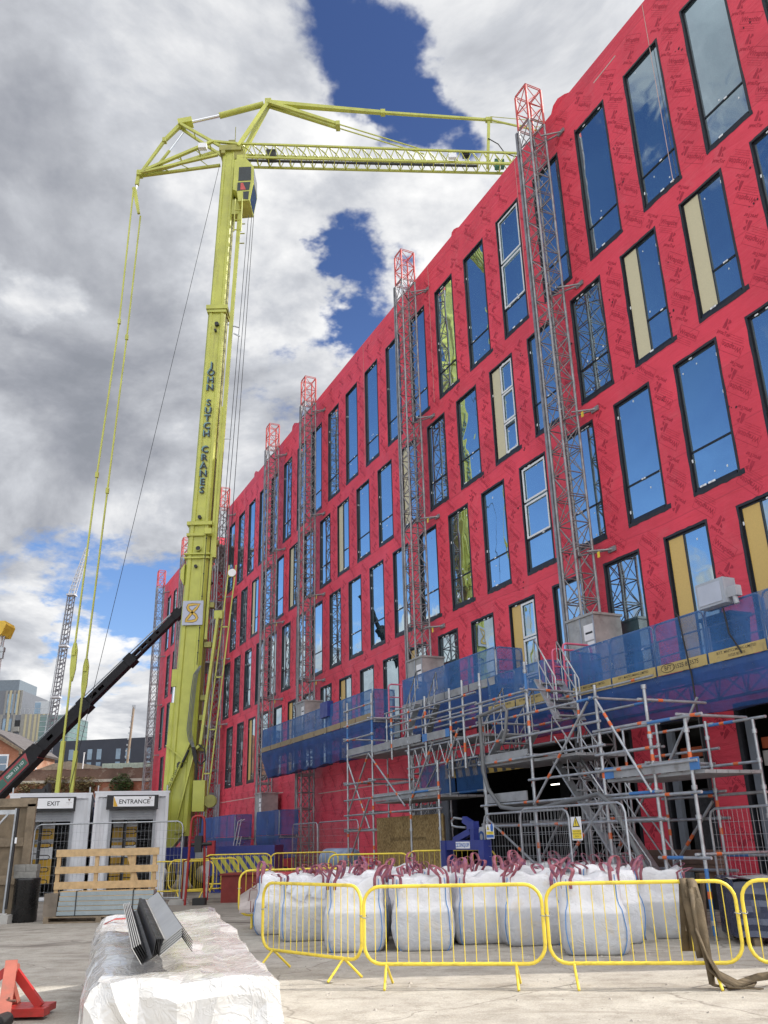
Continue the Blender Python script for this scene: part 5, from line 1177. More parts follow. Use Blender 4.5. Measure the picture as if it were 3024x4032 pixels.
FRONT = [  # position, turn, label  (front ones individually, rest by row)
 (-.62, 15.12, .03, 'white bulk bag in the front row behind the left angled barrier'),
 (.46, 15.05, -.04, 'white bulk bag in the front row behind left half of the middle barrier'),
 (1.42, 15.75, .06, 'white bulk bag in the front row behind right half of the middle barrier'),
 (2.90, 14.02, -.12, 'white bulk bag nearest the camera, behind the right barrier'),
 (4.42, 15.85, -.20, 'white bulk bag standing alone at the right end, beside the brown strap'),
 (-1.55, 16.85, .10, 'white bulk bag just behind the left corner of the front row, papers tucked on it'),
 (-2.15, 18.1, .05, 'leftmost white bulk bag, beside the barrier with the hanging sheet'),
 (2.15, 15.35, .1, 'white bulk bag between the two front barriers, half hidden by the nearest bag'),
]
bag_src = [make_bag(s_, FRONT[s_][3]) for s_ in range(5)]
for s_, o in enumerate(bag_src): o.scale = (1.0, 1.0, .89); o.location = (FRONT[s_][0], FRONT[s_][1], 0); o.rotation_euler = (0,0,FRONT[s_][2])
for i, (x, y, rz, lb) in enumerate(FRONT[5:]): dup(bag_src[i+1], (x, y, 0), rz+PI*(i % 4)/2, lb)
brnd = random.Random(8); cnt = 0
rest = [('second row of white bulk bags, directly behind the front row', [(-.5,16.15),(.5,16.1),(1.5,16.75),(2.45,16.4),(3.45,15.35)]),
        ('third row of white bulk bags, in the middle of the group', [(-1.15,17.75),(-.1,17.4),(.95,17.4),(2.0,18.0),(3.1,17.5),(4.1,17.1)]),
        ('fourth row of white bulk bags, towards the back of the group', [(-1.2,18.9),(-.15,18.6),(.9,18.6),(1.95,19.1),(3.0,18.7),(4.0,18.3)]),
        ('rearmost row of white bulk bags, nearest the scaffold', [(-1.0,20.0),(.05,19.8),(1.1,19.8),(2.1,20.3),(3.05,19.9)])]
for lb, ps_l in rest:
    for x, y in ps_l:
        r_ = dup(bag_src[cnt % 5], (x+brnd.uniform(-.06,.06), y+brnd.uniform(-.06,.06), 0), brnd.choice((0,1,2,3))*PI/2+brnd.uniform(-.12,.12), 'white bulk bag with maroon loops in the '+lb.replace(' of white bulk bags', ''), None)
        r_['group'] = lb; cnt += 1; k_ = brnd.uniform(.99, 1.08); r_.scale = (k_, brnd.uniform(.96, 1.03), brnd.uniform(.84, .95))
pp = MB()
for x, y, z, a in ((-1.72,16.36,.88,.2), (-1.45,16.36,.86,-.1), (-1.62,16.34,.78,.4), (-1.3,16.38,.8,.1)):
    pp.T = Matrix.Translation((x, y, z)) @ Matrix.Rotation(a, 4, 'Y') @ Matrix.Rotation(.3, 4, 'X'); pp.quad((-.12,-.06,-.1),(.12,-.04,-.12),(.13,-.05,.1),(-.1,-.03,.12))
tag(pp.build('document_pouch', M('pouch_film', (.78,.82,.90), .25, var=.05)), 'crumpled clear document pouches on the left bulk bag', 'pouch')
# ------------------------------------------------------------------ yellow barriers
def make_barrier(label, L=2.1, h=1.07, zb=.24):
    t = thing('crowd_barrier', label, 'barrier', (0,0,0), 0, 'yellow crowd control barriers')
    mb = MB(); c = .2; r = .021; pts = []
    for cx_, cz_, a0 in ((c, zb+c, PI), (L-c, zb+c, 1.5*PI), (L-c, h-c, 0), (c, h-c, PI/2)):
        for k in range(6): a = a0+PI/2*k/5; pts.append((cx_+c*math.cos(a), 0, cz_+c*math.sin(a)))
    mb.path(pts, r, 9, True); mb.build('barrier_frame', m_by, t)
    n_ = 16; mb = MB()
    for k in range(1, n_):
        x = L*k/n_; ins = 0
        if x < c: ins = c-math.sqrt(max(0, c*c-(c-x)**2))
        if x > L-c: ins = c-math.sqrt(max(0, c*c-(x-L+c)**2))
        mb.tube((x, 0, zb+ins), (x, 0, h-ins), .0055, 5, cap=False)
    mb.build('barrier_bars', m_by, t)
    for x in (.26, L-.34):
        for sy in (-1, 1): mb = MB(); mb.path([(x, 0, zb), (x+.0, sy*.05, zb-.04), (x+.02, sy*.27, .012)], .016, 7); mb.build('leg', m_by, t)
    for x in (0, L): mb = MB(); mb.path([(x-.03, 0, zb+.5), (x-.02, .04, zb+.5), (x+.03, .03, zb+.52), (x+.04, 0, zb+.5), (x+.02, -.04, zb+.49), (x-.03, 0, zb+.5)], .006, 5); mb.build('coupling_hook', m_steel, t)
    return t
def place(o, p0, p1, z=0): d = Vector(p1)-Vector(p0); o.location = (p0[0], p0[1], z); o.rotation_euler = (0, 0, math.atan2(d.y, d.x))
bar = make_barrier('yellow tube barrier in the middle of the front row, square to the camera'); place(bar, (-.36, 11.36), (1.71, 11.0))
def bdup(lb, p0, p1, z=0): o = dup(bar, None, None, lb); place(o, p0, p1, z); return o
bdup('yellow tube barrier carrying the brown strap, right of the middle one', (1.76, 11.02), (3.845, 10.68))
bdup('yellow tube barrier cut off by the right edge of the photo', (3.905, 10.68), (5.98, 10.25))
bdup('yellow tube barrier angled back at the left end of the front row', (-1.82, 13.22), (-.41, 11.68))
bdup('yellow tube barrier with a hanging printed sheet, left of the bags', (-3.12, 19.1), (-1.15, 18.75+.5))
bdup('yellow tube barrier in front of the striped blue beam', (-5.85, 29.0), (-3.85, 28.9), .2)
bdup('yellow tube barrier right of the striped blue beam, before the red wall', (-3.8, 29.0), (-1.75, 29.2), .2)
bdup('yellow tube barrier standing behind the red gate frame', (-6.6, 27.6), (-4.9, 28.4), .1)
bdup('yellow tube barrier turned edge on beside the entrance cabin', (-7.35, 28.6), (-5.5, 28.0), .05)
bdup('yellow tube barrier behind the bags, left of the strand board', (-1.6, 23.2), (.35, 22.6), .2)
bdup('yellow tube barrier behind the bags, before the strand board', (.35, 22.3), (2.35, 21.9), .25)
# hanging printed sheet
hs_ = MB(); rnd = random.Random(3); W_, H_ = 8, 6; grid_ = []
for i in range(W_+1):
    colm = []
    for j in range(H_+1):
        x = -3.08+1.15*i/W_; z = .3+.78*j/H_*(1-.35*(i/W_ < .12)); top_ = .62+.42*min(1, (i/W_)*1.6)
        z = .3+(top_-.3)*j/H_; colm.append(Vector((x, 19.02-.17*(x+3.1)-.06+.025*math.sin(5*x+j)+rnd.uniform(-.01,.01), z)))
    grid_.append(colm)
for i in range(W_):
    for j in range(H_):
        hs_.mat(1 if j >= 4 and i > 2 else 0); hs_.add([grid_[i][j], grid_[i+1][j], grid_[i+1][j+1], grid_[i][j+1]], [(0,1,2,3)], True)
ph_ = thing('printed_sheet', 'crumpled red and white printed sheet tied to the left rear barrier', 'sheet', (-2.5, 18.95, 0))
hs_.build('sheet_fabric', [M('sheet_pale', (.50,.44,.42), .6), M('sheet_red', (.42,.05,.06), .6)], ph_, (-2.5, 18.95, 0))
fg = MB()
for x0 in (-2.78, -2.28):
    y_ = 18.95-.17*(x0+3.1)-.12
    fg.path([(x0+.05*math.cos(a), y_, .80+.055*math.sin(a)) for a in [2*PI*i/10 for i in range(10)]], .008, 4, True)
    fg.path([(x0-.07, y_, .72), (x0+.07, y_, .72), (x0+.09, y_, .52), (x0+.05, y_, .52), (x0+.05, y_, .32), (x0+.01, y_, .32), (x0, y_, .5), (x0-.01, y_, .32), (x0-.05, y_, .32), (x0-.05, y_, .52), (x0-.09, y_, .52)], .008, 4, True)
fg.build('person_pictogram', M('pictogram_ink', (.22,.06,.06), .6), ph_, (-2.5, 18.95, 0))
# brown lifting sling thrown over the barrier
sl = MB(); yb = 10.78
def barz(x): return 11.02-.163*(x+.125-1.885)
for x0, off_, zend, wv in ((3.42, -.03, .30, .13), (3.50, -.045, .05, .12)):
    y0 = barz(x0)
    pts = [(x0-.02, y0+.10, .35), (x0-.01, y0+.06, .8), (x0, y0+.035, 1.05), (x0, y0, 1.10), (x0+.005, y0-.035, 1.06), (x0+.01, y0-.05+off_, .85), (x0+.03, y0-.07+off_, .55), (x0+.05, y0-.06+off_, zend)]
    if zend < .1: pts += [(x0+.10, y0-.14, .03), (x0+.25, y0-.20, .015), (x0+.42, y0-.16, .02), (x0+.50, y0-.06, .05), (x0+.40, y0+.05, .04)]
    sl.ribbon(pts, [(wv*(.8+.2*math.cos(i*1.3)), .03*math.sin(i*2.1), 0) for i in range(len(pts))], .012)
pts = [(3.45, barz(3.45)-.12, .62), (3.52, barz(3.5)-.14, .35), (3.62, barz(3.6)-.16, .14), (3.8, barz(3.8)-.12, .05), (4.05, barz(4.0)-.0, .10), (4.4, barz(4.4)+.1, .13), (4.8, barz(4.8)+.15, .05), (5.4, barz(5.4)+.1, .03)]
sl.ribbon(pts, [(.03, .07+.03*math.sin(i), .07) for i in range(len(pts))], .012)
pts = [(3.46, barz(3.46)-.095, 1.0), (3.47, barz(3.46)-.12, .6), (3.53, barz(3.5)-.13, .2), (3.7, barz(3.7)-.2, .03), (4.0, barz(4.0)-.22, .02)]
sl.ribbon(pts, [(.055, .02, 0)]*len(pts), .014)
sm_ = M('sling_webbing', (.115,.085,.05), .85, var=.35, scale=7, bump=.5, bscale=40)
_o = sl.build('lifting_sling', sm_); _o.location = (-.125, 0, 0); tag(_o, 'worn brown webbing sling draped over the right yellow barrier and trailing on the ground', 'sling')
# black film covered stack at the right edge
st_ = thing('covered_stack', 'low stack under dark blue-black film at the right edge, behind the barriers', 'stack', (6.4, 14.6, 0), -.12)
mb = MB(); rnd = random.Random(12); NX, NZ = 26, 9
g_ = [[Vector((-1.25+2.9*i/NX, -.55+rnd.uniform(-.02,.02)+.015*math.sin(j*2.4), .12+.75*j/NZ+.01*math.sin(i*1.1))) for j in range(NZ+1)] for i in range(NX+1)]
for i in range(NX):
    for j in range(NZ): mb.add([g_[i][j], g_[i+1][j], g_[i+1][j+1], g_[i][j+1]], [(0,1,2,3)], True)
    mb.add([g_[i][NZ], g_[i+1][NZ], g_[i+1][NZ]+Vector((0,1.2,.05)), g_[i][NZ]+Vector((0,1.2,.05))], [(0,1,2,3)], True)
mb.quad((-1.25,-.55,.1), (-1.25,.65,.1), (-1.25,.65,.9), (-1.25,-.55,.9)); mb.build('film_cover', M('dark_film', (.035,.045,.085), .25, var=.3, scale=2, spec=.6), st_)
mb = MB()
for x_ in (-1.0, 0, 1.0): mb.box(x_-.06, x_+.06, -.5, .6, 0, .11)
mb.build('timber_bearer', m_woodo, st_)
mb = MB(); rnd = random.Random(2)
g_ = [[Vector((-1.3+3*i/NX, -.62+.25*j, .90+.03*math.sin(i*.9+j)+rnd.uniform(-.015,.015))) for j in range(6)] for i in range(NX+1)]
for i in range(NX):
    for j in range(5): mb.add([g_[i][j], g_[i+1][j], g_[i+1][j+1], g_[i][j+1]], [(0,1,2,3)], True)
mb.build('top_sheet', M('top_sheet_grey', (.36,.36,.36), .6, var=.2), st_)

# ------------------------------------------------------------------ foreground: film wrapped long pack and aluminium profiles
def film_mat():
    m = bpy.data.materials.new('crinkled_film'); m.use_nodes = True; t = NT(m.node_tree); nt_ = m.node_tree; b = nt_.nodes['Principled BSDF']
    v = t.n('ShaderNodeTexCoord').outputs['Object']
    nz = t.n('ShaderNodeTexNoise', i_Scale=2.5, i_Detail=3.0); t.l(v, nz.inputs[0])
    wv = t.n('ShaderNodeVectorMath', operation='MULTIPLY_ADD'); t.l(nz.outputs['Color'], wv.inputs[0]); wv.inputs[1].default_value = (.35, .35, .35); t.l(v, wv.inputs[2])
    def streak(rot, scl, sc_, d=5, ro=.55):
        mp = t.n('ShaderNodeMapping'); mp.inputs['Rotation'].default_value = rot; mp.inputs['Scale'].default_value = scl; t.l(wv.outputs[0], mp.inputs[0]); return t.noise(mp.outputs[0], sc_, d, ro, .5)
    s1 = streak((.2, .3, .5), (3, .8, 2), 1.3, 3, .45); s2 = streak((.4, -.3, -.7), (4, .8, 2.5), 1.5, 3, .45); s3 = streak((0, .2, 1.3), (3, 1.2, 3), 3.5, 3, .45)
    f = t.noise(wv.outputs[0], 1.4, 5, .6)
    c = t.ramp(f, [(.28, (.48,.45,.40)), (.45, (.60,.585,.56)), (.7, (.68,.68,.68))])
    c = t.mix(t.smooth(s1, .55, .72, 0, .5), c, (.76,.77,.79)); t.l(c, b.inputs['Base Color'])
    b.inputs['Roughness'].default_value = .26; b.inputs['Specular IOR Level'].default_value = .8; b.inputs['Coat Weight'].default_value = .6; b.inputs['Coat Roughness'].default_value = .06
    def crease(x, w_): return t.smooth(t.math('ABSOLUTE', t.math('SUBTRACT', x, .5)), 0, w_, 1, 0)
    cr = t.math('ADD', t.math('ADD', crease(s1, .03), crease(s2, .035)), t.math('MULTIPLY', crease(s3, .04), .6))
    h = t.math('ADD', t.math('ADD', t.math('MULTIPLY', cr, .16), t.math('MULTIPLY', s1, 1.0)), t.math('ADD', t.math('MULTIPLY', s2, .9), t.math('ADD', t.math('MULTIPLY', s3, .45), t.math('MULTIPLY', t.noise(wv.outputs[0], 24, 3, .5, .5), .10))))
    bn = t.n('ShaderNodeBump', i_Strength=.42, i_Distance=.03); t.l(h, bn.inputs['Height']); t.l(bn.outputs[0], b.inputs['Normal']); t.l(bn.outputs[0], b.inputs['Coat Normal'])
    return m
m_film = film_mat()
pk = thing('wrapped_pack', 'long low pack of panels wrapped in crinkled clear film in the foreground', 'pack', (-2.2, 9.0, 0), 0)
pko = (-2.2, 9.0, 0)
NLf, NRt, FLf, FRt = Vector((-1.86, 6.02, 0)), Vector((-.75, 6.10, 0)), Vector((-3.50, 11.4, 0)), Vector((-2.50, 12.9, 0))
rnd = random.Random(6); NU, NV = 170, 34
from mathutils import noise as mn
def pk_top(u, v):                 # u along, v across
    a = NLf.lerp(FLf, u); b_ = NRt.lerp(FRt, u); p = a.lerp(b_, v)
    return p
mb = MB(); prof = [(-.05, .02), (-.055, .2), (-.06, .4), (-.055, .58), (-.04, .70), (-.015, .775), (.03, .81)] + [(v, .815) for v in (.1, .2, .3, .4, .5, .6, .7, .8, .9)] + [(.97, .81), (1.015, .775), (1.04, .7), (1.06, .58), (1.09, .4), (1.10, .2), (1.11, .02)]
rows = []
for i in range(NU+1):
    u = i/NU; row = []
    for v, z in prof:
        p = pk_top(u, v); n1 = mn.noise(Vector((u*9, v*4, z*3))); n2 = mn.noise(Vector((u*26, v*11, z*8+5))); n3 = mn.noise(Vector((u*60, v*20, z*16+9)))
        step = .045*math.copysign(1, math.sin(u*30)) if v > 1 else 0
        p = p+Vector((.04*n1+.02*n2+(.03*n1 if v > .98 else 0), .05*n2, 0)); zz = z+(.034*n1+.018*n2+.004*n3)*(1 if z > .1 else 0)-(.05 if u > .97 else 0)
        zz += .02*math.sin(u*55)*max(0, .25-v) if 0 <= v else 0
        row.append(Vector((p.x, p.y, max(.01, zz))))
    rows.append(row)
m_ = len(prof)
for i in range(NU):
    for j in range(m_-1): mb.add([rows[i][j], rows[i][j+1], rows[i+1][j+1], rows[i+1][j]], [(3,2,1,0)], True)
# near and far end faces, gathered film
for i, sg_ in ((0, 1), (NU, -1)):
    cen = [sum((rows[i][j] for j in range(m_)), Vector())/m_]; L_ = 16; ring0 = rows[i]
    prev = ring0
    for s_ in range(1, L_+1):
        f_ = 1-s_/L_; cur = []
        for j, p in enumerate(ring0):
            q = Vector((cen[0].x, cen[0].y, .012)).lerp(p, f_); q = Vector((q.x+.02*mn.noise(q*5), q.y-sg_*(.04+.05*mn.noise(q*4))*min(1, s_/2)*(1 if f_ > 0 else .5), max(.011, q.z))); cur.append(q)
        for j in range(m_-1): mb.add([prev[j], prev[j+1], cur[j+1], cur[j]], [(0,1,2,3)], True)
        prev = cur
mb.build('film_wrap', m_film, pk, pko)
mb = MB()
for s_ in (.12, .45, .8):
    a, b_ = pk_top(s_, .05), pk_top(s_, .95); mb.beam(a+Vector((0,0,.0)), b_+Vector((0,0,.0)), .1, .08)
mb.build('timber_bearer', m_wood, pk, pko)
mb = MB(); p = pk_top(.80, .10); mb.ribbon([p+Vector((-.12,.05,.80)), p+Vector((-.02,.1,.845)), p+Vector((.12,.08,.85)), p+Vector((.25,.05,.835))], (0,.05,.01), .004); mb.build('red_tape', m_mred, pk, pko)
# aluminium profiles: nested folded sections
m_alu = M('anodised_aluminium', (.46,.46,.45), .42, metal=.55, var=.06, scale=2)
m_aluk = M('black_profile', (.02,.02,.022), .38, metal=.2, var=.2)
PN = Vector((-1.53, 6.35, .872)); PF = Vector((-2.45, 9.3, .965))
pd_ = (PF-PN).normalized(); pu = pd_.cross(Vector((0,0,1))).normalized(); pv = pu.cross(pd_).normalized()
half = [(-.195,.10), (-.13,.002), (-.06,.045), (-.045,.15), (-.038,.15), (-.02,.045), (.12,.150), (.19,.062)]
labs = ['outermost', 'second', 'middle', 'fourth', 'innermost']
for k in range(5):
    o = thing('metal_profile', 'folded black and silver metal profile on the wrapped pack, %s of five nested' % labs[k], 'metal profile', PN, 0, 'nested metal profiles on the pack')
    dx, dz = .012*k, .016*k
    sec = [(a+(dx*1.15 if i < 5 else dx*.2), b_+(dz*.15 if i < 3 else -dz*.25*(i < 5) if i < 5 else dz*.75)) for i, (a, b_) in enumerate(half)]
    s0, s1 = .03*k-.02, (PF-PN).length+.05*math.sin(k*2.2)
    mb = MB(); th = .004
    def P3(a, b_, s_): return PN+pu*a+pv*b_+pd_*s_
    for i in range(len(sec)-1):
        a, b_ = Vector(sec[i]), Vector(sec[i+1]); nn = Vector((-(b_-a).y, (b_-a).x)).normalized()*th
        q = [a, b_, b_+nn, a+nn]; vs = [P3(c_.x, c_.y, s0) for c_ in q]+[P3(c_.x, c_.y, s1) for c_ in q]
        mb.mat(0 if (i == 5 or (i == 0 and k == 0) or (k == 4 and i in (3, 4))) else 1); mb.add(vs, [(0,1,2,3),(7,6,5,4),(0,4,5,1),(2,6,7,3),(1,5,6,2),(3,7,4,0)])
    mb.build('folded_section', [m_alu, m_aluk], o, PN)
    if k == 4:
        mb = MB(); mb.beam(P3(-.02, .085, s0+.02), P3(-.02, .085, s1-.06), .03, .03, pv); mb.build('spacer_bar', m_alu, o, PN)
    mb = MB(); a = Vector(sec[0]); mb.beam(P3(a.x, a.y+.004, s0), P3(a.x, a.y+.004, s1), .007, .006, pv); mb.build('bright_edge', m_alu, o, PN)
# red steel stand at the bottom left
rs = thing('steel_stand', 'red steel A-shaped stand with worn paint at the bottom left corner', 'stand', (-3.85, 9.9, 0)); ro = (-3.85, 9.9, 0); rs.scale = (.84, .84, .80)
m_rs = M('worn_red', (.42,.03,.025), .42, var=.18, scale=4, dirt=.35, dscale=6, dirtcol=(.16,.06,.04))
m_rs2 = M('faded_red', (.34,.10,.07), .6, var=.2, scale=4, dirt=.4, dscale=5)
mb = MB(); mb.box(-4.8, -3.44, 9.78, 9.98, .04, .13); mb.build('base_channel', m_rs, rs, ro)
mb = MB(); mb.cbox((-3.47, 9.88, .085), (.012, .15, .07)); mb.box(-4.1, -3.5, 9.98, 10.35, .04, .12); mb.build('base_plate', m_rs, rs, ro)
mb = MB(); mb.beam((-3.95, 10.0, .56), (-3.55, 9.95, .13), .10, .06, (0,1,0)); mb.build('leg', m_rs, rs, ro)
mb = MB(); mb.beam((-3.98, 10.0, .56), (-4.6, 9.95, .13), .10, .06, (0,1,0)); mb.build('leg', m_rs, rs, ro)
mb = MB(); mb.beam((-3.97, 9.98, .62), (-3.78, 9.45, .10), .14, .12); mb.beam((-3.97, 9.99, .40), (-3.97, 10.3, .06), .1, .08); mb.tube((-4.03, 9.98, .57), (-3.88, 9.98, .57), .05, 12); mb.build('post', m_rs2, rs, ro)
mb = MB(); mb.tube((-3.86, 9.55, .26), (-3.7, 9.55, .26), .015, 6); mb.tube((-3.78, 9.55, .30), (-3.78, 9.55, .18), .012, 6); mb.build('locking_pin', M('pin_rust', (.14,.07,.05), .7), rs, ro)
mb = MB(); mb.lathe([(0,0),(.07,0),(.085,.02),(.085,.28),(.075,.33),(.0,.34)], (-3.72, 9.42, .085), 16, (-.1,-1,.0)); mb.build('rubber_roller', m_rubber, rs, ro)
# ------------------------------------------------------------------ site cabins with turnstiles
m_cab = M('cabin_white', (.64,.65,.68), .5, var=.06, scale=1.5, dirt=.36, dscale=3, dirtcol=(.34,.32,.30), streak=.2)
m_shut = M('shutter_grey', (.30,.31,.33), .45, metal=.3, var=.1)
m_tyel = M('hoarding_yellow', (.62,.36,.03), .5, var=.06)
CB = 30.2
def cabin(label, word, x0, x1, dl, dr, sl, sr, corner):
    t = thing('site_cabin', label, 'cabin', ((x0+x1)/2, CB, 0), rad(17), 'turnstile cabins'); off = ((x0+x1)/2, CB, 0)
    zt = 3.26; dh = 2.54; mb = MB()
    def corr(xa, xb, za, zb, y):            # corrugated sheet
        n_ = max(1, int((xb-xa)/.09)); pts = []
        for k in range(n_+1): pts.append((xa+(xb-xa)*k/n_, y+(.022 if k % 4 in (2, 3) else 0)))
        for (a, ya), (b_, yb) in zip(pts, pts[1:]): mb.quad((a, ya, za), (b_, yb, za), (b_, yb, zb), (a, ya, zb))
    corr(x0+.1, dl, .1, zt-.13, CB+.03); corr(dr, x1-.1, .1, zt-.13, CB+.03); corr(dl, dr, dh, zt-.13, CB+.03)
    mb.quad((x1, CB, .1), (x1, CB+6, .1), (x1, CB+6, zt-.02), (x1, CB, zt-.02)); mb.quad((x0, CB+6, .1), (x0, CB, .1), (x0, CB, zt-.02), (x0, CB+6, zt-.02)); mb.quad((x0, CB+6, .1), (x1, CB+6, .1), (x1, CB+6, zt), (x0, CB+6, zt))
    mb.build('cabin_wall', m_cab, t, off)
    mb = MB(); mb.box(x0-.03, x1+.03, CB-.02, CB+6.05, zt-.02, zt+.04); mb.box(x0, x1, CB-.015, CB+.02, zt-.14, zt-.02)
    mb.box(x0, x0+.1, CB-.02, CB+.06, 0, zt-.14); mb.box(x1-.1, x1, CB-.02, CB+.06, 0, zt-.14); mb.box(x0+.1, x1-.1, CB-.015, CB+.06, 0, .12); mb.build('cabin_frame', m_cab, t, off)
    mb = MB(); mb.box(x0+.05, x0+.09, CB, CB+.04, zt+.04, zt+.22); mb.box(x1-.09, x1-.05, CB, CB+.04, zt+.04, zt+.22); mb.build('lifting_spike', m_steel, t, off)
    # doorway
    mb = MB(); mb.box(dl-.09, dl, CB-.03, CB+.12, .1, dh+.16); mb.box(dr, dr+.09, CB-.03, CB+.12, .1, dh+.16); mb.build('door_guide', m_shut, t, off)
    mb = MB()
    for k in range(4): mb.box(dl, dr, CB-.01+.01*(k % 2), CB+.03, dh-.14+.075*k, dh-.07+.075*k)
    mb.build('roller_shutter', m_shut, t, off)
    mb = MB(); mb.box(dl-.2, dr+.12, CB-.32, CB-.02, 2.72, 3.16); mb.build('shutter_housing', m_ink, t, off)
    sn = MB(); sn.box(sl+.08, sr-.14, CB-.345, CB-.325, 2.80, 3.12); so = sn.build('cabin_sign', m_white, t, off)
    tx = MB(); tx.text(word, ((sl+sr)/2+(-.02 if corner else .06), CB-.348, 2.89), (1,0,0), (0,0,1), .19, bold=.012); tx.build('sign_lettering', m_ink, so, off)
    if corner: tx = MB(); tx.prism([(0,0),(.14,0),(0,.31)], (sl+.085, CB-.3465, 2.805), (1,0,0), (0,0,1), (0,-.001,0)); tx.build('sign_corner', m_tyel, so, off)
    tx = MB(); tx.prism([(-.05,.06),(0,.04),(.05,.06),(0,-.04)], (sr-.28, CB-.3475, 3.05), (1,0,0), (0,0,1), (0,-.001,0)); tx.text('PROJECT LINK', (sr-.28, CB-.348, 2.965), (1,0,0), (0,0,1), .028); tx.text('SITE', (sr-.28, CB-.348, 2.925), (1,0,0), (0,0,1), .028); tx.build('sign_emblem', M('emblem_brown', (.16,.10,.08), .5), so, off)
    # inside: printed hoarding, turnstile
    mb = MB(); mb.mat(0); mb.quad((x0, CB+3, .1), (x1, CB+3, .1), (x1, CB+3, 3), (x0, CB+3, 3)); mb.quad((x0, CB+.1, .12), (x1, CB+.1, .12), (x1, CB+3, .12), (x0, CB+3, .12)); mb.quad((dr, CB+.1, .1), (dr, CB+3, .1), (dr, CB+3, 3), (dr, CB+.1, 3)); mb.quad((dl, CB+.1, .1), (dl, CB+3, .1), (dl, CB+3, 3), (dl, CB+.1, 3)); mb.quad((x0, CB+.1, 2.9), (x1, CB+.1, 2.9), (x1, CB+3, 2.9), (x0, CB+3, 2.9)); mb.build('cabin_interior', M('cabin_inside', (.10,.10,.10), .7), t, off)
    pw = (dr-dl); mb = MB(); xa, xb = dl+.06, dl+pw*.64
    for z0, z1, mi in ((.5, 1.25, 0), (1.25, 1.62, 1), (1.62, 1.72, 0), (1.72, 1.86, 2), (1.86, 2.2, 0), (2.2, 2.5, 1)): mb.mat(mi); mb.quad((xa, CB+.75, z0), (xb, CB+.75, z0), (xb, CB+.75, z1), (xa, CB+.75, z1))
    hp = mb.build('printed_panel', [m_tyel, m_white, M('panel_grey', (.45,.45,.46), .5)], t, off)
    mb = MB(); mb.text('MANCHESTER COLLEGE', ((xa+xb)/2, CB+.745, 1.76), (1,0,0), (0,0,1), .085); mb.build('panel_lettering', m_ink, hp, off)
    tn = MB(); px_ = dl+pw*.34; tn.tube((px_, CB+.35, .1), (px_, CB+.35, 2.5), .055, 10)
    for k in range(11):
        z = .5+.185*k; s_ = 1 if k % 2 else -1
        if k % 2 == 0: tn.path([(px_, CB+.35, z), (px_+.30, CB+.32, z), (px_+.36, CB+.32, z+.03), (px_+.36, CB+.32, z+.10), (px_+.30, CB+.32, z+.13), (px_, CB+.35, z+.13)], .017, 6)
        else: tn.tube((px_-.40, CB+.38, z), (px_, CB+.35, z), .017, 6)
        tn.path([(dr-.03, CB+.4, z), (dr-.36, CB+.4, z), (dr-.42, CB+.4, z+.03), (dr-.42, CB+.4, z+.08), (dr-.36, CB+.4, z+.11), (dr-.03, CB+.4, z+.11)], .015, 6)
    tn.tube((dr-.04, CB+.4, .1), (dr-.04, CB+.4, 2.5), .05, 8); tn.build('turnstile', m_ink, t, off)
    return t
cabin('white corrugated cabin signed EXIT with a turnstile in its doorway', 'EXIT', -12.55, -10.0, -12.0, -10.6, -12.05, -10.41, False)
cabin('white corrugated cabin signed ENTRANCE with a turnstile in its doorway', 'ENTRANCE', -9.75, -7.4, -9.18, -7.87, -9.25, -7.74, True)
mb = MB(); mb.cbox((-9.85, 31.0, 2.75), (.16, .2, .2)); mb.path([(-9.9, 30.9, 2.6), (-9.95, 30.7, 2.3), (-9.92, 30.7, 2.0), (-9.85, 30.8, 1.8)], .015, 5); tag(mb.build('junction_box', m_blue), 'small blue junction box with hanging cable between the cabins', 'junction box')
mb = MB(); mb.box(-12.4, -11.9, 31.2, 31.8, 3.30, 3.5); mb.prism([(-.2,0),(.2,0),(.15,.4),(-.02,.25)], (-12.0, 31.3, 3.3), (1,0,0), (0,0,1), (0,.3,0)); tag(mb.build('plastic_crate', m_rubber), 'black plastic item lying on the roof of the exit cabin', 'crate')
fence_panel('large mesh fence panel in front of the two cabins', (-10.45, 27.0, 0), (-6.12, 27.0, 0), 2.24)
# ------------------------------------------------------------------ pallet of film wrapped sheets with a timber frame on it
pl = thing('timber_crate', 'open slatted timber crate side on a pallet of wrapped grey sheets', 'crate', (-6.6, 21.9, 0), -.02); lo = (-6.6, 21.9, 0)
for z, h_ in ((1.47, .16), (1.10, .15), (.77, .16)):
    mb = MB(); mb.box(-7.88+.02*(1.5-z), -5.46, 21.78, 21.81, z-h_/2, z+h_/2); mb.build('slat', m_wood, pl, lo)
for x in (-7.82, -6.92, -6.05, -5.56):
    mb = MB(); mb.box(x-.045, x+.045, 21.815, 21.86, .15, 1.5); mb.build('upright', m_wood, pl, lo)
mb = MB(); mb.beam((-6.18, 21.84, 1.42), (-5.86, 21.84, .55), .09, .03, (0,1,0)); mb.build('diagonal_brace', m_wood, pl, lo)
mb = MB(); mb.mat(0)
for y in (21.5, 22.0, 22.5): mb.box(-7.9, -5.4, y-.05, y+.05, .0, .03)
for x in (-7.85, -6.65, -5.45): mb.box(x-.06, x+.06, 21.45, 22.55, .03, .11)
for y in (21.5, 21.75, 22.0, 22.25, 22.5): mb.box(-7.9, -5.4, y-.05, y+.05, .11, .14)
mb.build('pallet', m_woodo, pl, lo)
ws_ = M('sheet_bundle', (.27,.32,.34), .25, var=.15, scale=1.2, coat=.6)
for k in range(5):
    mb = MB(); mb.box(-7.62+.01*k, -5.44, 21.46+.004*k, 21.76, .16+.10*k, .245+.10*k); mb.mat(1); mb.box(-7.6, -5.46, 21.48, 21.74, .245+.10*k, .26+.10*k); mb.build('wrapped_sheet', [ws_, m_wood], pl, lo)
mb = MB()
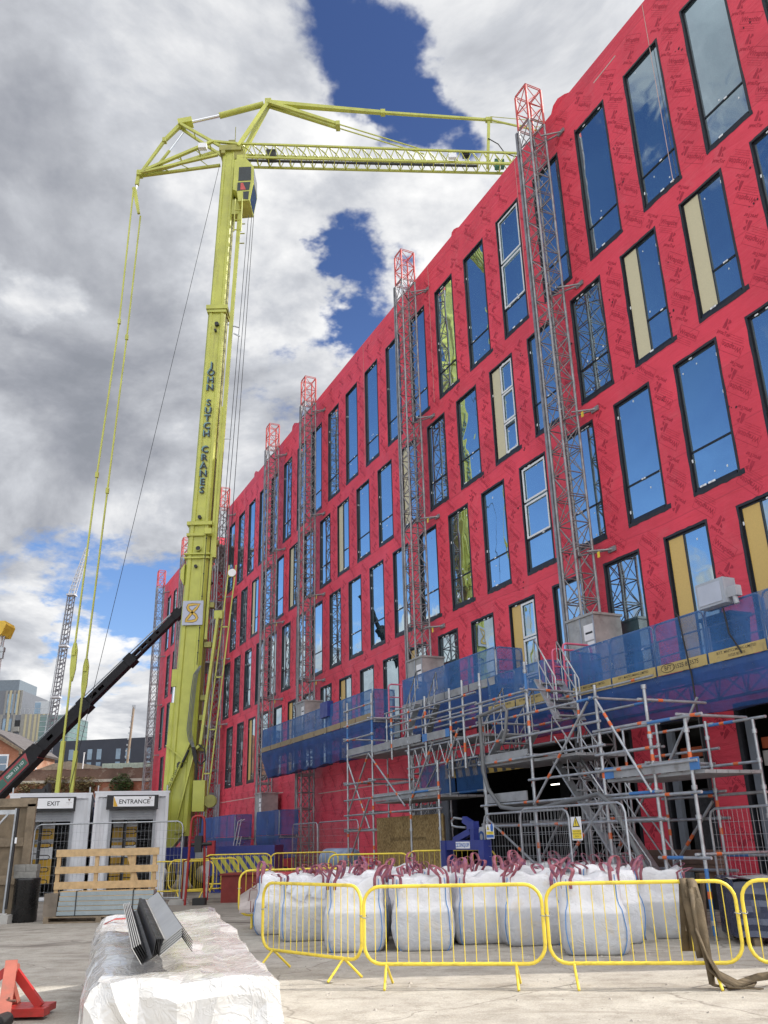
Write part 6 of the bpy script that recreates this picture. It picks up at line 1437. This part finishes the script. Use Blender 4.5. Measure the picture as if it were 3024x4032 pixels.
for x in (-7.2, -5.9): mb.box(x-.01, x+.01, 21.452, 21.458, .12, .66); mb.box(x-.01, x+.01, 21.45, 21.77, .662, .668)
mb.build('steel_band', m_ink, pl, lo)
mb = MB(); mb.box(-7.95, -7.64, 21.5, 22.3, .14, .62); mb.build('cardboard_end', M('brown_wrap', (.16,.13,.10), .35, var=.3), pl, lo)
# ------------------------------------------------------------------ left edge: timber hoarding, steel frame, barrel with blocks
hd_ = thing('timber_hoarding', 'weathered board hoarding at the left edge, framed in timber', 'hoarding', (-9.2, 22.5, 0)); hdo = (-9.2, 22.5, 0)
mb = MB(); mb.box(-11.8, -8.86, 22.5, 22.53, .03, 2.62); mb.build('board_sheet', M('old_board', (.17,.13,.085), .8, var=.35, scale=3, bump=.2), hd_, hdo)
for x in (-8.83, -10.1): mb = MB(); mb.box(x-.10, x+.10, 22.42, 22.495, 0, 2.62); mb.build('upright', m_woodo, hd_, hdo)
for z in (2.66, 1.75, .9): mb = MB(); mb.box(-11.8, -8.94 if z < 2.6 else -8.72, 22.42, 22.49, z-.1, z+.1); mb.build('rail', m_woodo, hd_, hdo)
fr = thing('prop_stand', 'grey steel prop frame with diagonal stay in front of the timber hoarding', 'prop', (-9.05, 21.9, 0)); fro = (-9.05, 21.9, 0)
mb = MB(); mb.tube((-9.0, 21.9, .1), (-8.98, 21.9, 2.5), .035, 8); mb.tube((-9.75, 21.9, .1), (-9.7, 21.9, 2.5), .03, 8); mb.cbox((-9.35, 21.9, 2.42), (.72, .05, .10)); mb.beam((-9.15, 21.88, 2.38), (-9.75, 21.88, 1.7), .05, .04); mb.build('frame_tube', m_tube, fr, fro)
mb = MB(); mb.beam((-8.94, 21.86, .3), (-8.92, 21.86, 2.5), .05, .05, (0,1,0)); mb.build('black_post', m_ink, fr, fro)
mb = MB(); mb.cbox((-8.92, 21.85, .09), (.26, .4, .18)); mb.tube((-9.5, 21.85, .2), (-8.9, 21.85, .18), .03, 8); mb.build('foot_weight', m_conc, fr, fro)
mb = MB(); mb.cbox((-8.88, 21.82, 1.78), (.045, .01, .13)); mb.build('white_tag', m_white, fr, fro)
br_ = thing('plastic_barrel', 'tall black plastic barrel beside the timber hoarding, under grey blocks', 'barrel', (-8.62, 22.15, 0)); 
mb = MB(); mb.lathe([(0,0),(.26,0),(.29,.03),(.29,.9),(.30,.93),(.27,.95),(0,.95)], (0,0,0), 24); mb.build('barrel_body', M('barrel_plastic', (.012,.012,.013), .28, var=.3), br_)
for nm, (x, z, w_, lb) in enumerate(((-8.78, 1.17, .28, 'grey block on the black barrel, top left'), (-8.50, 1.17, .26, 'grey block on the black barrel, top right'), (-8.64, 1.02, .52, 'long grey block on the black barrel, lower course'))):
    mb = MB(); mb.cbox((0,0,0), (w_, .22, .14 if nm == 2 else .15)); o = mb.build('concrete_block', M('block_grey_%d' % nm, (.21,.205,.19), .9, var=.2, scale=14, bump=.4)); o.location = (x, 22.1, z); tag(o, lb, 'block', 'blocks stacked on the barrel')
# red hoop gate
rg_ = thing('red_gate_frame', 'tall red steel hoop frame with mesh leaf near the entrance cabin', 'gate', (-5.6, 26.7, 0)); rgo = (-5.6, 26.7, 0)
m_rg = M('gate_red', (.30,.02,.018), .45, var=.15)
mb = MB(); mb.path([(-5.86,26.6,.0), (-5.80,26.65,2.2), (-5.76,26.65,2.32), (-5.68,26.65,2.36), (-5.52,26.7,2.36), (-5.46,26.7,2.30), (-5.43,26.7,2.18), (-5.40,26.75,1.2), (-5.36,26.8,.1)], .035, 8); mb.build('hoop', m_rg, rg_, rgo)
mb = MB(); mb.path([(-6.1,27.2,.1), (-6.08,27.2,1.15), (-5.8,26.7,1.2)], .025, 6); mb.path([(-5.3,26.9,.1), (-5.28,26.95,1.2), (-5.42,26.75,1.25)], .025, 6); mb.tube((-6.1,27.2,.12), (-5.86,26.62,.12), .02, 6); mb.build('gate_leaf', m_rg, rg_, rgo)
for a, b_ in (((-6.06,27.15), (-5.84,26.66)), ((-5.40,26.78), (-5.27,26.93))):
    mb = MB(); mb.quad((*a, .15), (*b_, .15), (*b_, 1.15), (*a, 1.12)); mb.build('mesh_infill', net('white_mesh', (.6,.6,.62), .7), rg_, rgo)
mb = MB(); mb.tube((-5.55, 26.72, 2.36), (-5.56, 26.72, 1.9), .03, 6); mb.cbox((-5.58, 26.72, 1.6), (.2, .2, .45)); mb.tube((-5.8, 26.7, 1.58), (-5.2, 26.7, 1.60), .05, 8); mb.build('valve', m_rubber, rg_, rgo)
mb = MB(); mb.cbox((-5.45, 26.6, .09), (.35, .3, .18)); mb.build('foot_weight', m_rubber, rg_, rgo)
# ------------------------------------------------------------------ telescopic boom crossing behind the crane
tb_ = thing('telescopic_boom', 'black and red telescopic boom rising from the left edge towards the building', 'boom', (-21.5, 44, 0)); tbo = (-21.5, 44, 0)
Bp = [Vector((-24.0, 44, -1.0+0)), Vector((-17.2, 44, 6.15)), Vector((-15.2, 44, 8.25)), Vector((-13.25, 44, 10.28)), Vector((-11.9, 44, 11.72)), Vector((-10.2, 44, 13.5))]
bd_ = (Bp[3]-Bp[1]).normalized(); bn2 = Vector((-bd_.z, 0, bd_.x))
m_bk = M('boom_black', (.008,.008,.011), .55, var=.3, spec=.3); m_br = M('boom_red', (.28,.02,.03), .35, var=.15, coat=.3)
A0 = Bp[1]-bd_*6.0
def bpt(s_): return Bp[1]+bd_*s_
S = MB(); S.beam(bpt(-7.5), bpt(-.25), .8, .66, bn2); b0 = S.build('boom_base', m_br, tb_, tbo)
S = MB(); S.prism([(-.6,-.36),(.35,-.26),(.2,.36),(-.3,.36)], bpt(-.2)+Vector((0,-.41,0)), bd_, bn2, (0,.82,0)); S.beam(bpt(-7.5)+bn2*.34, bpt(-.2)+bn2*.34, .84, .09, bn2); S.beam(bpt(-7.5)-bn2*.32, bpt(-.3)-bn2*.32, .84, .10, bn2); S.build('boom_trim', m_bk, tb_, tbo)
def stage(s0, s1, w_, h_, holes_, collar):
    mb2 = MB(); y0 = 44-w_/2
    # side plates with real slots: strips around each slot
    cur = s0
    for hs0, hl, hh in holes_:
        for a, b_, l0, l1 in ((cur, hs0, -h_/2, h_/2), (hs0, hs0+hl, -h_/2, -hh/2), (hs0, hs0+hl, hh/2, h_/2)):
            for yy in (44-w_/2, 44+w_/2-.02):
                p = [bpt(a)+bn2*l0, bpt(b_)+bn2*l0, bpt(b_)+bn2*l1, bpt(a)+bn2*l1]
                mb2.prism([(0,0),(b_-a,0),(b_-a,l1-l0),(0,l1-l0)], bpt(a)+bn2*l0+Vector((0,yy-44,0)), bd_, bn2, (0,.02,0))
        cur = hs0+hl
    for yy in (44-w_/2, 44+w_/2-.02): mb2.prism([(0,0),(s1-cur,0),(s1-cur,h_),(0,h_)], bpt(cur)+bn2*(-h_/2)+Vector((0,yy-44,0)), bd_, bn2, (0,.02,0))
    mb2.beam(bpt(s0)+bn2*(h_/2-.02), bpt(s1)+bn2*(h_/2-.02), w_-.05, .05, bn2) if not holes_ else None
    for hz_ in (-h_/2+.03, h_/2-.03): mb2.beam(bpt(s0)+bn2*hz_, bpt(s1)+bn2*hz_, w_-.04, .04, bn2)
    if collar: mb2.beam(bpt(s1-.45), bpt(s1+.02), w_+.12, h_+.13, bn2)
    mb2.build('boom_stage', m_bk, tb_, tbo)
stage(-.4, 3.1, .62, .54, [(.55,.34,.16)], True); stage(2.9, 6.15, .50, .42, [(3.35,.36,.16),(3.85,.34,.15)], True); stage(5.9, 9.4, .40, .32, [(6.25,.36,.16),(6.75,.32,.15),(7.25,.14,.12),(7.75,.16,.12)], True); stage(9.3, 11.6, .30, .24, [(9.6,.2,.1),(10.2,.2,.1)], False)
mb = MB(); mb.tube(bpt(-.5)+bn2*.46, bpt(9.3)+bn2*.28, .03, 6); mb.tube(bpt(2.9)+bn2*.40, bpt(9.3)+bn2*.25, .02, 5); mb.build('extension_rod', m_steel, tb_, tbo)
mb = MB(); mb.prism([(-2.0,-.18),(-.75,-.18),(-.75,.18),(-2.0,.18)], bpt(0)+Vector((0,-.405,0)), bd_, bn2, (0,-.008,0)); mb.prism([(-4.2,-.2),(-2.05,-.2),(-2.05,.16),(-4.2,.16)], bpt(0)+Vector((0,-.405,0)), bd_, bn2, (0,-.008,0)); db = mb.build('door_plate', M('decal_green', (.035,.12,.09), .4), b0, None)
db.parent = b0; 
mb = MB(); mb.text('0800 123 107', bpt(-1.38)+bn2*-.05+Vector((0,-.418,0)), bd_, bn2, .19); mb.text('works', bpt(-2.9)+bn2*-.12+Vector((0,-.418,0)), bd_, bn2, .38); mb.build('decal_lettering', m_white, b0, None)
for o in COL.objects:
    if o.name.startswith('door_plate') or o.name.startswith('decal_lettering'):
        for v in o.data.vertices: v.co = v.co-Vector(tbo)
S = MB(); S.beam((-23.2, 44, 1.2), (-20.2, 44, 1.2), 2.0, 1.2); S.beam((-22.6, 44, 1.7), (-22.4, 44, 3.0), .9, .8); S.build('machine_body', m_br, tb_, tbo)
for x in (-22.8, -20.7): S = MB(); S.lathe([(0,0),(.5,0),(.6,.08),(.6,.4),(0,.42)], (x, 43.0, .6), 22, (0,-1,0)); S.build('wheel', m_rubber, tb_, tbo)
# yellow gantry corner at the left edge
yg = thing('yellow_gantry', 'yellow box girder corner with hanging lamps at the left edge', 'gantry', (-14.3, 30, 0)); ygo = (-14.3, 30, 0)
mb = MB(); mb.prism([(-2.5,.12),(-.05,.12),(.0,0),(-.12,-.36),(-2.5,-.36)], (-13.28, 29.6, 8.94), (1,0,0), (0,0,1), (0,.8,0)); mb.build('box_girder', M('gantry_yellow', (.62,.40,.04), .5), yg, ygo)
mb = MB(); mb.beam((-13.75, 30, 0), (-13.62, 30, 8.6), .25, .3, (0,1,0)); mb.build('gantry_post', m_white, yg, ygo)
mb = MB(); mb.tube((-13.42, 29.9, 8.58), (-13.5, 29.9, 7.7), .03, 6); mb.cbox((-13.43, 29.9, 8.1), (.16, .16, .16)); mb.cbox((-13.42, 29.9, 7.9), (.1, .12, .22)); mb.cbox((-13.53, 29.9, 7.6), (.12, .12, .2)); mb.path([(-13.5,29.9,8.0), (-13.46,29.9,7.75), (-13.42,29.9,7.82), (-13.42,29.9,7.95)], .01, 4); mb.build('hanging_lamp', m_steel, yg, ygo)

# ------------------------------------------------------------------ background
def brick_mat(name, c1, c2, mortar, sc_=3.0):
    m = bpy.data.materials.new(name); m.use_nodes = True; t = NT(m.node_tree); b = m.node_tree.nodes['Principled BSDF']
    v = t.n('ShaderNodeTexCoord').outputs['Object']; mp = t.n('ShaderNodeMapping'); mp.inputs['Rotation'].default_value = (rad(90), 0, 0); t.l(v, mp.inputs[0])
    bk = t.n('ShaderNodeTexBrick', i_Scale=sc_); bk.inputs['Color1'].default_value = (*c1, 1); bk.inputs['Color2'].default_value = (*c2, 1); bk.inputs['Mortar'].default_value = (*mortar, 1); bk.inputs['Mortar Size'].default_value = .012; t.l(mp.outputs[0], bk.inputs['Vector'])
    c = t.mix(t.smooth(t.noise(v, .5, 6, .6), .42, .62, 0, .75), bk.outputs[0], tuple(k*.55 for k in c1)); c = t.mix(t.smooth(t.noise(v, .9, 5, .7, .6), .56, .64, 0, .5), c, (.36,.30,.24)); t.l(c, b.inputs['Base Color']); b.inputs['Roughness'].default_value = .9
    return m
m_brick = brick_mat('old_brick', (.40,.15,.08), (.34,.12,.07), (.32,.25,.2))
bw = thing('brick_wall', 'long old red brick retaining wall with pale ledge, beyond the cabins', 'wall', (-31, 84, 0)); bwo = (-31, 84, 0)
mb = MB(); mb.box(-46, -16, 84, 84.8, 0, 7.2); mb.build('wall_face', m_brick, bw, bwo)
mb = MB(); mb.box(-46, -16, 84.15, 84.9, 7.45, 8.35); n_ = 40
for k in range(n_): mb.box(-46+.75*k, -46+.75*(k+1)-.02, 84.12, 84.92, 8.35, 8.42+.05*math.sin(k*2.3))
mb.build('upper_courses', brick_mat('soot_brick', (.17,.10,.075), (.14,.085,.06), (.15,.12,.1)), bw, bwo)
mb = MB(); mb.box(-46, -16, 83.85, 84.6, 7.2, 7.44); mb.build('stone_ledge', M('ledge_stone', (.45,.42,.36), .8, var=.2), bw, bwo)
m_leaf = M('ivy_leaf', (.07,.12,.035), .6, var=.5, scale=2); m_leafd = M('ivy_leaf_dry', (.16,.13,.055), .7, var=.4, scale=2)
def creeper(x, z, sx, sz, n_, label, mt, seed):
    rnd = random.Random(seed); t = thing('wall_plant', label, 'plant', (x, 83.8, z), 0, 'plants growing from the brick wall')
    mb = MB()
    for _ in range(n_):
        r = rnd.random()**.6; a = rnd.uniform(0, 2*PI); cl_ = mn.noise(Vector((r*3+seed, a, 0)))
        p = Vector((sx*r*math.cos(a)*(1+.4*cl_), rnd.uniform(-.45, .15)*(1-r*.5), sz*r*math.sin(a)*(1+.4*cl_)-.15*sz)); s_ = rnd.uniform(.05, .13)
        q = Matrix.Rotation(rnd.uniform(0, 6.3), 3, 'Z') @ Matrix.Rotation(rnd.uniform(-1.2, 1.2), 3, 'X')
        mb.add([p+q @ Vector(c_)*s_ for c_ in ((-1,0,0),(0,-.5,.15),(1,0,0),(0,.6,.15))], [(0,1,2,3)])
    mb.build('foliage', mt, t)
    mb = MB()
    for _ in range(9): mb.path([(0,.1,-sz*.7), (rnd.uniform(-.4,.4)*sx, -.1, rnd.uniform(-.4,.1)*sz), (rnd.uniform(-.9,.9)*sx, -.15, rnd.uniform(-.3,.8)*sz)], .02, 4)
    mb.build('stems', m_woodo, t)
creeper(-24.9, 7.0, 1.1, 1.0, 1300, 'green bushy plant on the brick wall, right of the crane rods', m_leaf, 1)
creeper(-28.6, 7.0, 1.8, .9, 1500, 'spreading green and dry plant on the brick wall between the crane rods', m_leafd, 2)
creeper(-31.2, 7.0, 1.1, 1.2, 900, 'tall dry plant on the brick wall behind the lattice crane base', m_leafd, 3)
creeper(-33.6, 6.8, 1.2, .7, 600, 'small dry plant on the brick wall near the left boom', m_leafd, 4)
creeper(-21.6, 6.6, .9, .9, 500, 'dry plant on the brick wall beside the far end of the building', m_leafd, 5)
# corrugated shed roofs and rods on the wall
sh = thing('low_shed', 'pale green corrugated roof showing over the brick wall', 'shed', (-25.4, 86, 0)); sho = (-25.4, 86, 0)
mb = MB(); mb.box(-27.4, -19, 86, 90, 0, 8.4)
mb.build('shed_wall', M('shed_wall', (.25,.26,.24), .8), sh, sho); mb = MB()
for k in range(34): mb.box(-27.5+.26*k, -27.5+.26*k+.2, 85.8, 90, 8.35+.0*k, 9.0); 
mb.box(-27.5, -18.8, 85.84, 90, 8.3, 8.97); mb.build('corrugated_roof', M('roof_pale_green', (.42,.50,.42), .7, var=.15), sh, sho)
s2 = MB(); s2.prism([(-36,8.3),(-33,9.3),(-31.5,9.5),(-27.6,8.8),(-27.6,8.2)], (0, 88, 0), (1,0,0), (0,0,1), (0,6,0)); tag(s2.build('lean_to_roof', M('rust_roof', (.30,.25,.19), .8, var=.3)), 'sloping weathered roof behind the brick wall', 'roof')
for x, z1, lb in ((-33.3, 9.6, 'thin white post on the brick wall, left'), (-28.9, 9.9, 'thin white post on the brick wall near the right crane rod')):
    mb = MB(); mb.tube((0,0,8.4), (.03,0,z1), .05, 6); mb.cbox((.03,0,z1), (.14,.1,.08)); o = mb.build('marker_post', m_white); o.location = (x, 84.5, 0); tag(o, lb, 'post', 'white posts on the brick wall')
po = MB(); po.tube((0,0,8.4), (.25,0,14.3), .12, 8); po.mat(1)
for k in range(8): po.cbox((.04*k-.16, -.05, 9.6+.55*k), (.14, .14, .14))
po.cbox((.25,0,14.3), (.3,.2,.35)); o = po.build('utility_pole', [M('pole_wood', (.30,.24,.18), .8), m_steel]); o.location = (-25.2, 86, 0); tag(o, 'slender wooden pole with insulators before the dark building', 'pole')
# dark slab building
db_ = thing('dark_building', 'long dark slate building with pairs of small tall windows, beyond the brick wall', 'building', (-35, 112, 0)); dbo = (-35, 112, 0)
mb = MB(); mb.prism([(-44,0),(-22,0),(-22,14.35),(-30,14.1),(-41.5,13.85),(-44,13.75)], (0,110,0), (1,0,0), (0,0,1), (0,16,0)); mb.build('cladding', M('slate_cladding', (.020,.026,.042), .5, var=.15, scale=.6), db_, dbo)
m_fg = M('far_glass', (.16,.24,.32), .12, var=.3, scale=.5, spec=.8)
for k, x in enumerate((-42.0, -40.35, -39.2, -36.9, -35.75, -33.4, -32.2, -29.7, -28.6, -26.3, -25.2)):
    for z in (12.2, 10.65):
        mb = MB(); mb.box(x-.28, x+.28, 109.96, 109.99, z-.62, z+.62); mb.build('window', m_fg, db_, dbo)
mb = MB(); mb.box(-29.8, -24, 114, 120, 13.5, 16.2); mb.build('roof_plant_room', M('plant_grey', (.28,.30,.33), .6), db_, dbo)
mb = MB(); mb.box(-29.5, -28.9, 113.96, 113.99, 14.6, 15.6); mb.build('plant_room_window', m_fg, db_, dbo)
# striped tall block on the left
sb_ = thing('striped_apartment_block', 'tall grey block with vertical cream and grey cladding stripes, far left', 'building', (-65, 152, 0)); sbo = (-65, 152, 0)
m_g1 = M('clad_grey', (.13,.14,.16), .6, var=.1); m_g2 = M('clad_mid', (.22,.215,.20), .6, var=.1); m_g3 = M('clad_cream', (.38,.34,.22), .6, var=.08)
mb = MB(); mb.box(-80, -57.6, 150, 166, 0, 22.9); mb.build('block_wall', m_g1, sb_, sbo)
rnd = random.Random(5); mb = MB(); x = -62.3; k = 0
while x < -57.7: mb.mat(k % 2); w_ = rnd.uniform(.22, .42); mb.box(x, x+w_, 149.88, 149.98, 0, 22.95); x += w_+(.02 if k % 2 else .02); k += 1
mb.build('stripe_cladding', [m_g2, m_g3], sb_, sbo)
mb = MB()
for x in (-66.2, -65.0, -64.0, -62.6): mb.mat(rnd.choice((0, 1))); mb.box(x, x+.42, 149.9, 149.98, 0, 23)
mb.build('stripe_cladding', [m_g2, m_g3], sb_, sbo)
for x in (-66.9, -65.6, -64.6):
    for z in (21.3, 18.6, 15.9, 13.2): mb = MB(); mb.box(x, x+.45, 149.93, 149.99, z-1.0, z+1.0); mb.build('window', m_fg, sb_, sbo)
for z in (21.3, 18.6, 15.9, 13.2):
    mb = MB(); mb.box(-63.5, -62.7, 149.93, 149.99, z-1.1, z+.7); mb.build('balcony_opening', m_dark, sb_, sbo); mb = MB(); mb.box(-63.55, -62.65, 149.6, 149.9, z-1.2, z-.4); mb.build('balcony_front', m_g2, sb_, sbo)
mb = MB(); mb.box(-80, -63.8, 152, 164, 22.9, 27.4); mb.build('upper_storeys', m_g1, sb_, sbo)
mb = MB()
for k, x in enumerate((-66.6, -65.9, -65.2, -64.5, -64.0)): mb.mat(k % 2); mb.box(x, x+.38, 151.9, 151.98, 22.9, 27.4)
mb.build('stripe_cladding', [m_g2, m_g3], sb_, sbo)
for x in (-66.2, -65.5, -64.75): mb = MB(); mb.box(x, x+.28, 151.93, 151.99, 23.5, 26.8); mb.build('window', m_fg, sb_, sbo)
mb = MB(); mb.box(-80, -65.3, 154, 162, 27.4, 29.6); mb.build('roof_plant_room', M('plant_blue_grey', (.14,.17,.20), .6), sb_, sbo)
mb = MB(); mb.box(-61.3, -58.2, 152, 156, 22.9, 25.4); mb.build('stair_core', M('core_grey', (.42,.44,.46), .6), sb_, sbo); mb = MB(); mb.box(-61.25, -60.3, 151.9, 151.98, 23.3, 25.2); mb.build('core_window', m_fg, sb_, sbo)
rl_ = MB()
for x in [-63+.8*k for k in range(8)]: rl_.tube((x, 150.2, 22.9), (x, 150.2, 23.9), .03, 4)
rl_.tube((-63, 150.2, 23.9), (-57.6, 150.2, 23.9), .03, 4); rl_.build('roof_railing', m_steel, sb_, sbo)
# pale terraces between
pt_ = thing('glazed_terrace_block', 'pale stepped block with green glass terraces behind the boom', 'building', (-53, 140, 0)); pto = (-53, 140, 0)
mb = MB(); mb.box(-58, -50.0, 138, 150, 0, 17.0); mb.box(-58, -46, 140, 150, 0, 15.8); mb.build('terrace_wall', M('terrace_render', (.42,.42,.41), .7), pt_, pto)
mb = MB(); mb.box(-55, -50.4, 139, 148, 17.0, 21.2); mb.build('glazed_storeys', M('green_glass', (.11,.17,.165), .3, var=.3, scale=.4), pt_, pto)
mb = MB()
for k in range(6): mb.box(-55.05, -50.35, 138.95, 148.05, 17.0+.8*k, 17.06+.8*k)
for k in range(9): mb.tube((-50+.55*k, 140, 15.8), (-50+.55*k, 140, 16.8), .03, 4)
mb.tube((-50, 140, 16.8), (-45.6, 140, 16.8), .03, 4); mb.tube((-50, 140, 16.4), (-45.6, 140, 16.4), .03, 4); mb.build('terrace_railing', m_steel, pt_, pto)
mb = MB(); mb.box(-49.3, -48.8, 139.9, 139.99, 14.4, 15.3); mb.build('window', m_dark, pt_, pto)
# brick house at the left edge
hs2 = thing('brick_house', 'red brick house gable with white sash window at the left edge', 'house', (-39, 88, 0)); h2o = (-39, 88, 0)
mb = MB(); mb.prism([(-44,0),(-35.5,0),(-35.5,10.35),(-37.5,11.6),(-39.5,12.6),(-44,12.6)], (0,86,0), (1,0,0), (0,0,1), (0,9,0)); mb.build('gable_wall', brick_mat('house_brick', (.42,.17,.09), (.37,.14,.08), (.36,.28,.22), 4), hs2, h2o)
mb = MB(); mb.beam((-35.3, 85.8, 10.3), (-39.5, 85.8, 12.75), .25, .16, (0,1,0)); mb.tube((-35.55, 85.8, 10.2), (-35.55, 85.8, 6), .07, 6); mb.cbox((-35.45, 85.75, 10.2), (.25, .2, .25)); mb.build('gutter_and_verge', m_woodo, hs2, h2o)
mb = MB(); mb.prism([(-35.2,10.25),(-37.4,11.62),(-39.5,12.72),(-39.5,12.95),(-37.3,11.86),(-35.1,10.45)], (0,85.85,0), (1,0,0), (0,0,1), (0,9.3,0)); mb.build('roof', M('slate_roof', (.10,.09,.09), .8, var=.25, scale=2), hs2, h2o)
mb = MB(); mb.box(-38.6, -36.6, 85.94, 85.99, 8.3, 10.1); wn = mb.build('window', m_white, hs2, h2o)
mb = MB()
for xa, xb in ((-38.5,-37.65), (-37.55,-36.75)):
    for za, zb in ((8.45,9.15), (9.25,9.95)): mb.box(xa, xb, 85.91, 85.93, za, zb)
mb.build('window_glazing', m_fg, wn, h2o)
# white telescopic crane with lattice fly jib, far
wc = thing('lattice_jib_crane', 'distant white crane with slim lattice jib rising behind the boom', 'crane', (-36.4, 95, 0)); wo_ = (-36.4, 95, 0)
m_wl = M('jib_white', (.50,.51,.54), .5, var=.15); m_wg = M('jib_grey', (.16,.16,.18), .5, var=.3)
def jibseg(p0, p1, w0, w1, n_, mt, name='jib_lattice'):
    mb2 = MB(); w0, w1 = w0*.66, w1*.66; p0, p1 = Vector(p0), Vector(p1); d = (p1-p0).normalized(); a = Vector((d.z, 0, -d.x))
    for s_ in (-1, 1):
        for dy in (-.3, .3): mb2.beam(p0+a*s_*w0/2+Vector((0,dy,0)), p1+a*s_*w1/2+Vector((0,dy,0)), .10, .10)
    for k in range(n_):
        u0, u1 = k/n_, (k+1)/n_
        q = lambda u, s_: p0+(p1-p0)*u+a*s_*(w0+(w1-w0)*u)/2
        mb2.beam(q(u0,-1)+Vector((0,-.35,0)), q(u0,1)+Vector((0,-.35,0)), .09, .09); mb2.beam(q(u0,-1)+Vector((0,.35,0)), q(u1,1)+Vector((0,.35,0)), .08, .08)
        if k % 3 == 1: mb2.prism([(-.5,-.5),(.5,-.5),(.5,.5),(-.5,.5)], q((u0+u1)/2, 0)+Vector((0,.2,0)), a*w0*.95, d*.16, (0,.1,0))
    return mb2.build(name, mt, wc, wo_)
jibseg((-36.85,95,0), (-36.35,95,12.2), 1.05, .98, 14, m_wg); jibseg((-36.3,95,12.4), (-36.1,95,16.7), .98, .95, 9, m_wg); jibseg((-36.08,95,17.0), (-35.85,95,22.3), .93, .9, 11, m_wg); jibseg((-35.83,95,22.6), (-35.6,95,28.2), .9, .85, 10, m_wg)
jibseg((-35.55,95,28.4), (-34.35,95,33.8), .85, .25, 12, m_wl)
for x, z in ((-36.3,12.3), (-36.09,16.85), (-35.84,22.45), (-35.58,28.3)): mb = MB(); mb.cbox((x,95,z), (.95,.9,.18)); mb.build('jib_collar', m_wl, wc, wo_)
mb = MB(); mb.tube((-36.95,95,12.5), (-36.05,95,28.2), .05, 4); mb.build('jib_stay', m_steel, wc, wo_)
mb = MB(); mb.cbox((-37.1,94.5,7.8), (1.3,.8,1.6)); mb.cbox((-36.6,94.5,9.2), (.9,.6,1.8)); mb.cbox((-37.3,94.5,6.2), (.8,.6,2.0)); mb.build('winch_gear', m_bk, wc, wo_)
mb = MB(); mb.box(-38.5,-34.5,94,96.5,0,1.8); mb.build('crane_base', m_wl, wc, wo_)
# hill line far away
hl_ = MB(); pts = [(-400+20*k, 3.0+2.5*math.sin(k*.7)+1.8*math.sin(k*1.9)) for k in range(41)]
hl_.prism([(-400,-1)]+pts+[(400,-1)], (0,420,0), (1,0,0), (0,0,1), (0,60,0)); struct(hl_.build('far_hills', M('hill_green', (.07,.09,.06), .9, var=.3, scale=.05)))
